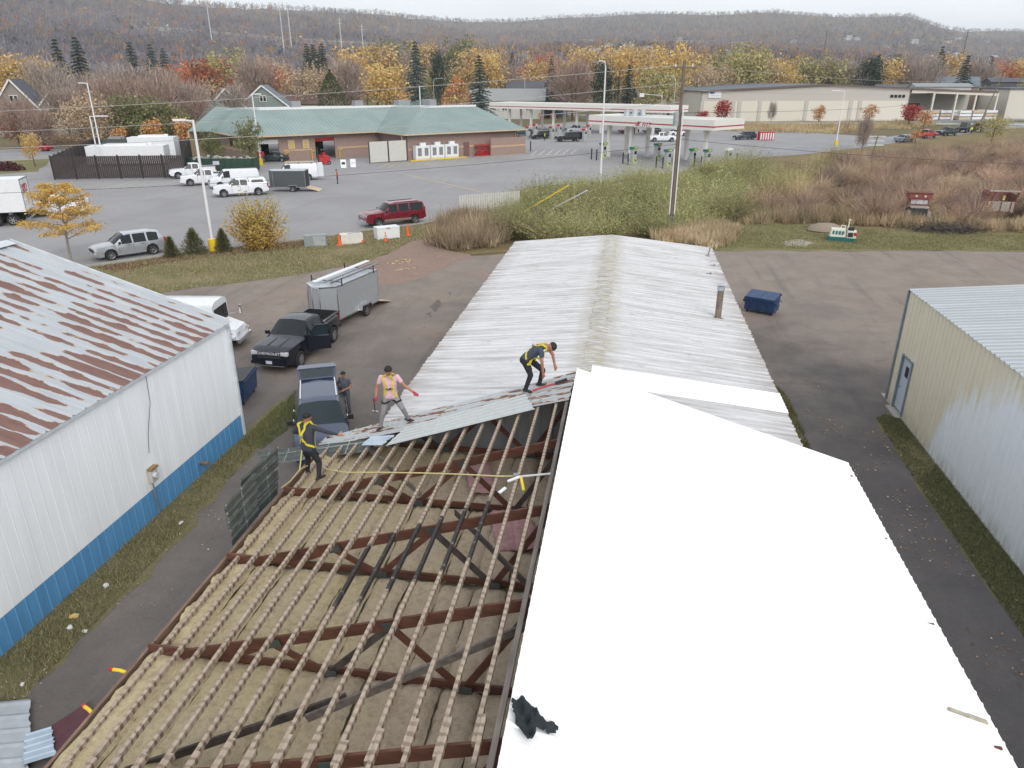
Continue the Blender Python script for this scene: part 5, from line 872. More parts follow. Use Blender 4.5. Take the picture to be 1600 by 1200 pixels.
# old appliances on the berm
M('cabinet_grey', S(150, 158, 158), .5, metal=.2, var=.12, scale=3); M('stained_white', S(222, 220, 212), .5, var=.1, scale=2)
t = thing('metal_cabinet', 'dull grey metal cabinet lying on the grass berm', 'cabinet', G(494, 384), math.radians(20)); MB().box((0, 0, .45), (1.7, .8, .86)).obj('case', 'cabinet_grey', t); MB().box((.3, -.41, .45), (.9, .02, .7)).obj('door_panel', 'galvanised', t); MB().tube((.6, -.42, .5), (.6, -.47, .5), .06, .06, 8).obj('knob', 'steel_grey', t)
t = thing('chest_freezer', 'white appliance with dented corner lying on its side on the berm', 'appliance', G(549, 380), math.radians(35)); MB().box((0, 0, .4), (1.75, .75, .78)).obj('case', 'stained_white', t); MB().box((-.89, 0, .4), (.03, .62, .62)).obj('open_end', 'dark_inside', t); MB().path([(-.3, -.1, .8), (.2, -.2, .85), (.6, -.1, .84), (.8, .1, .8)], .03, 6).obj('cable', 'steel_grey', t)
t = thing('chest_freezer', 'large plain white chest freezer on the berm beside the maroon SUV', 'appliance', G(605, 372), math.radians(38)); MB().box((0, 0, .45), (1.9, .9, .84)).obj('case', 'white_paint', t); MB().box((0, 0, .92), (1.94, .94, .10)).obj('lid', 'white_paint', t); MB().box((0, -.49, .9), (.3, .04, .06)).obj('handle', 'steel_grey', t)
# canopies
def canopy(label, cx, cy, L_, W_, rz, cols, near):
    t = thing('fuel_canopy', label, 'canopy', (cx, cy, 0), rz); z0, z1 = 5.15, 6.6
    f = MB(); 
    for s in (1, -1): f.box((0, s * W_ / 2, (z0 + z1) / 2), (L_, .12, z1 - z0)).box((s * L_ / 2, 0, (z0 + z1) / 2), (.12, W_ - .12, z1 - z0))
    f.obj('fascia', M('canopy_cream', S(232, 230, 224), .5, var=.03), t); MB().box((0, 0, z0 + .06), (L_ - .14, W_ - .14, .1)).obj('soffit', 'canopy_cream', t); MB().box((0, 0, z1 - .25), (L_ - .14, W_ - .14, .06)).obj('deck', 'membrane', t)
    st = MB()
    for s in (1, -1): st.box((0, s * (W_ / 2 + .07), z0 + .52), (L_ + .1, .03, .17)).box((s * (L_ / 2 + .07), 0, z0 + .52), (.03, W_ + .1, .17))
    st.obj('red_stripe', M('stripe_red', (.38, .02, .06), .4), t)
    for x, y in cols: MB().box((x, y, z0 / 2), (.5, .5, z0)).obj('column', 'canopy_cream', t)
    if near:
        MB().box((-.6, -W_ / 2 - .1, z0 + .55), (2.6, .04, .8)).obj('sign_panel', 'canopy_cream', t); text_part('E-Z', .01, t, (0, 0, 0), (0, 0, 0), 'stripe_red') if False else None
        m = MB(); y = -W_ / 2 - .13
        for x0, w, zz, h in ((-1.5, .75, .70, .16), (-1.55, .62, .48, .14), (-1.7, .75, .26, .16), (-1.62, .16, .48, .5), (-.6, .55, .62, .14), (-.62, .14, .40, .5), (-.25, .14, .40, .5), (.15, .5, .62, .14), (.18, .13, .38, .5), (.62, .5, .62, .14), (.68, .13, .38, .5)): m.box((x0, y, z0 + zz), (w, .03, h))
        m.v = [(a + (c - z0 - .5) * .35, b, c) for a, b, c in m.v]; m.obj('station_emblem', 'stripe_red', t)
        for x, y in ((-8.5, 1.5), (-7.2, 1.9), (-8.0, 3.0), (-6.6, 3.3)): MB().tube((x, y, z1 - .25), (x, y, z1 + .75), .55, .55, 14).obj('roof_unit', 'galvanised', t)
    return t
canopy('near fuel canopy of cream fascia with red stripe and red emblem', 4.85, 125.75, 24.2, 8.3, math.radians(-38), [(-9, -2.4), (-9, 2.4), (-4.5, 2.4), (-4.3, -2.4), (9.6, -2.0), (3.2, 2.4)], True)
canopy('long far fuel canopy of cream fascia with red stripe', -12.4, 193, 52, 9.5, math.radians(-28.5), [(x, y) for x in (-21, -14, -7, 0, 7, 14, 21) for y in (-2.5, 2.5)], False)
M('pump_green', S(30, 120, 92), .4); M('pump_grey', S(168, 172, 172), .45); M('pump_yellow', S(205, 205, 60), .5)
def pump(px, py, label, rz, top='pump_green', low=True, group=None, z=0):
    t = thing('fuel_pump', label, 'fuel pump', G(px, py), rz, group); MB().box((0, 0, 1.2), (1.0, .55, 2.2)).obj('cabinet', 'pump_grey', t); MB().box((0, 0, 2.45), (1.35, .7, .3)).obj('canopy_top', top, t); MB().box((.1, -.36, 2.45), (.7, .02, .2)).obj('top_badge', 'pump_yellow' if top == 'pump_green' else 'white_paint', t)
    for s in (1, -1): MB().box((.1, s * .285, 1.75), (.55, .02, .45)).obj('screen', 'glass_dark', t); MB().box((0, s * .285, .6), (.6, .02, .6)).obj('lower_panel', 'pump_yellow' if top == 'pump_green' else 'pump_grey', t)
    if top == 'pump_green': MB().box((.1, -.30, .62), (.5, .02, .25), ry=.6).obj('panel_slash', 'pump_green', t)
    MB().path([(.52, 0, 1.5), (.75, -.1, 1.0), (.7, -.15, .5), (.52, 0, .9)], .03, 5).obj('hose', 'black_iron', t); MB().box((0, 0, .07), (1.6, 1.1, .14)).obj('island', 'concrete', t)
gp = 'green topped pumps under the near canopy'
for px, py in ((942, 249), (989, 257), (1042, 262), (1081, 260), (1103, 262), (1026, 250), (983, 236)): pump(px, py, 'grey fuel pump with green and yellow top under the near canopy', math.radians(52), 'pump_green', group=gp)
pump(1136, 260, 'plain white fuel pump at the open end of the near canopy', math.radians(52), 'white_paint')
for px, py in ((825, 216), (862, 217), (836, 212), (874, 213), (913, 221), (920, 214)): pump(px, py, 'grey fuel pump with red top under the far canopy', math.radians(60), 'red_paint', group='red topped pumps under the far canopy')
for i, (px, py) in enumerate(((924, 249), (932, 250.5), (973, 256), (981, 257.5), (1025, 263), (1035, 264.5), (1084, 262), (1095, 263), (1150, 258), (829, 236), (953, 215))):
    t = thing('bollard', 'slim black bollard guarding the fuel pump islands', 'bollard', G(px, py), 0, 'black bollards round the pumps'); MB().tube((0, 0, 0), (0, 0, 1.65), .11, .11, 10).obj('post', 'black_iron', t); MB().ell((0, 0, 1.65), (.11, .11, .07), 10, 4).obj('cap', 'black_iron', t)
t = thing('bottle_cage', 'red and white bottle cage beside the dark grey SUV', 'cage', G(1196, 219), .3); MB().box((0, 0, .9), (3.4, 1.0, 1.7)).obj('cage', 'red_paint', t)
for k in range(6): MB().tube((-1.4 + k * .56, -.55, .15), (-1.4 + k * .56, -.55, 1.5), .16, .16, 8).obj('bottle', 'white_paint', t)
for px, lab in ((1073, 'dark red picnic table by the near canopy column'), (1105, 'dark red picnic table under the open canopy end')):
    t = thing('picnic_table', lab, 'table', G(px, 207), .4); MB().box((0, 0, .75), (1.9, .8, .06)).obj('tabletop', 'red_paint', t)
    for s in (1, -1): MB().box((0, s * .75, .45), (1.9, .28, .05)).obj('bench', 'red_paint', t); MB().beam((s * .7, -.7, 0), (s * .7, .3, .74), .06, .06).beam((s * .7, .7, 0), (s * .7, -.3, .74), .06, .06).obj('leg', 'red_paint', t)
for i, (px, py) in enumerate(((537, 262), (552, 261))):
    t = thing('sandwich_board', ['white A-frame sign with dark print near the red mower', 'white A-frame sign with pale print beside the brick corner'][i], 'sign', G(px, py), .4)
    for s in (1, -1): b = MB().slab([(-.4, s * .3, 0), (.4, s * .3, 0), (.4, s * .03, 1.15), (-.4, s * .03, 1.15)], .03 * s).obj('board', 'white_paint', t); MB().box((0, s * .19, .65), (.5, .02, .35), rx=s * .23).obj('print', 'dark_plastic' if i == 0 else 'plate', b)
t = thing('forklift', 'small red forklift with black mast standing by the car wash', 'forklift', G(508, 257), .5); MB().box((0, 0, .6), (1.6, 1.1, .8)).obj('body', 'red_paint', t); MB().box((.2, 0, 1.15), (.9, 1.1, .3)).obj('engine_cover', 'red_paint', t)
for s in (1, -1):
    MB().box((-.95, s * .35, 1.3), (.1, .12, 2.4)).obj('mast', 'black_iron', t); MB().box((.4, s * .5, 1.7), (.06, .06, 1.0)).obj('cage_post', 'black_iron', t); MB().box((-.4, s * .5, 1.7), (.06, .06, 1.0)).obj('cage_post', 'black_iron', t); MB().box((-1.5, s * .3, .15), (1.0, .12, .05)).obj('fork', 'black_iron', t)
    for x in (-.5, .6): wheel(t, x, s * .5, .28, .2, s, 'steel_grey', 4)
MB().box((0, 0, 2.2), (1.0, 1.1, .06)).obj('roof_guard', 'black_iron', t)
t = thing('vacuum_station', 'red and white vacuum station beside the first car wash door', 'vacuum', G(406, 253), .5); MB().box((0, 0, .8), (1.6, .7, 1.5)).obj('cabinet', 'red_paint', t); MB().tube((0, 0, 1.55), (0, 0, 2.5), .45, .45, 12).obj('drum', 'white_paint', t)
t = thing('pressure_washer', 'small red machine standing against the car wash wall', 'machine', uv(-10.9, 9.2), A45); MB().box((0, 0, .5), (1.3, .6, .5)).tube((-.4, -.3, .25), (-.4, .3, .25), .25, .25, 10).tube((.4, -.3, .25), (.4, .3, .25), .25, .25, 10).box((.3, 0, .9), (.4, .4, .4)).obj('body', 'red_paint', t)
# long green skip behind the white trucks
t = thing('roll_off_skip', 'long dark green roll-off skip filled with rubble behind the white trucks', 'skip', G(352, 268), math.radians(8)); M('skip_green', S(46, 74, 62), .6, var=.15)
b = MB(); x, y, h = 4.6, 1.2, 1.9
for p, q in (((-x, -y), (x, -y)), ((x, -y), (x, y)), ((x, y), (-x, y)), ((-x, y), (-x, -y))): b.slab([(*p, .2), (*q, .2), (*q, h), (*p, h)], .08)
b.box((0, 0, .25), (2 * x - .2, 2 * y - .2, .1)); b.obj('bin', 'skip_green', t)
for k in range(10): MB().box((-4.3 + k * .95, -y - .06, 1.05), (.12, .1, 1.6)).obj('rib', 'skip_green', t)
m = MB(); r = random.Random(2)
for k in range(60): m.box((r.uniform(-4.2, 4.2), r.uniform(-1, 1), 1.75 + r.uniform(-.2, .25)), (r.uniform(.2, .7), r.uniform(.2, .5), r.uniform(.1, .3)), rz=r.uniform(0, 3), ry=r.uniform(-.4, .4))
o = m.obj('rubble', 'concrete', None, t.location, t.rotation_euler[2]); stuff(o, 'pale broken rubble heaped in the green skip', 'rubble'); MB().box((-.6, -y - .12, 1.3), (.9, .02, .5)).obj('placard', 'plate', t)
# dark slatted fence enclosure, panel by panel
def fence():
    M('fence_brown', S(70, 62, 60), .8, var=.12, scale=2, stretch=(1, 1, .2)); M('fence_post', S(44, 42, 44), .6)
    a, b_, c, d = [Vector(G(*p)) for p in ((86, 281), (292, 278), (300, 245), (150, 246))]; sides = [(a, b_, 'near side of the enclosure facing the parked trucks'), (b_, c, 'side of the enclosure facing the brick shop'), (a, d, 'side of the enclosure facing the grass'), (d, c, 'far side of the enclosure by the road')]
    for p, q, lab in sides:
        t = thing('slatted_fence', 'dark brown slatted fence, ' + lab, 'fence', p); dv = (q - p); n = max(3, int(round(dv.length / 2.6))); H_ = 3.0
        for i in range(n + 1):
            o = MB().box((0, 0, H_ / 2), (.14, .14, H_ + .1)).obj('post', 'fence_post', t, dv * (i / n), math.atan2(dv.y, dv.x))
        me = None
        for i in range(n):
            k = 11; w = dv.length / n
            for j in range(k):
                if me is None: me = MB().box((0, 0, H_ / 2), (w / k * .86, .05, H_ - .2)).mesh('slat', 'fence_brown')
                link_mesh('slat', me, t, tuple(dv * ((i + (j + .5) / k) / n)), (0, 0, math.atan2(dv.y, dv.x)))
fence()
for i, (px, py, sx, sy, sz, lab) in enumerate(((205, 258, 11, 3.2, 2.9, 'long white tank trailer body inside the dark fence'), (245, 250, 7, 3.0, 3.6, 'second white tank body inside the dark fence by the shop'), (188, 250, 3.5, 2.4, 3.3, 'grey-green cabinet inside the dark fence'))):
    t = thing('storage_tank', lab, 'tank', G(px, py), math.radians(18)); MB().box((0, 0, sz / 2 + .2), (sx, sy, sz - .4)).obj('tank_body', 'white_paint' if i < 2 else 'plate_steel', t); MB().box((0, 0, sz + .12), (sx * .55, sy * .6, .3)).box((sx * .3, 0, sz + .2), (.5, .5, .4)).obj('hatch', 'white_paint' if i < 2 else 'steel_grey', t)
    for k in (-.4, .4): MB().box((sx * k, 0, .1), (.4, sy * .9, .2)).obj('skid', 'steel_grey', t)
# ------------------------------------------------------------------ light poles, utility poles, wires
M('pole_white', S(232, 234, 236), .4, var=.03); M('pole_wood', S(122, 108, 98), .9, var=.25, scale=3, stretch=(4, 4, .4), bump=.3)
def light_pole(label, px, py, h, base=True, arm=1.2, rz=PI, r=.11):
    t = thing('light_pole', label, 'light pole', G(px, py), rz); MB().tube((0, 0, .2), (0, 0, h), r, r * .75, 10).obj('pole', 'pole_white', t, smooth=True); MB().beam((-.05, 0, h - .08), (arm * .5, 0, h - .02), .1, .1).box((arm * .75, 0, h + .0), (arm * .7, .36, .14)).obj('lamp_head', 'pole_white', t); MB().box((arm * .75, 0, h - .08), (arm * .55, .28, .02)).obj('lens', 'lamp_clear', t)
    if base: MB().tube((0, 0, 0), (0, 0, .95), .34, .33, 14).obj('concrete_base', 'safety_yellow', t, smooth=True)
light_pole('white light pole on a yellow base in the mulch bed by the yellow bush', 334.5, 393, 9.4, rz=math.radians(200)); light_pole('white light pole on a yellow base at the car wash corner', 408, 258, 10.1, rz=0.2); light_pole('tall white light pole rising inside the dark fence enclosure', 163, 258, 11.6, False, rz=PI); light_pole('shorter white light pole with T arm inside the dark fence enclosure', 157, 262, 7.2, False, rz=.1, arm=2.4); light_pole('white light pole on a yellow base at the edge of the meadow', 1306, 227, 10.1, rz=PI, arm=2.2)
def street_light(label, x, y, z, h, arm=2.2, rz=0.):
    t = thing('street_light', label, 'street light', (x, y, z), rz); MB().path([(0, 0, 0), (0, 0, h * .85), (.15, 0, h * .94), (.6, 0, h * .99), (arm, 0, h)], [.11, .085, .08, .06, .05], 8).obj('pole', 'galvanised', t, smooth=True); MB().box((arm + .25, 0, h - .02), (.7, .28, .14), taper=.8).obj('lamp_head', 'steel_grey', t)
p = G(938, 287); t = thing('light_pole', 'tall slim white pole rising from the willow thicket edge', 'light pole', p); MB().tube((0, 0, 0), (0, 0, 13.4), .13, .08, 10).obj('pole', 'pole_white', t, smooth=True); MB().path([(0, 0, 13.2), (-.1, 0, 13.9), (-.5, 0, 14.1), (-.9, 0, 14.0)], .06, 6).obj('arm', 'pole_white', t); MB().box((-1.1, 0, 13.95), (.6, .25, .12)).obj('lamp_head', 'steel_grey', t)
for px, d, h, rz, lab in ((677, 235, 12.5, .1, 'cobra-head street light beside the scraggly pine'), (1056, 205, 13, PI, 'cobra-head street light standing behind the wooden utility pole'), (820, 260, 13, PI, 'cobra-head street light by the pale garage')):
    x, y = at_dist(px, d); street_light(lab, x, y, 0, h, 2.4, rz)
x, y = at_dist(655, 190); t = thing('light_pole', 'short white light pole behind the station roof', 'light pole', (x, y, 0)); MB().tube((0, 0, 0), (0, 0, 10.6), .14, .12, 8).box((.4, 0, 10.6), (1.0, .35, .15)).obj('pole', 'pole_white', t)
def wood_pole(label, x, y, h, lean=(0, 0), arms=(), extras=True):
    t = thing('utility_pole', label, 'utility pole', (x, y, 0)); MB().tube((0, 0, 0), (lean[0], lean[1], h), .19, .12, 12).obj('pole', 'pole_wood', t, smooth=True)
    for z, L_, a in arms: f = z / h; MB().beam((lean[0] * f - L_ / 2 * math.cos(a), lean[1] * f - L_ / 2 * math.sin(a), z), (lean[0] * f + L_ / 2 * math.cos(a), lean[1] * f + L_ / 2 * math.sin(a), z), .1, .12).obj('crossarm', 'pole_wood', t); [MB().tube((lean[0] * f + s * L_ * .45 * math.cos(a), lean[1] * f + s * L_ * .45 * math.sin(a), z + .06), (lean[0] * f + s * L_ * .45 * math.cos(a), lean[1] * f + s * L_ * .45 * math.sin(a), z + .26), .06, .04, 8).obj('insulator', 'pole_white', t) for s in (-1, 1)]
    return t
P1 = Vector((*G(1047, 364)[:2], 0)); up = wood_pole('wooden utility pole with grey transformer and two white conduits beside the thicket', P1.x, P1.y, 13.4, (.0, .1), ((12.9, 1.6, .4),))
MB().tube((-.3, -.25, 8.6), (-.3, -.25, 9.6), .22, .22, 14).tube((-.3, -.25, 9.6), (-.3, -.25, 9.75), .18, .06, 14).obj('transformer', M('transformer_grey', S(160, 168, 172), .45), up, smooth=True)
for dx, dy in ((-.2, -.16), (.2, -.16)): MB().tube((dx, dy, 1.6), (dx, dy, 6.8 if dx < 0 else 9.9), .05, .05, 8).obj('conduit', 'pole_white', up)
for dx, dy in ((-.2, -.16), (.2, -.16)): MB().tube((dx, dy, 0), (dx, dy, 1.6), .055, .055, 8).obj('conduit_guard', 'steel_grey', up)
P2 = Vector((*G(1526, 204)[:2], 0)); wood_pole('tall leaning wooden utility pole beside the log truck', P2.x, P2.y, 13.5, (4.0, 2.0), ((13.0, 2.4, .6),))
P0 = Vector((-88, 40, 0))
def wire(label, a, b, sag, r, mat='wire_grey'):
    a, b = Vector(a), Vector(b); m = MB(); m.path([a.lerp(b, k / 24) - Vector((0, 0, sag * 4 * (k / 24) * (1 - k / 24))) for k in range(25)], r, 4); tag(m.obj('overhead_wire', mat), label, 'wire', 'overhead wires')
M('wire_grey', S(176, 176, 176), .5); M('wire_black', S(70, 70, 74), .6)
wire('topmost pale overhead wire from the transformer pole across the lot', P1 + Vector((0, 0, 13.1)), P0 + Vector((0, 0, 9.0)), 1.0, .022); wire('second pale overhead wire from the transformer pole across the lot', P1 + Vector((0, 0, 11.8)), P0 + Vector((-2, 0, 8.1)), 1.4, .022); wire('lowest pale overhead wire from the transformer pole across the lot', P1 + Vector((0, 0, 10.4)), P0 + Vector((0, -1, 7.3)), 1.4, .026); wire('black cable hanging low from the transformer pole across the lot', P1 + Vector((0, 0, 7.2)), P0 + Vector((2, -2, 4.6)), 1.6, .02, 'wire_black')
for z, lab in ((13.1, 'top wire running from the transformer pole to the leaning pole'), (11.3, 'second wire running from the transformer pole to the leaning pole'), (9.6, 'lower black cable running from the transformer pole to the leaning pole')): wire(lab, P1 + Vector((0, 0, z)), P2 + Vector((4.0 * z / 13.5, 2 * z / 13.5, z - .3)), 1.2, .02, 'wire_black' if z < 10 else 'wire_grey')
P3 = Vector((70, 75, 0)); wire('black cable sagging over the brown brush from the transformer pole', P1 + Vector((0, 0, 7.6)), P3 + Vector((0, 0, 5.6)), 1.2, .02, 'wire_black')
# striped sign rack in the brush, traffic lights
t = thing('antenna_rack', 'weathered pole with three white crossbars standing in the brown brush', 'pole', G(1357, 262)); MB().tube((0, 0, 0), (.5, 0, 4.6), .12, .09, 8).obj('pole', 'pole_wood', t)
for z in (3.2, 3.8, 4.4): MB().box((z * .11, 0, z), (2.3, .12, .16)).obj('crossbar', 'tarp_white', t)
x, y = at_dist(1012, 205); t = thing('traffic_signal', 'traffic signal head hanging over the street behind the far canopy', 'traffic light', (x, y, 0)); MB().tube((4, 0, 0), (4, 0, 8.5), .14, .1, 8).tube((4, 0, 8.3), (-3, 0, 8.7), .08, .05, 8).obj('mast', 'galvanised', t); MB().box((-3, 0, 8.3), (1.2, .4, 1.1)).obj('signal_head', 'dark_plastic', t); MB().box((-1.2, 0, 8.4), (1.2, .06, .9)).obj('street_sign', 'pole_white', t)
# guide stakes and white panel fence by the thicket
t = thing('panel_fence', 'white ribbed panel fence half overgrown at the lot edge', 'fence', G(718, 345)); a, b_ = Vector(G(718, 345)), Vector(G(812, 337)); dv = b_ - a; k = 26; me = None
for i in range(k):
    if me is None: me = MB().box((0, 0, 1.15), (dv.length / k * .8, .06, 2.3)).mesh('slat', 'gate_white')
    link_mesh('slat', me, t, tuple(dv * ((i + .5) / k)), (0, 0, math.atan2(dv.y, dv.x)))
for z in (.5, 1.8): MB().beam(Vector((0, .06, z)), dv + Vector((0, .06, z)), .05, .08).obj('rail', 'gate_white', t)
for a, b_, m, lab in ((G(800, 342, .3), G(888, 290, 3.4), 'safety_yellow', 'yellow guy-wire guard pole slanting out of the willow thicket'), (G(842, 337, .3), G(917, 298, 3.2), 'pole_white', 'white guy-wire guard pole slanting out of the willow thicket')):
    a, b_ = Vector(a), Vector(b_); tag(MB().tube(a, b_, .055, .055, 8).tube(b_, b_ + (b_ - a).normalized() * .1, .065, .03, 8).obj('guy_guard', m), lab, 'pole')
tag(MB().tube(Vector(G(1106, 350)), Vector(G(1098, 330, 0)) + Vector((0, 0, .9)), .05, .04, 7).tube(Vector(G(1106, 350)), Vector(G(1106, 350)) + Vector((0, 0, .1)), .09, .06, 7).obj('wooden_stake', 'raw_plank'), 'pale leaning wooden stake in the dry reeds', 'stake')
# ------------------------------------------------------------------ the lumber warehouse
def lumber_warehouse():
    a, b_ = Vector((20.5, 246, 0)), Vector((86, 262, 0)); rz = math.atan2(16, 65.5); t = thing('lumber_warehouse', 'huge beige warehouse with dark grey low-pitched roof and pilaster strips', 'warehouse', a, rz); L_ = (b_ - a).length; D_ = 70; zl_, zm, zr_ = 8.7, 10.6, 9.2; xm = 38
    M('wh_beige', S(222, 217, 204), .7, var=.04); M('wh_grey', S(196, 192, 184), .7, var=.04); M('wh_roof', S(92, 98, 106), .6, var=.06); M('wh_trim', S(112, 92, 84), .6)
    MB().slab([(0, 0, 0), (L_, 0, 0), (L_, 0, 6.0), (0, 0, 6.0)], .3).obj('wall', 'wh_beige', t); MB().slab([(0, 0, 6.0), (L_, 0, 6.0), (L_, 0, zr_), (xm, 0, zm), (0, 0, zl_)], .3).obj('upper_wall', 'wh_grey', t)
    for x in (.5, 10.5, 12.5, 19, 34, 48.5, 51.5): MB().box((x, -.1, 3.0), (1.1, .2, 5.98)).obj('pilaster', 'wh_grey', t)
    X2 = L_ + 34; MB().slab([(-.5, -.6, zl_), (xm, -.6, zm), (xm, D_, zm), (-.5, D_, zl_)], -.3).obj('roof_slope', 'wh_roof', t); MB().slab([(xm, -.6, zm), (X2, 6, zr_ - .9), (X2 + 6, D_, zr_ - .9), (xm, D_, zm)], -.3).obj('roof_slope', 'wh_roof', t); MB().beam((-.5, -.7, zl_), (xm, -.7, zm), .12, .4).beam((xm, -.7, zm), (L_ + 8, -.7, zr_ - .1), .12, .4).beam((L_ + 8, -.7, zr_ - .1), (X2, 6, zr_ - .95), .12, .5).obj('eave_trim', 'wh_trim', t)
    MB().slab([(0, 0, 0), (0, 0, zl_), (0, D_, zl_), (0, D_, 0)], .3).obj('wall', 'wh_beige', t); MB().slab([(L_, 0, 0), (L_, 14, 0), (L_, 14, zr_), (L_, 0, zr_)], .3).obj('wall', 'wh_grey', t); MB().slab([(L_, 14, 0), (X2, 22, 0), (X2, 22, 8), (L_, 14, 8.4)], .3).obj('wall', 'wh_grey', t); MB().slab([(L_ + .3, -.3, 8.2), (L_ + 8, -.3, 8.2), (L_ + 8, -.3, 9.1), (L_ + .3, -.3, 9.1)], .2).slab([(L_ + 8, -.3, 8.1), (X2, 6, 7.2), (X2, 6, 8.2), (L_ + 8, -.3, 9.0)], .2).obj('fascia', 'wh_beige', t)
    for x, y in ((L_ + 8, 0), (L_ + 17, 2.0), (L_ + 25, 4), (X2 - .4, 5.8)): MB().box((x, y, 4.1), (.5, .5, 8.1)).obj('column', 'wh_beige', t)
    for k in range(4): MB().box((L_ - 6 + k * 1.3, -.17, 7.3), (.9, .06, .8)).obj('window', 'glass_dark', t)
    MB().box((L_ + 12, 16.6, 3.2), (6, .2, 3), rz=.23).obj('loading_door', 'dark_inside', t); MB().box((4.2, -.2, 7.9), (4.0, .1, 2.0)).obj('sign_board', 'white_paint', t); MB().box((3.3, -.27, 8.35), (1.4, .03, .6)).obj('sign_mark', M('sign_blue', S(90, 110, 150), .5), t); MB().box((4.5, -.27, 7.6), (2.8, .03, .25)).obj('sign_line', 'plate', t)
    inv = t.matrix_basis.copy()
    for i in range(12):     # racks of sawn lumber in wrap
        q = inv @ Vector((L_ + 6 + (i % 6) * 5.2, 3 + (i // 6) * 4.5 + (i % 3), 0)); s = thing('lumber_stack', 'wrapped stack of sawn lumber on rack before the warehouse shelter', 'lumber', q, rz + .15, 'lumber stacks at the warehouse')
        for k in range(3): MB().box((0, 0, .5 + k * 1.0), (4.4, 1.3, .75)).obj('bundle', 'white_paint' if (i + k) % 3 else 'raw_plank', s); MB().box((0, 0, .08 + k * 1.0), (3.8, .9, .12)).obj('bearer', 'pole_wood', s)
    for i, x in enumerate((1, 3.8)): pass
    g = tag(MB().box((0, 0, .55), (90, .1, .35)).box((0, 0, .9), (90, .12, .08)).obj('guard_rail', 'galvanised', None, (68, 232, 0), .09), 'long low steel guard rail along the street before the beige warehouse', 'guard rail')
    for i, (x, y) in enumerate(((L_ + 1.5, -1.2),)): q = inv @ Vector((x, y, 0)); p = thing('metal_rack', 'black steel gate rack leaning by the warehouse corner', 'rack', q, rz); [MB().beam((k, 0, 0), (k + .8, 0, 2.6), .1, .1).obj('bar', 'black_iron', p) for k in (0, 1.6, 3.2)]; MB().beam((0, 0, .3), (3.2, 0, .3), .1, .1).beam((.8, 0, 2.5), (4, 0, 2.5), .1, .1).obj('frame', 'black_iron', p)
    r = thing('retail_building', 'pale flat-roofed building behind the leaning utility pole', 'building', (*at_dist(1690, 330), 0), -.05); MB().box((0, 0, 4.6), (52, 26, 9.2)).obj('wall', 'wh_beige', r); MB().box((0, 0, 9.35), (53, 27, .35)).obj('roof', 'wh_roof', r); MB().box((4, -13.1, 3.5), (6, .2, 5)).obj('door', 'glass_dark', r)
lumber_warehouse()
# ------------------------------------------------------------------ houses
def house(label, px, d, w, dp, h, rise, rz, wall, roof, zbase=None, win=2, gable_front=True, name='house', chimney=False):
    x, y = at_dist(px, d); z = float(height(x, y)) if zbase is None else zbase; t = thing(name, label, 'house', (x, y, z), rz); M('trim_white', S(225, 225, 222), .6)
    MB().box((0, 0, h / 2), (w, dp, h)).obj('wall', wall, t); a = w / 2
    if gable_front:
        MB().slab([(-a, -dp / 2, h), (a, -dp / 2, h), (0, -dp / 2, h + rise)], .2).slab([(a, dp / 2, h), (-a, dp / 2, h), (0, dp / 2, h + rise)], .2).obj('gable_wall', wall, t); e = .5
        m = MB(); [m.slab([(0, -dp / 2 - e, h + rise + .1), (0, dp / 2 + e, h + rise + .1), (s * (a + e), dp / 2 + e, h - rise * e / a + .1), (s * (a + e), -dp / 2 - e, h - rise * e / a + .1)], .2) for s in (1, -1)]; ro = m.obj('roof', roof, t)
        m = MB(); [m.beam((0, -dp / 2 - e - .05, h + rise + .1), (s * (a + e), -dp / 2 - e - .05, h - rise * e / a + .05), .1, .35) for s in (1, -1)]; m.obj('bargeboard', 'trim_white', t); wz = h + rise * .35; wx = [0]
    else:
        m = MB(); e = .5; [m.slab([(-a - e, 0, h + rise), (a + e, 0, h + rise), (a + e, s * (dp / 2 + e), h - .1), (-a - e, s * (dp / 2 + e), h - .1)], .2) for s in (1, -1)]; ro = m.obj('roof', roof, t); MB().slab([(-a, -dp / 2, h), (-a, dp / 2, h), (-a, 0, h + rise)], .2).slab([(a, dp / 2, h), (a, -dp / 2, h), (a, 0, h + rise)], .2).obj('gable_wall', wall, t); wz = h * .6; wx = [(-.5 + (k + .5) / win) * w * .9 for k in range(win)]
    for q in wx: wo = MB().box((q, -dp / 2 - .06, wz), (1.7, .1, 1.5)).obj('window', 'trim_white', t); [MB().box((q + s * .4, -dp / 2 - .13, wz), (.6, .05, 1.2)).obj('pane', 'glass_dark', wo) for s in (1, -1)]
    if gable_front: [MB().box((s * w * .28, -dp / 2 - .06, h * .55), (1.3, .1, 1.5)).obj('window', 'glass_dark', t) for s in (1, -1)]
    if chimney: MB().box((w * .2, 0, h + rise), (.8, .8, 1.8)).obj('chimney', 'station_brick', ro)
M('h_taupe', S(150, 142, 136), .8); M('h_sage', S(128, 142, 138), .7); M('h_slate', S(112, 122, 130), .8, var=.1); M('h_white', S(212, 212, 208), .7); M('h_brownroof', S(112, 92, 90), .8); M('h_pale', S(196, 196, 190), .7); M('h_greyroof', S(150, 152, 152), .8); M('h_navy', S(84, 96, 108), .7); M('h_dark', S(88, 90, 96), .8); M('h_blue', S(96, 166, 198), .6); M('h_cream', S(196, 190, 164), .7)
house('sage green house with white-trimmed front gable behind the station roof', 412, 215, 11.5, 13, 6.0, 4.6, .35, 'h_sage', 'h_slate'); house('white house with brown roof and side gable under the bare tree', 345, 205, 9, 11, 5.6, 4.4, .6, 'h_pale', 'h_brownroof'); house('low tan house with brown roof behind the station, partly hidden', 470, 240, 14, 9, 5.5, 3, .25, 'h_cream', 'h_brownroof', gable_front=False)
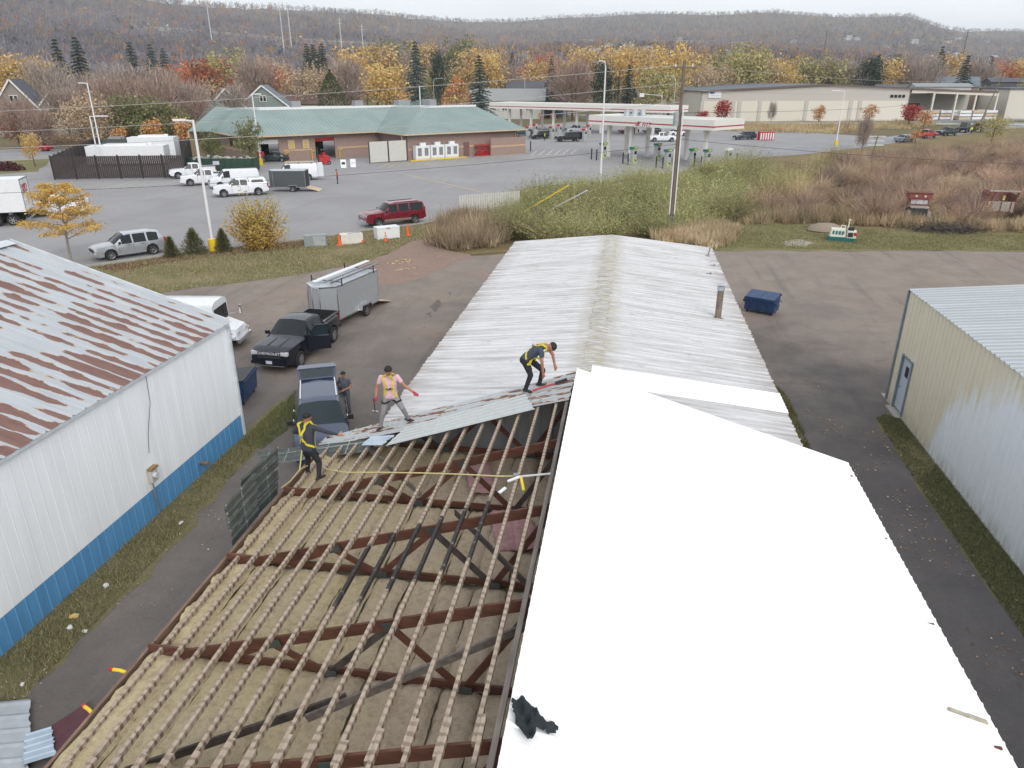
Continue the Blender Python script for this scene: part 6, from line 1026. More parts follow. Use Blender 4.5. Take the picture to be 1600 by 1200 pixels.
house('pale garage house with wide grey roof behind the far canopy', 790, 262, 26, 11, 5.6, 3.6, .1, 'h_pale', 'h_greyroof', gable_front=False, win=3); house('dark blue-grey house with bright blue tarpaulin porch', 850, 275, 16, 10, 5.5, 4, .2, 'h_navy', 'h_dark', gable_front=False); house('steep twin-gabled dark roof house among the bare shrubs', 25, 215, 9, 12, 6, 6, .5, 'h_taupe', 'h_dark'); house('grey gabled house half hidden behind bare brown trees', 82, 215, 8, 12, 5, 4.5, .5, 'h_taupe', 'h_dark')
house('white cottage with steep roof between golden trees', 612, 310, 9, 9, 4.5, 4, .3, 'h_white', 'h_greyroof'); house('dark red-brown house hidden behind spruces', 624, 330, 12, 9, 6, 4.5, .3, 'h_navy', 'h_brownroof', gable_front=False); house('grey-roofed bungalow beyond the pale garage', 835, 320, 22, 10, 7, 4, .1, 'h_slate', 'h_dark', gable_front=False)
house('pale green long house with grey roof at the far street end', 1490, 380, 18, 12, 9, 4, -.2, 'h_cream', 'h_slate', gable_front=False, win=4); house('low brick shop with white windows behind the warehouse roof', 1445, 330, 34, 10, 9.5, .8, 0, 'station_brick', 'h_dark', gable_front=False, win=6); house('dark brown flat building with yellow sign at the street end', 1585, 390, 20, 12, 11, 1.5, -.1, 'h_dark', 'h_dark', gable_front=False, win=5); house('white long shed between brick shop and green house', 1470, 315, 18, 8, 9.8, 1.0, 0, 'h_white', 'h_greyroof', gable_front=False)
rr = random.Random(9); far_h = []
for i in range(34):
    px = rr.choice([rr.uniform(960, 1560), rr.uniform(820, 1100)]); py = rr.uniform(62, 100); p = on_land(px, py); d = math.hypot(p[0], p[1]); t = thing('house', 'tiny pale house among trees on the distant hillside', 'house', p, rr.uniform(-1, 1), 'distant hillside houses'); w = rr.uniform(9, 14)
    MB().box((0, 0, 3), (w, 9, 6)).obj('wall', rr.choice(['h_white', 'h_pale', 'h_cream', 'h_white']), t); MB().slab([(-w / 2 - .5, 0, 9.4), (w / 2 + .5, 0, 9.4), (w / 2 + .5, -5, 5.9), (-w / 2 - .5, -5, 5.9)], .3).slab([(w / 2 + .5, 0, 9.4), (-w / 2 - .5, 0, 9.4), (-w / 2 - .5, 5, 5.9), (w / 2 + .5, 5, 5.9)], .3).obj('roof', rr.choice(['h_greyroof', 'h_dark', 'h_slate']), t)
for i, (px, py, lab) in enumerate(((232, 45, 'white van on the hillside highway near its upper end'), (262, 47, 'white lorry on the hillside highway'), (470, 64, 'small pale car on the lower hillside highway'), (385, 57, 'pale car midway along the hillside highway'))):
    p = on_land(px, py); vehicle('passenger_car', lab, 'car', (p[0], p[1], p[2] + 4.05), 2.4, dict(VAN, L=9 if i == 1 else 5.7, H=3.2 if i == 1 else 2.1), MATS['paint_white'])
for px, top, d, lab in ((340, -6, 900, 'tall bare transmission pole on the left hillside'), (449, 8, 850, 'paired transmission pole on the hillside, first'), (461, 8, 850, 'paired transmission pole on the hillside, second'), (538, 30, 800, 'lone transmission pole above the golden trees'), (571, 40, 780, 'transmission pole with short crossarms above the golden trees'), (1281, 50, 900, 'thin red-grey radio mast rising above the warehouse trees'), (1496, 48, 900, 'thin radio mast on the valley floor behind the street end')):
    x, y = at_dist(px, d); z = float(height(x, y)); h = 12 + d * math.cos(math.atan((px - 800) / 1226)) * (125 - top) / 1330 - z; t = thing('transmission_pole', lab, 'pole', (x, y, z)); MB().tube((0, 0, 0), (0, 0, max(15, h)), .55, .35, 7).obj('pole', 'pale_trim' if px < 1000 else 'h_dark', t)
    for k in (.86, .94): MB().box((0, 0, max(15, h) * k), (5 if px < 1000 else 1.5, .3, .3)).obj('crossarm', 'pale_trim' if px < 1000 else 'h_dark', t)
# ------------------------------------------------------------------ trees and plants
def limbs(mb, h, spread, n, r0, rng, start=.25, up=.55):
    tips = []; top = np.array([rng.normal(0, .03) * h, rng.normal(0, .03) * h, h * .82]); mb.path([(0, 0, 0), tuple(top * .35 + np.array([0, 0, 0])), tuple(top * .7), tuple(top)], [r0, r0 * .75, r0 * .45, r0 * .12], 7)
    for i in range(n):
        f = start + (.95 - start) * (i + .5) / n; a = i * 2.4 + rng.uniform(-.4, .4); L_ = spread * (1.15 - .55 * f) * rng.uniform(.75, 1.1); b = top * f; e = b + np.array([math.cos(a) * L_, math.sin(a) * L_, L_ * up * rng.uniform(.7, 1.4)]); m = (b + e) / 2 + np.array([0, 0, -.04 * h])
        rr = r0 * .5 * (1.1 - f); mb.path([tuple(b), tuple(m), tuple(e)], [rr, rr * .6, rr * .15], 5); tips += [m, e, (m + e) / 2]
    return np.array(tips)
def make_tree(kind, seed, cols, w=None, h=12., spread=4.5, n=2600, leaf=.42, trunk='bark', jit=.25):
    rng = np.random.default_rng(seed); tb = MB(); tips = limbs(tb, h, spread * .8, 14, h * .022, rng); 
    if kind == 'leafy':
        k = 30; c = rng.normal(size=(k, 3)); c = unit(c) * (rng.random((k, 1)) ** .45); C = c * np.array([spread, spread, h * .36]) + np.array([0, 0, h * .60]); C = np.vstack([C, tips]); rad = rng.uniform(.16, .34, len(C)) * spread; idx = rng.integers(0, len(C), n); P = C[idx] + rng.normal(size=(n, 3)) * rad[idx, None] * np.array([.62, .62, .5]); P[:, 2] = np.clip(P[:, 2], h * .14, h * 1.03)
        col = pal(cols, n, jit, rng, w); tone = rng.uniform(.8, 1.18, len(C)); V = leaves(P, leaf, .85, 0, rng); crown = fast('crown', V, 4, np.clip(col * tone[idx, None] * 1.12, 0, .8), 'foliage')
    elif kind == 'bare':
        C = tips; idx = rng.integers(0, len(C), n); P = C[idx] + rng.normal(size=(n, 3)) * spread * .16; out = P - np.array([0, 0, h * .3]); D = unit(unit(out) + rng.normal(size=(n, 3)) * .45 + np.array([0, 0, .55])) * rng.uniform(.5, 1.3, (n, 1)) * h * .10; V = blades(P, D, rng.uniform(.5, 1.3, n) * leaf * .3, rng); crown = fast('crown', V, 3, pal(cols, n, jit, rng, w), 'twigs')
    elif kind == 'spruce':
        tb = MB(); tb.tube((0, 0, 0), (0, 0, h * .97), h * .018, .02, 7); lev = 24; P, D, Wd = [], [], []
        for i in range(lev):
            f = (i + .5) / lev; z = h * (.07 + .91 * f); rr = spread * (1 - f) ** .82 * rng.uniform(.82, 1.1) + .12; m = max(7, int(18 * (1 - f) + 6))
            for j in range(m):
                a = rng.uniform(0, 2 * math.pi); L_ = rr * rng.uniform(.72, 1.12); q = max(3, int(n / lev / m))
                for s in range(q): u = (s + rng.random()) / q; P.append((math.cos(a) * L_ * u, math.sin(a) * L_ * u, z - L_ * .30 * u + rng.normal(0, .05))); dd = rng.normal(0, .5); D.append((math.cos(a + dd) * .5, math.sin(a + dd) * .5, -.22 + rng.normal(0, .15))); Wd.append(leaf * (.6 + .5 * (1 - f)))
        P, D = np.array(P), np.array(D); D = unit(D) * np.array(Wd)[:, None] * 1.8; V = blades(P, D, np.array(Wd) * .9, rng); crown = fast('crown', V, 3, pal(cols, len(P), jit, rng, w), 'needles')
    elif kind == 'cedar':
        tb = MB(); tb.tube((0, 0, 0), (0, 0, h * .8), h * .02, .02, 7); a = rng.uniform(0, 2 * math.pi, n); f = rng.random(n) ** .8; rr = spread * np.sin(np.clip(f * 1.02 + .03, 0, 1) ** .7 * math.pi) ** .75 * rng.uniform(.78, 1.05, n); P = np.stack([np.cos(a) * rr, np.sin(a) * rr, h * (.04 + .96 * f)], -1); V = leaves(P, leaf, .6, 0, rng); crown = fast('crown', V, 4, pal(cols, n, jit, rng, w), 'needles')
    return dict(trunk=tb.mesh('trunk', trunk), crown=crown, h=h)
GOLD = [(204, 168, 86), (190, 152, 74), (212, 180, 106), (172, 138, 80)]; ORANGE = [(196, 110, 56), (178, 92, 50), (206, 136, 72), (150, 84, 56)]; RUST = [(150, 78, 54), (132, 84, 58), (112, 86, 58), (170, 88, 54)]; WILLOW = [(160, 152, 88), (174, 160, 96), (146, 140, 80), (180, 164, 106)]; TAN = [(172, 146, 112), (158, 134, 106), (180, 160, 126)]; BARE = [(158, 144, 134), (146, 132, 124), (172, 158, 146), (136, 122, 114)]; BROWN = [(152, 128, 114), (140, 116, 104), (164, 138, 120)]; SPR = [(70, 88, 80), (84, 102, 94), (60, 76, 68), (96, 112, 106)]; DPINE = [(58, 74, 62), (48, 64, 56), (70, 84, 68)]; REDM = [(170, 50, 46), (150, 42, 44), (186, 66, 56)]; OLIVE = [(116, 118, 72), (128, 126, 82), (104, 108, 68)]
TREES = {'gold': [make_tree('leafy', 1, GOLD, h=13, spread=5), make_tree('leafy', 2, GOLD + TAN, h=12, spread=4.4)], 'orange': [make_tree('leafy', 3, ORANGE, h=12, spread=5)], 'rust': [make_tree('leafy', 4, RUST, h=12, spread=5.2)], 'willow': [make_tree('leafy', 5, WILLOW, h=12, spread=5.6), make_tree('leafy', 6, WILLOW + OLIVE, h=12, spread=5.2)], 'tan': [make_tree('leafy', 7, TAN, h=11, spread=4.8, n=1700, leaf=.36)],
  'bare': [make_tree('bare', 8, BARE, h=12, spread=5.5, n=3600), make_tree('bare', 9, BARE + BROWN, h=12, spread=5.2, n=3600)], 'brown': [make_tree('bare', 10, BROWN, h=11, spread=5.2, n=4200)], 'spruce': [make_tree('spruce', 11, SPR, h=16, spread=3.6, n=3200, leaf=.4)], 'darkspruce': [make_tree('spruce', 12, DPINE, h=16, spread=3.4, n=3000, leaf=.42)], 'pine': [make_tree('leafy', 13, DPINE, h=14, spread=4.2, n=2600, leaf=.45)], 'cedar': [make_tree('cedar', 14, [(84, 92, 60), (72, 82, 54), (96, 100, 68)], h=10, spread=2.6, n=2600, leaf=.4)], 'red': [make_tree('leafy', 15, REDM, h=6.5, spread=2.4, n=1500, leaf=.34)], 'olive': [make_tree('leafy', 16, OLIVE, h=10, spread=4.6)], 'smallorange': [make_tree('leafy', 17, ORANGE + GOLD, h=6, spread=2.2, n=1100, leaf=.3)], 'pyramid': [make_tree('cedar', 18, GOLD + ORANGE, h=11, spread=3.8, n=2600, leaf=.5)]}
LAB = {'gold': 'golden broad tree', 'orange': 'bright orange-leaved tree', 'rust': 'rust-brown-leaved round tree', 'willow': 'pale yellow-green willow-like tree', 'tan': 'thin tan-leaved tree', 'bare': 'leafless grey-brown tree', 'brown': 'dense leafless brown round-crowned tree', 'spruce': 'blue-green spruce', 'darkspruce': 'narrow dark spruce', 'pine': 'dark bushy pine', 'cedar': 'dense dark green columnar evergreen', 'red': 'small round crimson maple', 'olive': 'olive green leafy tree', 'smallorange': 'small orange street tree', 'pyramid': 'pyramid-shaped orange-gold tree'}
PLACE = ['beyond the road by the dark-roofed house', 'beyond the dark fence enclosure', 'behind the sage green house', 'behind the station shop roof', 'beyond the far fuel canopy', 'behind the transformer pole', 'behind the beige warehouse', 'behind the street-end shops']
_ti = 0
def tree(kind, px, top, d, width=None, label=None, cat='tree', z=None):
    """a tree in a photo column at a distance; its height follows from how high it reaches over the land there"""
    global _ti
    x, y = at_dist(px, d); zb = float(height(x, y)) if z is None else z; a = math.atan((px - 800) / 1226); ztop = 12 + d * math.cos(a) * (125 - top) / 1330; h = max(3.0, ztop - zb); V = TREES[kind]; pr = V[_ti % len(V)]; _ti += 1; r = random.Random(_ti); s = h / pr['h']; w = s * (width or 1) * r.uniform(.9, 1.12)
    pi_ = sum(px > e for e in (140, 310, 520, 760, 1000, 1105, 1400)); far_ = (d > 330) + (d > 470); label_ = (LAB[kind] + ' ' + PLACE[pi_] + ('', ', further back', ', up the far slope')[far_]); grp = kind_name[kind].replace('_', ' ') + 's ' + PLACE[pi_] + ('', ' further back', ' up the far slope')[far_]
    t = thing(kind_name[kind], label or label_, cat, (x, y, zb - .05), 0, None if label else grp); rz = r.uniform(0, 6.28)
    link_mesh('trunk', pr['trunk'], t, None, (0, 0, rz), (w, w, s)); link_mesh('crown', pr['crown'], t, None, (0, 0, rz), (w, w, s)); return t
kind_name = {'gold': 'golden_tree', 'orange': 'orange_tree', 'rust': 'rust_tree', 'willow': 'willow_tree', 'tan': 'tan_tree', 'bare': 'bare_tree', 'brown': 'brown_tree', 'spruce': 'spruce_tree', 'darkspruce': 'dark_spruce', 'pine': 'pine_tree', 'cedar': 'evergreen_tree', 'red': 'red_maple', 'olive': 'olive_tree', 'smallorange': 'street_tree', 'pyramid': 'pyramid_tree'}
BELT = [('gold', 12, 78, 260), ('gold', 48, 78, 255), ('bare', 70, 92, 230), ('darkspruce', 98, 58, 300), ('darkspruce', 130, 55, 310), ('spruce', 212, 62, 300), ('spruce', 243, 66, 300), ('spruce', 262, 72, 310), ('orange', 285, 88, 225), ('rust', 330, 85, 215), ('willow', 352, 72, 300), ('bare', 398, 88, 250), ('tan', 425, 80, 270), ('orange', 430, 92, 255), ('tan', 472, 92, 240), ('tan', 498, 96, 245), ('cedar', 516, 108, 215), ('darkspruce', 484, 66, 400), ('darkspruce', 494, 68, 400), ('darkspruce', 507, 66, 400), ('gold', 556, 68, 280), ('gold', 588, 60, 290), ('gold', 606, 92, 230), ('bare', 540, 90, 250), ('bare', 622, 80, 300), ('spruce', 651, 62, 265), ('pine', 688, 62, 280, .45), ('pyramid', 713, 112, 225), ('spruce', 749, 84, 225, 1.25), ('gold', 742, 66, 330), ('gold', 762, 72, 320), ('olive', 722, 58, 420), ('olive', 620, 62, 400), ('gold', 665, 58, 420), ('darkspruce', 800, 80, 420), ('bare', 790, 98, 330), ('orange', 812, 98, 360), ('gold', 838, 88, 350), ('spruce', 862, 84, 265), ('brown', 896, 92, 250), ('gold', 905, 66, 340), ('orange', 845, 80, 450), ('pine', 947, 82, 235, .8), ('gold', 930, 72, 330), ('gold', 968, 62, 340), ('gold', 992, 66, 350), ('darkspruce', 982, 98, 240), ('willow', 1028, 98, 225), ('gold', 1048, 60, 270), ('gold', 1078, 72, 330), ('gold', 1010, 70, 400), ('tan', 1090, 96, 300), ('tan', 1118, 92, 310), ('willow', 1140, 70, 330), ('willow', 1172, 64, 320), ('tan', 1200, 84, 330), ('gold', 1222, 84, 330), ('willow', 1252, 84, 340), ('bare', 1280, 88, 350), ('willow', 1300, 84, 345), ('bare', 1325, 92, 350), ('pine', 1350, 78, 350), ('gold', 1378, 84, 360), ('darkspruce', 1366, 84, 350), ('darkspruce', 1398, 82, 370), ('bare', 1420, 86, 370), ('darkspruce', 1463, 70, 400), ('gold', 1478, 76, 420), ('bare', 1445, 88, 380), ('darkspruce', 1505, 84, 360), ('darkspruce', 1543, 86, 420), ('orange', 1572, 88, 420), ('gold', 1600, 84, 420), ('bare', 1530, 92, 400),
  ('bare', 118, 118, 190), ('bare', 150, 108, 185), ('bare', 185, 100, 180), ('bare', 218, 104, 178), ('bare', 250, 108, 180), ('bare', 280, 118, 175), ('brown', 165, 120, 170), ('brown', 235, 122, 168), ('tan', 132, 135, 158), ('tan', 108, 150, 160), ('olive', 190, 145, 160), ('olive', 220, 150, 158), ('smallorange', 170, 195, 150), ('smallorange', 225, 180, 150), ('smallorange', 272, 178, 152), ('brown', 45, 170, 165), ('brown', 15, 150, 170), ('bare', 90, 130, 180), ('rust', 5, 170, 172), ('bare', 300, 130, 185), ('olive', 262, 160, 160), ('brown', 300, 150, 172), ('tan', 328, 118, 205), ('cedar', 326, 150, 190), ('bare', 360, 130, 200), ('brown', 375, 150, 215)]
for e in BELT: tree(*e)
rb = random.Random(21)
for i in range(120):
    px = rb.uniform(-30, 1630); d = rb.uniform(300, 620); k = rb.choice(['gold', 'willow', 'gold', 'willow', 'tan', 'bare', 'gold', 'darkspruce', 'olive', 'orange', 'gold', 'olive']) if px > 480 else rb.choice(['bare', 'tan', 'gold', 'tan', 'gold', 'darkspruce', 'olive', 'bare'])
    if 1090 < px < 1560 and d < 360: d += 90
    x, y = at_dist(px, d); zb = float(height(x, y)); h = rb.uniform(10, 17); a = math.atan((px - 800) / 1226); tree(k, px, 125 - (zb + h - 12) * 1330 / (d * math.cos(a)), d)
for k, px, py, top, w, lab in (('red', 1134, 193, 153, 1.1, 'round crimson maple at the left end of the beige warehouse'), ('red', 1103, 193, 172, 1.3, 'low orange-red shrub tree beside the crimson maple'), ('bare', 1213, 195, 158, .5, 'slender bare sapling before the beige warehouse'), ('smallorange', 1289, 196, 161, 1, 'small orange-brown street tree between warehouse pilasters'), ('smallorange', 1369, 195, 160, 1, 'small orange street tree by the warehouse windows'), ('red', 1434, 197, 160, 1.3, 'dusky red maple before the lumber racks'), ('smallorange', 1458, 202, 170, 1.2, 'bright orange street tree beside the parked pickups'), ('bare', 1366, 246, 180, .45, 'thin bare sapling rising from the brush by the crossbar pole'), ('willow', 1572, 226, 178, 1.2, 'yellow-green willow bush at the road by the log truck'), ('smallorange', 1450, 224, 206, 1.2, 'low golden shrub before the red pickup'), ('olive', 375, 262, 185, .7, 'slim yellow-green tree at the corner of the brick shop'), ('olive', 316, 262, 205, .8, 'small yellow-green tree between fence and brick shop'), ('smallorange', 865, 192, 178, 1, 'orange tree seen under the far canopy'), ('smallorange', 845, 190, 180, .8, 'pale rust sapling seen under the far canopy')):
    p = G(px, py); d = math.hypot(p[0], p[1]); tree(k, px, top, d, w, lab)
p = G(22, 262); tree('gold', 22, 205, math.hypot(p[0], p[1]), .8, 'sparse golden street tree on the lawn beside the road')
# --- the near yellow honey locust
def locust():
    rng = np.random.default_rng(40); p = G(112, 411); t = thing('locust_tree', 'honey locust with airy yellow leaf sprays standing at the lot kerb', 'tree', p); h = 5.6; b = MB(); b.path([(0, 0, 0), (.03, 0, 1.2), (.1, .05, 2.6), (.0, .1, 4.2), (.05, .05, 5.4)], [.10, .085, .07, .04, .015], 8); C = []
    for i in range(26):
        f = .30 + .66 * (i + .5) / 26; a = i * 2.399; L_ = (2.9 * (1 - f) ** .6 + .5) * rng.uniform(.7, 1.08); z0 = 5.4 * f; e = np.array([math.cos(a) * L_, math.sin(a) * L_, z0 + L_ * rng.uniform(.18, .42)]); s = np.array([.05, .05, z0]); m = (s + e) / 2 + np.array([0, 0, .12]); b.path([tuple(s), tuple(m), tuple(e)], [.035, .022, .006], 5)
        for u in np.linspace(.3, 1.05, 8): C.append(s * (1 - u) + e * u + np.array([0, 0, .12 * math.sin(u * 3)]))
        for q in range(3): u = rng.uniform(.35, .9); c0 = s * (1 - u) + e * u; a2 = a + rng.choice([-1, 1]) * rng.uniform(.5, 1.1); e2 = c0 + np.array([math.cos(a2), math.sin(a2), .15]) * L_ * .35; b.path([tuple(c0), tuple(e2)], [.014, .004], 4); C += [c0 * .4 + e2 * .6, e2]
    b.obj('trunk', 'pale_bark', t, smooth=True); C = np.array(C); n = 12000; idx = rng.integers(0, len(C), n); keep = rng.random(len(C)) < .86; idx = idx[keep[idx]]; P = C[idx] + rng.normal(size=(len(idx), 3)) * np.array([.20, .20, .09]); link_mesh('crown', fast('crown', leaves(P, .13, .6, .4, rng), 4, pal([(214, 176, 66), (200, 160, 58), (222, 188, 88), (186, 146, 64)], len(P), .2, rng), 'foliage'), t)
locust()
def bush():
    rng = np.random.default_rng(41); p = G(408, 389); t = thing('yellowing_bush', 'large round bush turning yellow beside the light pole base', 'bush', p); t.scale = (1.15, 1.15, 1.12); b = MB(); C = []
    for i in range(70):
        a = rng.uniform(0, 6.28); r = rng.uniform(.2, 1) * 2.15; hh = rng.uniform(1.6, 4.1) * math.sqrt(max(.12, 1 - (r / 2.6) ** 2)); e = np.array([math.cos(a) * r, math.sin(a) * r, hh]); s = np.array([math.cos(a) * .25, math.sin(a) * .25, 0]); m = s * .5 + e * .5 + np.array([-.1 * math.cos(a), -.1 * math.sin(a), .1]); b.path([tuple(s), tuple(m), tuple(e)], [.03, .02, .006], 4); C += [s * (1 - u) + e * u for u in np.linspace(.2, 1.0, 12)]
    b.obj('stems', 'bark', t); C = np.array(C); n = 9000; idx = rng.integers(0, len(C), n); P = C[idx] + rng.normal(size=(n, 3)) * .17; P[:, 2] = np.maximum(P[:, 2], .05); f = np.clip(P[:, 2] / 3.5 + rng.normal(0, .25, n), 0, 1)[:, None]; c = pal([(196, 158, 62), (182, 140, 54), (204, 170, 80)], n, .2, rng) * (1 - f * .55) + pal([(146, 146, 70), (164, 160, 80)], n, .2, rng) * f * .55; link_mesh('foliage', fast('foliage', leaves(P, .14, .7, 0, rng), 4, c, 'foliage'), t)
bush()
for i, (px, py, h, s, lab) in enumerate(((269, 402, 1.5, .55, 'small conical evergreen shrub behind the silver crossover'), (305, 397, 1.9, .95, 'spreading evergreen shrub beside the yellow pole base'), (350, 393, 1.7, .6, 'evergreen shrub tucked between pole base and yellow bush'))):
    rng = np.random.default_rng(50 + i); t = thing('evergreen_shrub', lab, 'shrub', G(px, py)); MB().tube((0, 0, 0), (0, 0, h * .6), .05, .02, 6).obj('stem', 'bark', t); n = 2600; a = rng.uniform(0, 6.28, n); f = rng.random(n); rr = s * (1 - f) ** .7 * rng.uniform(.2, 1.1, n) * (1 + .25 * np.sin(a * 5 + i)); P = np.stack([np.cos(a) * rr, np.sin(a) * rr, h * f * rng.uniform(.75, 1.02, n)], -1); D = np.stack([np.cos(a) * .8, np.sin(a) * .8, rng.uniform(.2, 1.2, n)], -1); D = unit(D) * rng.uniform(.1, .26, (n, 1)); link_mesh('foliage', fast('foliage', blades(P, D, np.full(n, .06), rng), 3, pal([(98, 106, 70), (82, 92, 60), (122, 122, 80), (110, 96, 66)], n, .25, rng), 'needles'), t)
t = thing('dark_shrub', 'low dark red barberry mound on the lawn by the road', 'shrub', G(10, 266)); rng = np.random.default_rng(60); n = 900; P = unit(rng.normal(size=(n, 3))) * rng.random((n, 1)) ** .4 * np.array([3.0, 1.6, 1.3]); P[:, 2] = abs(P[:, 2]); link_mesh('foliage', fast('foliage', leaves(P, .3, .8, 0, rng), 4, pal([(96, 52, 54), (80, 44, 48)], n, .2, rng), 'foliage'), t); MB().tube((0, 0, 0), (0, 0, .6), .08, .03, 6).obj('stem', 'bark', t)
# --- thickets and reeds: nobody could count the stems
def thicket(name, label, poly, nclump, stems, hr, cols, w=None, lean=.35, width=.05, leafn=0, leafs=.12, leafc=None, seed=0, clumpr=.9, dome=False):
    rng = np.random.default_rng(seed); c = scatter(poly, nclump, rng); hh = rng.uniform(*hr, nclump) * (.55 + .85 * vnoise(c[:, 0], c[:, 1], 8, seed)); tone = rng.uniform(.66, 1.22, nclump) * (.8 + .4 * vnoise(c[:, 0], c[:, 1], 4.5, seed + 3)); Ac = pal(cols, nclump, .08, rng, w) * 1.3
    idx = np.repeat(np.arange(nclump), stems); n = len(idx); a = rng.uniform(0, 6.28, n); r = np.sqrt(rng.random(n)) * clumpr * .5; P = np.stack([c[idx, 0] + np.cos(a) * r, c[idx, 1] + np.sin(a) * r, rng.uniform(0, .35, n) * hh[idx]], -1); L_ = hh[idx] * rng.uniform(.45, .95, n)
    if dome: ph_ = np.arccos(1 - rng.random(n) * .72); P = np.stack([c[idx, 0] + np.cos(a) * r * .3, c[idx, 1] + np.sin(a) * r * .3, rng.uniform(0, .2, n) * hh[idx]], -1); L_ = hh[idx] * rng.uniform(.6, 1.0, n); lean_ = np.tan(np.minimum(ph_, 1.2))
    ln = lean * rng.uniform(.1, 1.3, n); ln = lean_ if dome else ln; D = np.stack([np.cos(a) * ln, np.sin(a) * ln, np.ones(n)], -1); D = unit(D + rng.normal(0, .16, (n, 3))) * L_[:, None]
    col = np.clip(Ac[idx] * tone[idx, None] * rng.uniform(.75, 1.25, (n, 1)), 0, .8); V = blades(P, D, width * rng.uniform(.6, 1.5, n), rng); o = stuff(link_mesh(name, fast(name, V, 3, col, 'twigs')), label, 'thicket')
    if leafn:
        k = rng.integers(0, n, leafn); u = rng.uniform(.4, 1.0, (leafn, 1)); Q = P[k] + D[k] * u + rng.normal(0, .08, (leafn, 3)); lc = pal(leafc, leafn, .22, rng) * tone[idx[k], None] * 1.4; o2 = stuff(link_mesh(name + '_leaves', fast(name + '_leaves', leaves(Q, leafs, .5, 0, rng), 4, lc, 'foliage'))); o2.parent = o
    return o
PG = lambda L_: [G(*p)[:2] for p in L_]
WC = [(130, 142, 76), (150, 152, 86), (118, 126, 74), (148, 142, 92)]
thicket('willow_thicket', 'dense yellow-green willow thicket behind the white roof building', PG([(770, 378), (795, 340), (850, 311), (950, 300), (1060, 286), (1150, 270), (1210, 268), (1170, 300), (1185, 345), (1140, 360), (1110, 352), (1060, 362), (1040, 372), (960, 376), (850, 382)]), 230, 190, (1.9, 3.7), [(136, 128, 92), (122, 120, 86), (146, 134, 98)], seed=70, leafn=130000, leafs=.15, leafc=WC, clumpr=2.2, width=.03, dome=True)
thicket('brown_thicket', 'tangled brown and purple leafless brush filling the field', PG([(1170, 345), (1180, 300), (1215, 272), (1300, 253), (1420, 243), (1600, 230), (1720, 232), (1760, 362), (1600, 358), (1420, 352), (1300, 346)]), 640, 200, (1.2, 3.1), [(146, 120, 104), (132, 110, 98), (158, 134, 108), (122, 104, 98), (164, 142, 108), (140, 112, 92)], seed=71, clumpr=2.2, width=.036, dome=True, leafn=30000, leafs=.13, leafc=[(150, 112, 84), (164, 136, 90), (132, 100, 88)])
thicket('olive_thicket', 'olive brush along the back of the field', PG([(1190, 285), (1290, 258), (1330, 256), (1260, 290), (1240, 320), (1190, 320)]), 200, 55, (1.6, 2.6), [(138, 128, 84), (150, 138, 88), (126, 120, 80)], seed=72, clumpr=1.7, leafn=9000, leafs=.18, leafc=WC)
thicket('weed_bank', 'dry brown weeds on the bank beside the dirt apron', PG([(672, 385), (685, 360), (720, 345), (790, 350), (800, 372), (770, 390), (720, 392)]), 260, 50, (.7, 1.9), [(150, 130, 104), (134, 114, 94), (162, 142, 112), (120, 106, 84)], seed=73, clumpr=1.1, leafn=5000, leafs=.1, leafc=[(120, 116, 78), (140, 124, 90)])
thicket('dry_reeds', 'pale straw reeds at the foot of the thicket', PG([(1020, 378), (1035, 364), (1110, 355), (1150, 362), (1140, 382), (1110, 390)]), 260, 60, (.7, 1.4), [(170, 150, 114), (156, 136, 104), (180, 160, 126)], seed=74, lean=.45, width=.035)
thicket('reed_fringe', 'straw coloured reed fringe in front of the brown brush', PG([(1170, 352), (1300, 350), (1420, 358), (1600, 364), (1720, 366), (1720, 352), (1420, 344), (1300, 338), (1175, 336)]), 420, 50, (.8, 1.6), [(160, 140, 108), (148, 128, 100), (138, 126, 90), (172, 150, 116)], seed=75, lean=.5, width=.04)
thicket('meadow_grass', 'tall tawny grass between the lot and the warehouse street', PG([(1120, 205), (1290, 210), (1440, 200), (1470, 195), (1440, 192), (1200, 194), (1110, 192)]), 700, 30, (.8, 1.5), [(170, 146, 104), (158, 136, 98), (150, 136, 92)], seed=76, lean=.5, width=.1, clumpr=3)
thicket('hedge_brush', 'low brown shrubs along the road beyond the dark fence', PG([(100, 232), (170, 230), (300, 222), (300, 212), (200, 218), (60, 226)]), 220, 40, (1.0, 2.6), [(140, 116, 96), (128, 104, 90), (150, 130, 100), (112, 108, 78)], seed=77, width=.1, clumpr=2.6, leafn=5000, leafs=.3, leafc=[(150, 110, 80), (128, 120, 80), (160, 130, 90)])
def turf(name, label, poly, n, hr, cols, seed, width=.014, z=.01, thr=.42, sc=2.2):
    rng = np.random.default_rng(seed); c = scatter(poly, n, rng); c = c[vnoise(c[:, 0], c[:, 1], sc, seed) * .7 + .3 * vnoise(c[:, 0], c[:, 1], sc * .3, seed + 1) + rng.normal(0, .16, len(c)) > thr]; n = len(c); P = np.column_stack([c, np.full(n, z)]); D = np.column_stack([rng.normal(0, .45, n), rng.normal(0, .45, n), np.ones(n)]); D = unit(D) * rng.uniform(*hr, (n, 1)); stuff(link_mesh(name, fast(name, blades(P, D, width * rng.uniform(.6, 1.5, n), rng), 3, pal(cols, n, .25, rng), 'twigs')), label, 'grass')
GR = [(120, 122, 76), (108, 112, 68), (142, 134, 92), (156, 142, 108)]
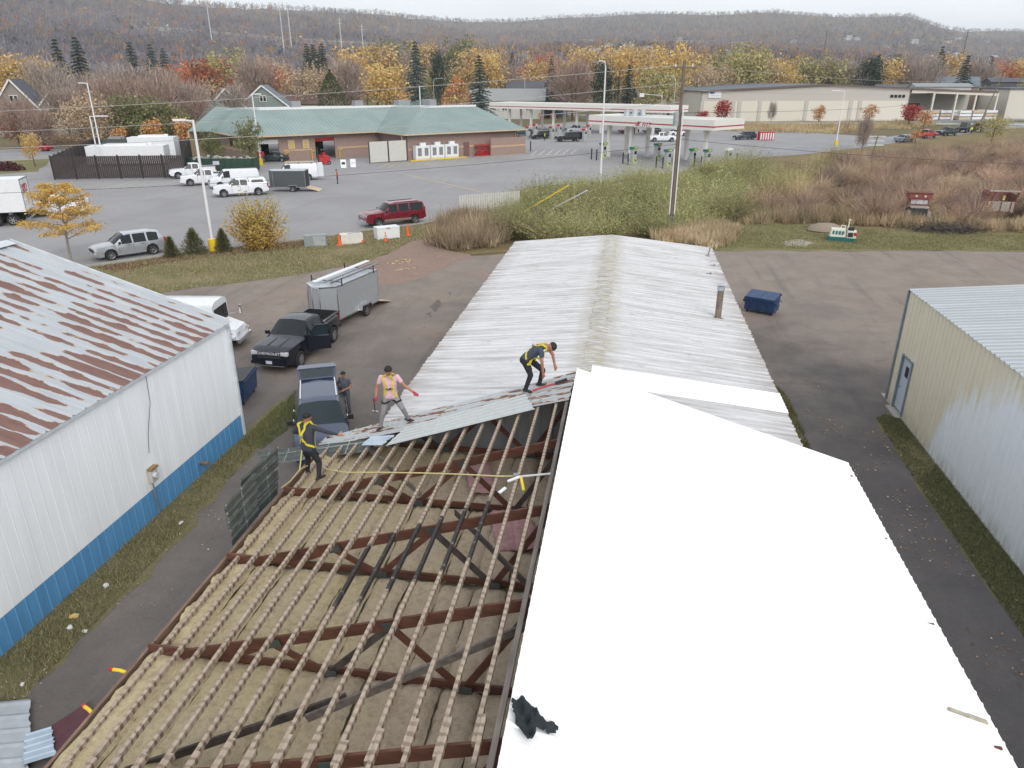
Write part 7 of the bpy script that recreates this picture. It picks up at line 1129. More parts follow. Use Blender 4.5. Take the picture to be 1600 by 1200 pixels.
turf('verge_grass', 'ragged grass along the foot of the blue-banded warehouse', [(-13.3, -4), (-11.9, -4), (-11.9, 9), (-12.05, 14.4), (-12.35, 20), (-12.8, 23.5), (-13.3, 25)], 60000, (.04, .16), GR, 80, .016, .008, .40, 1.4); turf('shed_grass', 'dark green grass along the foot of the beige shed', [(9.8, 2), (10.85, 2), (10.85, 27), (10.4, 27.4), (9.95, 27), (9.75, 22), (9.75, 17)], 50000, (.04, .12), [(106, 112, 70), (94, 102, 64), (124, 118, 80)], 81, .016, .008, .36, 1.4)
turf('berm_turf', 'patchy green and straw grass on the berm', berm, 60000, (.06, .2), GR + [(160, 144, 106)], 82, .035, .012, .40, 3.5); turf('lawn_turf', 'mown grass strip in front of the brown brush', PG([(1130, 388), (1120, 368), (1180, 352), (1300, 354), (1420, 364), (1600, 368), (1640, 392), (1360, 390)]), 40000, (.05, .16), [(128, 124, 80), (112, 116, 68), (148, 134, 96)], 83, .04, .012, .34, 3)
turf('corner_weeds', 'green weeds by the corner of the blue-banded warehouse', [(-13.2, 21), (-12.2, 21), (-11.9, 23), (-12.3, 25.5), (-13.2, 26)], 4000, (.05, .25), [(98, 110, 58), (112, 116, 66)], 84, .02, .008, .35, 1); turf('yard_weeds', 'weeds sprouting at the eave of the white roof building', PG([(1212, 602), (1230, 620), (1252, 665), (1268, 705), (1235, 690)]), 5000, (.04, .18), [(100, 104, 60), (120, 112, 74)], 85, .02, .008, .35, 1)
def leaf_litter(poly, n, seed, name, label, cols, size=.07):
    rng = np.random.default_rng(seed); c = scatter(poly, n, rng); c = c[vnoise(c[:, 0], c[:, 1], 1.6, seed) > .45]; n = len(c); P = np.column_stack([c, np.full(n, .03)]); stuff(link_mesh(name, fast(name, leaves(P, size, .8, .85, rng), 4, pal(cols, n, .25, rng), 'foliage')), label, 'leaves')
leaf_litter([(9.0, 5), (10.3, 5), (10.3, 27), (9.2, 28), (8.2, 31), (7.4, 28)], 900, 90, 'fallen_leaves', 'scattered fallen leaves along the lane beside the shed grass', [(170, 130, 96), (150, 112, 84), (190, 170, 140)]); leaf_litter([(-12.4, 3), (-10.6, 3), (-10.8, 20), (-12.4, 22)], 500, 91, 'grit_and_leaves', 'pale grit and leaf scraps beside the warehouse verge', [(160, 140, 110), (196, 190, 180), (140, 120, 96)], .05); leaf_litter(PG([(600, 410), (640, 404), (650, 420), (610, 425)]), 260, 92, 'wood_chips', 'pale wood chips spilled on the dirt apron', [(206, 180, 140), (190, 160, 120)], .14)
# ------------------------------------------------------------------ people
M('skin_tan', S(176, 124, 100), .55, var=.06); M('hair_black', (.012, .011, .012), .6, bump=.4, bscale=60); M('shirt_pink', S(220, 182, 196), .85, var=.08, scale=8, bump=.2); M('shirt_charcoal', S(62, 66, 74), .85, var=.1, scale=8, bump=.2); M('shirt_slate', S(72, 80, 96), .85, var=.1, scale=8); M('trousers_black', S(40, 42, 50), .85, var=.15, scale=8, bump=.2); M('trousers_grey', S(140, 138, 140), .85, var=.1, scale=8, bump=.2); M('shoe_dark', S(58, 52, 52), .7, var=.15); M('glove_red', S(178, 64, 84), .7); M('harness_yellow', S(214, 196, 52), .6, var=.08); M('strap_black', (.02, .02, .022), .7); M('shirt_orange', S(216, 92, 60), .8); M('vest_lime', S(206, 226, 60), .7); M('shirt_grey', S(96, 100, 112), .85)
def capsule(mb, a, b, ra, rb, n=12):
    a, b = Vector(a), Vector(b); d = b - a; d = d.normalized() if d.length > 1e-5 else Vector((0, 0, 1)); u = d.orthogonal().normalized(); w = d.cross(u); rings = []
    for k in (-80, -50, -20, 0): t = math.radians(k); rings.append((a + d * math.sin(t) * ra, math.cos(t) * ra))
    for k in (0, 20, 50, 80): t = math.radians(k); rings.append((b + d * math.sin(t) * rb, math.cos(t) * rb))
    vs = [c + (u * math.cos(2 * PI * j / n) + w * math.sin(2 * PI * j / n)) * r for c, r in rings for j in range(n)]; fs = [(i * n + j, i * n + (j + 1) % n, (i + 1) * n + (j + 1) % n, (i + 1) * n + j) for i in range(len(rings) - 1) for j in range(n)] + [tuple(range(n - 1, -1, -1)), tuple(range(7 * n, 8 * n))]; mb.add(vs, fs)
def person(label, loc, rz, J, mats, sleeve=.5, harness=None, voxel=.014, gloves=False, extras=None):
    """J: joints in the body's own frame, x to its right, y ahead, z up.  mats: skin, top, legs, shoes"""
    t = thing('person', label, 'person', loc, rz); caps = []; V3 = lambda k: Vector(J[k]); L3 = lambda a, b, f: a.lerp(b, f)
    def seg(a, b, ra, rb, reg): caps.append((Vector(a), Vector(b), ra, rb, reg))
    hip, chest, neck, head = V3('hip'), V3('chest'), V3('neck'), V3('head'); sR, sL = V3('shR'), V3('shL'); side = (sR - sL).normalized(); fwd = Vector(J.get('face', (0, 1, 0))).normalized(); upv = (neck - hip).normalized(); wa = L3(hip, chest, .45)
    for s in (-1, 1):
        seg(hip + side * .06 * s, wa + side * .05 * s, .115, .105, 1); seg(wa + side * .05 * s, chest + side * .065 * s, .105, .115, 1); seg(chest + side * .06 * s, L3(chest, (sR if s > 0 else sL), .75), .11, .07, 1); seg(hip + side * .07 * s - upv * .06, hip + side * .07 * s, .105, .105, 2)
    seg(chest, neck, .085, .055, 1); seg(neck, L3(neck, head, .6), .055, .055, 0); hu = (head - neck).normalized(); fz = (fwd - hu * fwd.dot(hu)).normalized(); seg(head + hu * .03 - fz * .018, head + hu * .03 + fz * .015, .092, .088, 0); seg(head - hu * .05 + fz * .03, head - hu * .01 + fz * .03, .055, .07, 0); seg(head - hu * .005 + fz * .10, head - hu * .03 + fz * .115, .012, .017, 0)
    sd = fz.cross(hu)
    for s in (-1, 1): seg(head + sd * .088 * s - hu * .015, head + sd * .09 * s + hu * .02, .016, .018, 0)
    for k in 'RL':
        sh, el, ha = V3('sh' + k), V3('el' + k), V3('ha' + k); m = L3(sh, el, sleeve if sleeve < 1 else 1.0); seg(sh, m, .062, .056 if sleeve < 1 else .05, 1)
        if sleeve < 1: seg(m, el, .046, .042, 0); seg(el, ha, .042, .030, 0)
        else: seg(el, L3(el, ha, .93), .048, .036, 1)
        d = (ha - el).normalized(); pal_ = ha + d * .07; reg = 4 if gloves else 0; seg(ha, pal_, .034, .032, reg); ax = d.orthogonal().normalized() if abs(d.dot(fwd)) > .95 else (fwd - d * fwd.dot(d)).normalized(); cr = d.cross(ax)
        for q in range(4): b0 = pal_ + ax * (q - 1.5) * .019; e1 = b0 + d * (.045 - abs(q - 1.4) * .005) + cr * .008; seg(b0, e1, .0105, .010, reg); seg(e1, e1 + d * .025 + cr * .022, .010, .0085, reg)
        th = ha + d * .02 + ax * .034; seg(th, th + d * .035 + ax * .025, .013, .011, reg); seg(th + d * .035 + ax * .025, th + d * .065 + ax * .02 + cr * .01, .011, .009, reg)
        kn, an, hp = V3('kn' + k), V3('an' + k), hip + side * .095 * (1 if k == 'R' else -1) - upv * .04; seg(hp, kn, .092, .066, 2); seg(kn, L3(kn, an, .35), .066, .062, 2); seg(L3(kn, an, .35), an, .062, .050, 2); toe = Vector(J.get('toe' + k, (0, 1, 0))).normalized(); seg(an + Vector((0, 0, -.045)) - toe * .05, an + Vector((0, 0, -.052)) + toe * .15, .042, .036, 3)
    mb = MB(); [capsule(mb, *c[:4]) for c in caps]; me = mb.mesh('body', 'skin_tan'); tmp = bpy.data.objects.new('tmp', me); COL.objects.link(tmp); r = tmp.modifiers.new('r', 'REMESH'); r.mode = 'VOXEL'; r.voxel_size = voxel; s_ = tmp.modifiers.new('s', 'SMOOTH'); s_.factor = .5; s_.iterations = 4
    bm_ = bpy.data.meshes.new_from_object(tmp.evaluated_get(bpy.context.evaluated_depsgraph_get())); bpy.data.objects.remove(tmp); bm_.name = 'body'; bm_.materials.clear()
    for m in mats: bm_.materials.append(MATS[m])
    n = len(bm_.polygons); c = np.zeros(n * 3); bm_.polygons.foreach_get('center', c); c = c.reshape(-1, 3); best = np.full(n, 9.); reg = np.zeros(n, int)
    for a, b, ra, rb, g in caps:
        a, b = np.array(a), np.array(b); ab = b - a; u = np.clip(((c - a) @ ab) / max(1e-9, ab @ ab), 0, 1); d = np.linalg.norm(c - (a + u[:, None] * ab), axis=1) - (ra + (rb - ra) * u); k = d < best; best[k] = d[k]; reg[k] = g
    bm_.polygons.foreach_set('material_index', np.minimum(reg, len(mats) - 1)); bm_.shade_smooth(); bo = link_mesh('body', bm_, t)
    h = MB(); vs = []; nn, kk = 14, 7; bx, by, bz = sd, fz, hu; hc = head + hu * .036 - fz * .008
    for i in range(kk + 1):
        for j in range(nn):
            a = 2 * PI * j / nn; lim = 1.25 + .75 * (.5 - .5 * math.sin(a)); ph = lim * i / kk; vs.append(hc + (bx * math.cos(a) * .098 + by * math.sin(a) * .108) * math.sin(ph) + bz * .104 * math.cos(ph))
    h.add(vs, [(i * nn + j, i * nn + (j + 1) % nn, (i + 1) * nn + (j + 1) % nn, (i + 1) * nn + j)[::-1] for i in range(kk) for j in range(nn)]); h.obj('hair', 'hair_black', t, smooth=True, angle=80)
    for s in (-1, 1): e = MB(); e.ell(tuple(head + fz * .094 + sd * .032 * s + hu * .008), (.011, .011, .008), 8, 5); e.obj('eye', 'hair_black', t)
    e = MB(); e.ell(tuple(head + fz * .086 - hu * .062), (.022, .012, .007), 8, 5); e.obj('mouth', M('lips', S(150, 88, 80), .6), t)
    if harness:
        bv = BVHTree.FromPolygons([v.co for v in bm_.vertices], [tuple(p.vertices) for p in bm_.polygons])
        def strap(pts, w, mat, name='harness_strap'):
            m = MB(); P = []
            for a, b in zip(pts[:-1], pts[1:]):
                for q in range(6): P.append(Vector(a).lerp(Vector(b), q / 6))
            P.append(Vector(pts[-1])); vs = []; prev = None; Q = []
            for p in P: co, no, _, _ = bv.find_nearest(p); Q.append((co + no * .012, no))
            for i, (p, no) in enumerate(Q): d = Q[min(i + 1, len(Q) - 1)][0] - Q[max(0, i - 1)][0]; x = d.cross(no); x = x.normalized() if x.length > 1e-6 else Vector((1, 0, 0)); vs += [p - x * w / 2, p + x * w / 2, p + x * w / 2 + no * .006, p - x * w / 2 + no * .006]
            m.add(vs, [(i * 4 + k, i * 4 + (k + 1) % 4, (i + 1) * 4 + (k + 1) % 4, (i + 1) * 4 + k) for i in range(len(Q) - 1) for k in range(4)]); m.obj(name, mat, t)
        bk = -fz if False else -(fwd - upv * fwd.dot(upv)).normalized(); bf = -bk
        for s in (-1, 1):
            sp = (sR if s > 0 else sL); top = L3(neck, sp, .55) + upv * .08; strap([chest + bk * .22 - upv * .06 + side * .01 * s, L3(neck, sp, .5) + bk * .16 + upv * .02, top, L3(neck, sp, .55) + bf * .17, chest + bf * .2 + side * .10 * s - upv * .08, wa + bf * .2 + side * .13 * s - upv * .04], .05, 'harness_yellow')
            strap([chest + bk * .22 - upv * .06, wa + bk * .2 + side * .10 * s, hip + side * .22 * s + upv * .06], .045, 'harness_yellow'); strap([wa + bf * .2 + side * .13 * s, hip + bf * .12 + side * .2 * s + upv * .03], .045, 'harness_yellow')
            kn = V3('knR' if s > 0 else 'knL'); hp = hip + side * .095 * s; th = L3(hp, kn, .35); strap([th + side * .15 * s, th + bf * .15, th - side * .1 * s + bf * .05, th + bk * .15, th + side * .15 * s], .045, 'strap_black')
        strap([chest + bf * .2 + side * .11 - upv * .1, chest + bf * .22 - upv * .1, chest + bf * .2 - side * .11 - upv * .1], .045, 'strap_black', 'chest_strap'); q = chest + bf * .16 - upv * .1; co, no, _, _ = bv.find_nearest(q); MB().box(tuple(co + no * .025), (.06, .03, .05)).obj('buckle', 'chrome', t); co, no, _, _ = bv.find_nearest(chest + bk * .25 - upv * .06); MB().box(tuple(co + no * .025), (.07, .03, .07)).obj('back_ring', 'steel_grey', t)
    return t
def plane_pt(px, py, off=0., left=True):
    d = ray(px, py); s = SLP if left else -SLP; nrm = np.array([-s, 0, 1.]); z0 = ZR - s * XC + off; k = (z0 - _C @ nrm) / (d @ nrm); return Vector(tuple(_C + d * k))
def face(dx, dy): return math.atan2(dy, dx) - PI / 2
person('worker in pink T-shirt and yellow harness standing on the rusty sheet with a hammer', (-5.38, 15.42, 4.05), face(.25, -1), dict(hip=(.02, -.02, .90), chest=(.02, .0, 1.22), neck=(.02, .03, 1.45), head=(.02, .11, 1.58), face=(.1, .75, -.65), shR=(.21, .02, 1.39), shL=(-.17, .02, 1.39), elR=(.33, .0, 1.12), haR=(.36, .08, .90), elL=(-.34, .10, 1.18), haL=(-.56, .24, 1.06), knR=(.22, .08, .49), anR=(.31, .02, .10), knL=(-.26, .20, .64), anL=(-.37, .04, .30), toeR=(.5, 1, 0), toeL=(-.9, .6, 0)), ('skin_tan', 'shirt_pink', 'trousers_grey', 'shoe_dark', 'glove_red'), .5, True, gloves=True)
person('worker seen from behind in charcoal long sleeves and yellow harness holding a dark sheet', (-6.78, 13.55, 3.52), face(.30, 1), dict(hip=(.02, .0, .86), chest=(-.02, .06, 1.18), neck=(-.04, .09, 1.41), head=(-.02, .12, 1.55), face=(.35, 1, -.25), shR=(.16, .10, 1.36), shL=(-.23, .08, 1.36), elR=(.36, .26, 1.22), haR=(.56, .42, 1.12), elL=(-.40, .06, 1.14), haL=(-.32, .26, 1.02), knR=(.24, .06, .50), anR=(.33, -.10, .26), knL=(-.20, .20, .46), anL=(-.27, .20, .10), toeR=(.3, 1, 0), toeL=(-.3, 1, 0)), ('skin_tan', 'shirt_charcoal', 'trousers_black', 'shoe_dark'), 1.0, True)
person('worker in navy T-shirt and yellow harness bending down near the ridge', (-2.0, 15.72, 5.16), face(1, -.15), dict(hip=(0, -.12, .84), chest=(.02, .14, 1.06), neck=(.02, .33, 1.18), head=(.02, .47, 1.18), face=(.2, .75, -.7), shR=(.20, .28, 1.12), shL=(-.16, .28, 1.14), elR=(.25, .32, .88), haR=(.16, .33, .56), elL=(-.20, .46, .92), haL=(-.18, .52, .66), knR=(.12, .02, .46), anR=(.12, -.10, .10), knL=(-.16, .24, .50), anL=(-.16, .16, .17), toeR=(.3, 1, 0), toeL=(0, 1, 0)), ('skin_tan', 'shirt_slate', 'trousers_black', 'shoe_dark'), .5, True)
STAND = dict(hip=(0, 0, .92), chest=(0, .0, 1.25), neck=(0, .02, 1.48), head=(0, .06, 1.62), face=(0, 1, -.3), shR=(.2, 0, 1.42), shL=(-.2, 0, 1.42), elR=(.27, .0, 1.13), haR=(.18, .24, 1.10), elL=(-.27, .0, 1.13), haL=(-.12, .26, 1.08), knR=(.11, .03, .50), anR=(.12, 0, .10), knL=(-.11, .03, .50), anL=(-.12, 0, .10), toeR=(.2, 1, 0), toeL=(-.2, 1, 0))
g4 = G(537, 583, 1.66); person('man in grey T-shirt looking at a phone beside the blue SUV', (g4[0], g4[1], 0), face(-.2, -1), STAND, ('skin_tan', 'shirt_grey', 'shirt_grey', 'shoe_dark'), .5); o = MB().box((0, 0, 0), (.08, .012, .15)).box((0, -.007, 0), (.07, .002, .14)).obj('phone', 'dark_plastic', None, (g4[0] - .04, g4[1] - .34, 1.16)); tag(o, 'dark phone held by the man in grey T-shirt', 'phone')
RELAX = dict(STAND, haR=(.30, .08, .88), haL=(-.30, .08, .88)); person('person in orange shirt and dark trousers standing behind the work van', G(528, 287), face(-1, -.5), RELAX, ('skin_tan', 'shirt_orange', 'trousers_black', 'shoe_dark'), .5, voxel=.03); person('person in lime safety vest beside the black SUV at the pump', G(851, 220), face(1, .3), RELAX, ('skin_tan', 'vest_lime', 'trousers_black', 'shoe_dark'), .9, voxel=.03); person('person in lime safety vest standing by the log truck', G(1517, 209), face(.3, -1), RELAX, ('skin_tan', 'vest_lime', 'trousers_black', 'shoe_dark'), .9, voxel=.03)
# ------------------------------------------------------------------ work on the roof
def sheet_mat(name, rust=.5, base=(176, 180, 182), thr=.5, dots=False):
    n = NT(name, .5, .25); P = n.co(); a = n.noise(n.co((1.1, 6, 1)), 1, 5, .65, .3); b_ = n.noise(P, 7, 4, .7); m = n.math('ADD', a, n.math('MULTIPLY', n.math('SUBTRACT', b_, .5), .3)); c = n.mix(n.rng(b_, .3, .7), S(*base), S(*[min(255, v + 16) for v in base])); c = n.mix(n.rng(m, thr, thr + .02), c, S(190, 176, 150)); c = n.mix(n.rng(m, thr + .02, thr + .035), c, n.mix(n.rng(b_, .35, .65), S(106, 76, 70), S(136, 94, 82))); n.done(c)
sheet_mat('rusty_sheet', thr=.53); sheet_mat('pale_sheet', base=(184, 188, 186), thr=.68)
n = NT('sheet_underside', .6, .1); P = n.co(); x, y, z = n.sep(P); gx = n.rng(n.math('ABSOLUTE', n.math('SUBTRACT', n.math('FRACT', n.math('MULTIPLY', x, 1 / .62)), .5)), .47, .49); gy = n.rng(n.math('ABSOLUTE', n.math('SUBTRACT', n.math('FRACT', n.math('MULTIPLY', y, 1 / .31)), .5)), .46, .49); k = n.math('MULTIPLY', n.math('MAXIMUM', gx, gy), n.rng(n.noise(P, 5, 4), .4, .55)); c = n.mix(n.rng(n.noise(P, 3, 5), .3, .7), S(74, 80, 78), S(100, 106, 102)); n.done(n.mix(k, c, S(176, 180, 176)))
M('sheet_back', S(112, 118, 120), .6, metal=.2)
def loose_sheet(label, A, B, C, D, mat, ribs=6, th=.006, curl=.0, back='sheet_back', edge=None):
    """A->B runs along the ribs, A->D across; local x along, y across"""
    A, B, C, D = map(Vector, (A, B, C, D)); ex = (B - A).normalized(); ez = ex.cross(D - A).normalized(); ey = ez.cross(ex); R = Matrix((ex, ey, ez)).transposed(); nx, ny = 14, ribs * 5; r = random.Random(len(label)); top, bot_ = [], []
    for i in range(nx + 1):
        for j in range(ny + 1):
            u, v = i / nx, j / ny; p = (A * (1 - u) + B * u) * (1 - v) + (D * (1 - u) + C * u) * v; l = R.transposed() @ (p - A); f = (v * ribs) % 1; rib = .022 if .7 < f < .98 else 0; w = curl * math.sin(u * 7 + v * 3) + (r.uniform(-.04, .04) if (i in (0, nx)) else 0) * 0; l.x += r.uniform(-.03, .03) if i in (0, nx) else 0; top.append((l.x, l.y, l.z + rib + w)); bot_.append((l.x, l.y, l.z + rib + w - th))
    q = [(i * (ny + 1) + j, (i + 1) * (ny + 1) + j, (i + 1) * (ny + 1) + j + 1, i * (ny + 1) + j + 1) for i in range(nx) for j in range(ny)]; m = MB(); m.add(top, q, 0); o_ = len(top); m.v += bot_; m.f += [tuple(k + o_ for k in f[::-1]) for f in q]; m.m += [1] * len(q)
    o = m.obj('roof_sheet', [mat, back]); o.matrix_world = Matrix.Translation(A) @ R.to_4x4(); tag(o, label, 'metal sheet'); return o
zp = lambda x, y, o=.03: (x, y, zl(x) + o)
loose_sheet('rust-streaked grey roof sheet under the workers feet', zp(-7.35, 15.1), zp(-1.02, 14.62), zp(-.98, 16.28), zp(-7.3, 15.62), 'rusty_sheet', 8)
loose_sheet('pale grey loose roof sheet laid over the purlins', zp(-5.15, 14.15, .075), zp(-1.75, 14.42, .07), zp(-2.1, 15.45, .075), zp(-4.95, 15.0, .08), 'pale_sheet', 5)
loose_sheet('dark underside of a roof sheet carried by the worker in charcoal sleeves', GY(412, 727, 15.0), GY(588, 703, 14.55), GY(576, 686, 14.95), GY(401, 706, 15.5), 'sheet_underside', 3)
loose_sheet('bright narrow strip of flashing beneath the rusty sheet', zp(-5.95, 14.6, .04), zp(-5.3, 14.3, .05), zp(-5.1, 14.75, .05), zp(-5.8, 15.0, .05), M('flashing', S(190, 206, 220), .3, metal=.4), 2)
q = [GX(*p, -7.5) for p in ((364, 853), (404, 806), (398, 738), (350, 790))]; loose_sheet('dark sheet standing on edge at the eave, the front one', *q, 'sheet_underside', 5)
q = [GX(*p, -7.62) for p in ((380, 830), (434, 772), (435, 697), (377, 748))]; loose_sheet('dark sheet standing on edge at the eave, behind its neighbour', *q, 'sheet_underside', 5)
for lab, P_, m, rb_, z in (('dull zinc roof sheet lying on the lane near the eave', [(-20, 1235), (45, 1230), (47, 1092), (-15, 1098)], 'galvanised', 6, .12), ('short bright corrugated offcut on the lane beside the maroon sheet', [(36, 1195), (86, 1180), (82, 1134), (39, 1147)], 'flashing', 5, .16), ('maroon painted sheet partly under the eave', [(86, 1180), (150, 1142), (140, 1096), (80, 1134)], M('maroon_sheet', S(96, 56, 64), .5, var=.12, scale=5, col2=None), 4, .10)):
    q = [G(*p, z) for p in P_]; loose_sheet(lab, *q, m, rb_)
# rope, anchor and straps
M('rope_yellow', S(208, 196, 140), .8, var=.15, scale=30); pts = [(-6.86, 13.66, 4.72), (-6.88, 13.42, 4.25), (-6.9, 13.3, 3.95)] + [plane_pt(*p, off=.025) for p in ((492, 722), (510, 733), (540, 738), (600, 738), (660, 739), (720, 741), (780, 744), (806, 744))]
tag(MB().path(pts, .014, 6).obj('safety_rope', 'rope_yellow'), 'yellow safety rope running from the harness across the purlins', 'rope')
tag(MB().path([(-6.9, 13.3, 3.95), (-7.1, 13.2, 3.7), (-7.3, 13.1, 3.55)], .012, 6).obj('safety_rope', 'rope_yellow'), 'short rope tail hanging behind the charcoal-sleeved worker', 'rope')
t = thing('roof_anchor', 'white strap anchor with yellow webbing fixed near the ridge board', 'anchor', plane_pt(806, 744, .02)); O_ = Vector(t.location); W_ = lambda px, py, o=.03: plane_pt(px, py, o) - O_
MB().beam(W_(806, 745), W_(860, 740), .05, .015).obj('strap', 'tarp_white', t); MB().beam(W_(793, 752), W_(812, 745), .06, .02).beam(W_(780, 770), W_(790, 762), .06, .02).obj('strap_end', 'white_paint', t); MB().beam(W_(814, 745), W_(818, 766, -.1), .05, .012).obj('webbing', 'harness_yellow', t); MB().box((0, 0, .02), (.09, .07, .05)).obj('ring', 'steel_grey', t)
t = thing('hammer', 'claw hammer held down in the red-gloved right hand', 'hammer', (-5.78, 15.28, 4.9)); MB().tube((0, 0, 0), (.02, -.03, -.32), .015, .013, 8).obj('handle', 'black_iron', t); MB().box((.02, -.03, -.34), (.15, .035, .04)).obj('head', 'chrome', t)
t = thing('pry_bar', 'red-handled pry bar lying beside the bending worker', 'tool', plane_pt(856, 603, .08)); MB().tube((-.35, -.1, -.1), (.15, .05, .05), .022, .022, 8).obj('handle', 'red_paint', t); MB().box((.3, .1, .1), (.3, .07, .05), rz=.3, ry=-.3).obj('head', 'black_iron', t)
# loose cloth and stick on the new roof
def jacket():
    r = np.random.default_rng(8); o = plane_pt(832, 1130, .06, False); n = 26; V = {}; m = MB(); vs, fs = [], []; ids = {}
    out = [plane_pt(*p, .06, False) - o for p in ((798, 1098), (815, 1096), (838, 1112), (846, 1127), (862, 1132), (876, 1141), (870, 1152), (852, 1148), (840, 1145), (836, 1158), (824, 1162), (806, 1140))]; P2_ = [(p.x, p.y) for p in out]; lo = [min(p[k] for p in P2_) for k in (0, 1)]; hi = [max(p[k] for p in P2_) for k in (0, 1)]
    for i in range(n + 1):
        for j in range(n + 1):
            x = lo[0] + (hi[0] - lo[0]) * i / n; y = lo[1] + (hi[1] - lo[1]) * j / n
            if inside(P2_, np.array([x]), np.array([y]))[0]: ids[(i, j)] = len(vs); f = float(vnoise(x * 3 + y, y * 2 - x, .18, 3)); vs.append((x, y, -SLP * x + .02 + .09 * abs(math.sin(x * 16 + y * 9 + 3 * f)) * f + .05 * f))
    for (i, j) in list(ids):
        q = [(i, j), (i + 1, j), (i + 1, j + 1), (i, j + 1)]
        if all(k in ids for k in q): fs.append(tuple(ids[k] for k in q))
    m.add(vs, fs); ob = m.obj('jacket', M('cloth_black', S(44, 50, 54), .9, var=.2, scale=8, bump=.3), None, o, smooth=True, angle=80); so = ob.modifiers.new('s', 'SOLIDIFY'); so.thickness = .02; tag(ob, 'crumpled black jacket lying on the new white roof by the ridge', 'jacket')
jacket()
a, b_ = plane_pt(1482, 1107, .08, False), plane_pt(1542, 1129, .08, False); tag(MB().beam(a, a.lerp(b_, .55), .045, .03).beam(a.lerp(b_, .5), b_, .07, .035).obj('wood_offcut', M('grey_offcut', S(176, 168, 150), .8, var=.2, scale=9)), 'weathered wood offcut lying near the right eave of the new roof', 'board')
for px, py, qx, qy, lab in ((176, 1046, 200, 1052, 'yellow tube with red cap poking out at the eave by the third truss'), (132, 1104, 146, 1116, 'yellow tube with red cap poking out at the eave by the insulation roll')):
    a, b_ = Vector(GX(px, py, -7.62)), Vector(GX(qx, qy, -7.34)); t = thing('capped_tube', lab, 'tube', a); d = b_ - a; MB().path([(0, 0, 0), d * .5 + Vector((0, 0, .02)), d], .028, 8).obj('tube', 'safety_yellow', t); MB().tube(-d.normalized() * .05, d.normalized() * .01, .032, .032, 10).obj('cap', 'red_paint', t)
# litter on the verge
M('litter_white', S(226, 226, 222), .7)
for i, (px, py, sx, lab) in enumerate(((110, 983, .16, 'white crumpled cup on the warehouse verge'), (116, 966, .2, 'yellow-green wrapper on the warehouse verge'), (283, 819, .14, 'white paper scrap on the warehouse verge'), (166, 917, .16, 'pale bottle on the warehouse verge'), (133, 988, .12, 'pale pink paper scrap on the lane edge'), (35, 1071, .1, 'small white scrap on the grass near the zinc sheet'))):
    m = MB(); m.ell((0, 0, sx * .3), (sx * .6, sx * .4, sx * .3), 8, 5); m.v = [(a + random.uniform(-.02, .02), b + random.uniform(-.02, .02), c) for a, b, c in m.v]; o = m.obj('litter', 'line_yellow' if i == 1 else 'litter_white', None, G(px, py), random.random() * 3); tag(o, lab, 'litter')
# ------------------------------------------------------------------ relics in the field
def wreck(label, px, py, cab=True):
    M('wreck_rust', S(120, 78, 68), .85, var=.35, scale=4, bump=.4); M('wreck_pale', S(168, 162, 154), .8, var=.3, scale=5, bump=.3); M('wreck_red', S(142, 74, 66), .7, var=.25, scale=4)
    t = thing('abandoned_truck', label, 'truck', G(px, py), math.radians(-8)); t.scale = (.72, .72, .8)
    if cab:
        MB().box((0, .4, .55), (2.6, .5, .28)).obj('bumper', 'wreck_pale', t); MB().box((0, 1.3, 1.3), (1.9, 1.6, .9), taper=.92).obj('hood', 'black_iron', t); MB().box((0, 1.3, 1.85), (2.1, 1.3, .14)).obj('hood_top', 'wreck_pale', t); MB().box((0, 2.4, 2.2), (2.4, 1.2, 1.0), taper=.9).obj('cab', 'wreck_rust', t); MB().box((0, 1.82, 2.35), (1.9, .06, .5)).obj('windshield', 'lamp_clear', t); MB().box((0, 2.4, 2.95), (2.6, 1.8, .5)).obj('cab_roof', 'wreck_red', t); MB().box((0, 2.5, 3.32), (2.9, 1.9, .12)).obj('dump_visor', 'wreck_rust', t)
        for s in (-.5, .5): MB().tube((s, 1.45, 3.0), (s, 1.5, 3.0), .13, .13, 10).obj('lamp', 'lamp_clear', t)
        for s in (-1, 1): MB().box((s * 1.05, 1.2, 1.05), (.5, 1.2, .7)).obj('wing', 'wreck_pale', t); wheel(t, s * 1.0, 1.2, .5, .3, s, 'steel_grey')
    else:
        MB().box((0, .6, 1.5), (3.0, .16, 1.2)).obj('tailgate', 'wreck_pale', t)
        for k in (-1.1, 0, 1.1): MB().box((k, .5, 1.5), (.12, .1, 1.15)).obj('rib', 'wreck_rust', t)
        for s in (-1, 1): MB().box((s * 1.55, 2.0, 1.9), (.14, 3.0, 2.0)).obj('side_panel', 'wreck_rust', t); MB().beam((s * 1.5, .6, 2.2), (s * 1.6, .3, 3.3), .15, .15).obj('corner_post', 'wreck_rust', t)
        MB().box((0, 3.4, 2.2), (3.0, .14, 1.8)).obj('front_panel', 'wreck_rust', t); MB().box((0, .3, 3.3), (3.5, .3, .14)).obj('top_bar', 'wreck_pale', t); MB().box((.2, .75, 2.5), (.25, .2, .5)).obj('latch', 'line_yellow', t); MB().box((0, 2, .8), (2.6, 3, .4)).obj('chassis', 'black_iron', t)
wreck('abandoned truck with red cab top and pale bumper in the brown brush', 1434, 352); wreck('rusted open dump body with pale tailgate in the brown brush', 1560, 345, False)
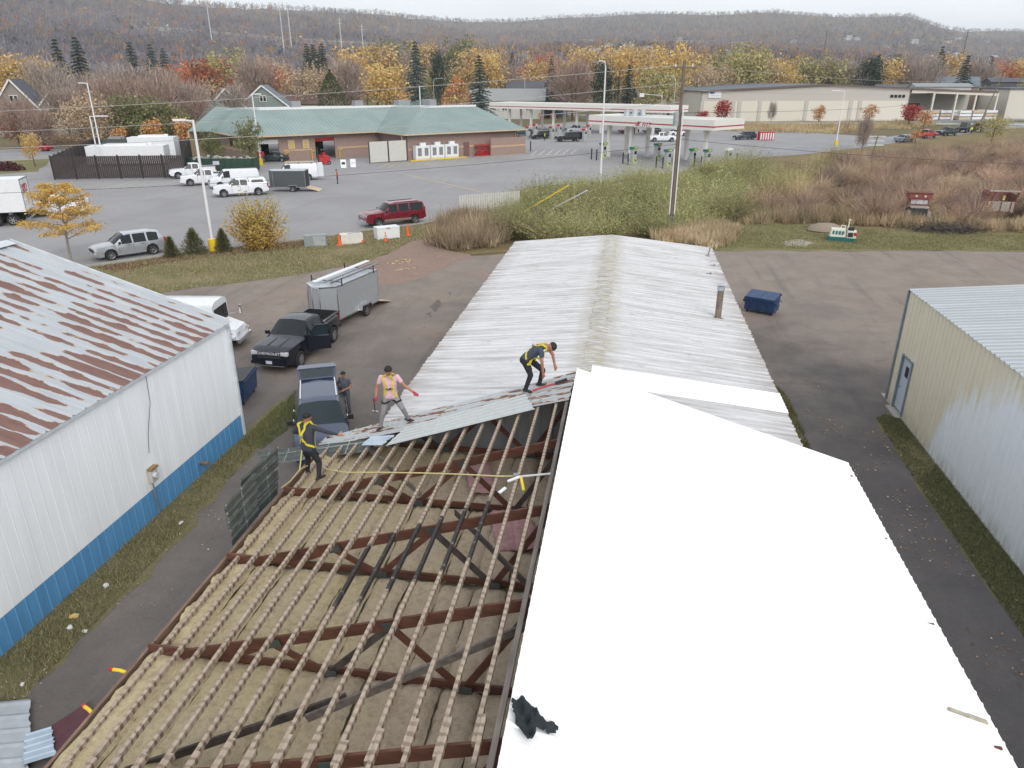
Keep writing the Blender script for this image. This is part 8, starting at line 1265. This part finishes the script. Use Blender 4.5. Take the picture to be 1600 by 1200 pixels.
def machine():
    t = thing('machine_housing', 'teal and white excavator housing with exhaust pipe lying on the lawn', 'machinery', G(1314, 376), math.radians(-12)); t.scale = (.62, .62, .7); M('teal_paint', S(44, 122, 122), .5, var=.1); M('ivory', S(220, 220, 206), .5, var=.08)
    MB().add([(-1.5, -.7, .0), (1.5, -.8, 0), (1.6, .8, 0), (-1.6, .7, .0), (-1.7, -.8, .55), (1.7, -.9, .45), (1.75, .9, .45), (-1.8, .8, .55)], [(0, 3, 2, 1), (4, 5, 6, 7), (0, 1, 5, 4), (1, 2, 6, 5), (2, 3, 7, 6), (3, 0, 4, 7)]).obj('base', 'teal_paint', t)
    MB().box((-.55, 0, .95), (1.9, 1.5, .85), taper=.88, rz=.06).obj('engine_cover', 'ivory', t); MB().box((1.1, -.1, .85), (1.1, 1.5, .75)).obj('rear_housing', 'ivory', t); MB().box((.95, -.87, .85), (.6, .04, .5)).obj('vent_grille', 'black_iron', t); MB().box((1.5, -.87, .95), (.35, .04, .35)).obj('red_decal', 'red_paint', t)
    for k in range(4): MB().box((-1.1 + k * .38, -.74, 1.0), (.24, .04, .4), ry=.2).obj('louvre', 'teal_paint', t)
    MB().tube((.55, .1, 1.2), (.65, .1, 2.35), .09, .08, 10).box((.66, .1, 2.4), (.26, .26, .12)).obj('exhaust', 'ivory', t); MB().path([(-.3, .1, 1.3), (-.2, .1, 1.75), (.25, .1, 1.7), (.3, .1, 1.25)], .07, 8).obj('hand_hoop', 'ivory', t); MB().box((1.0, .2, 1.4), (.7, .7, .3)).tube((.8, -.2, 1.5), (1.3, .3, 1.5), .14, .14, 8).obj('engine_part', 'black_iron', t)
machine()
b = MB(); b.ell((0, 0, .1), (1.5, 1.1, .6), 14, 6); b.v = [(x + random.uniform(-.06, .06), y + random.uniform(-.06, .06), max(-.02, z)) for x, y, z in b.v]; tag(b.obj('gravel_heap', M('gravel', S(150, 136, 122), .95, var=.2, scale=12, bump=.8), None, G(1289, 361), smooth=True), 'small heap of gravel beside the teal machine housing', 'heap')
t = thing('brush_pile', 'dark heap of cut branches beside the abandoned red-topped truck', 'brush pile', G(1478, 362)); rng = np.random.default_rng(99); n = 900; P = rng.normal(size=(n, 3)) * np.array([1.6, .7, .3]); P[:, 2] = abs(P[:, 2]); D = unit(rng.normal(size=(n, 3)) * np.array([1, 1, .5])) * rng.uniform(.4, 1.1, (n, 1)); link_mesh('branches', fast('branches', blades(P, D, np.full(n, .06), rng), 3, pal([(84, 76, 74), (70, 64, 62), (98, 88, 82)], n), 'twigs'), t)
# ------------------------------------------------------------------ the air
m = bpy.data.materials.new('haze'); m.use_nodes = True; m.node_tree.nodes.clear(); pv = m.node_tree.nodes.new('ShaderNodeVolumePrincipled'); mo = m.node_tree.nodes.new('ShaderNodeOutputMaterial'); m.node_tree.links.new(pv.outputs[0], mo.inputs['Volume'])
pv.inputs['Density'].default_value = .00018; pv.inputs['Color'].default_value = (.92, .96, 1, 1); pv.inputs['Anisotropy'].default_value = .2; MATS['haze'] = m
stuff(MB().box((0, 0, 132), (10800, 10800, 268)).obj('haze', 'haze'))
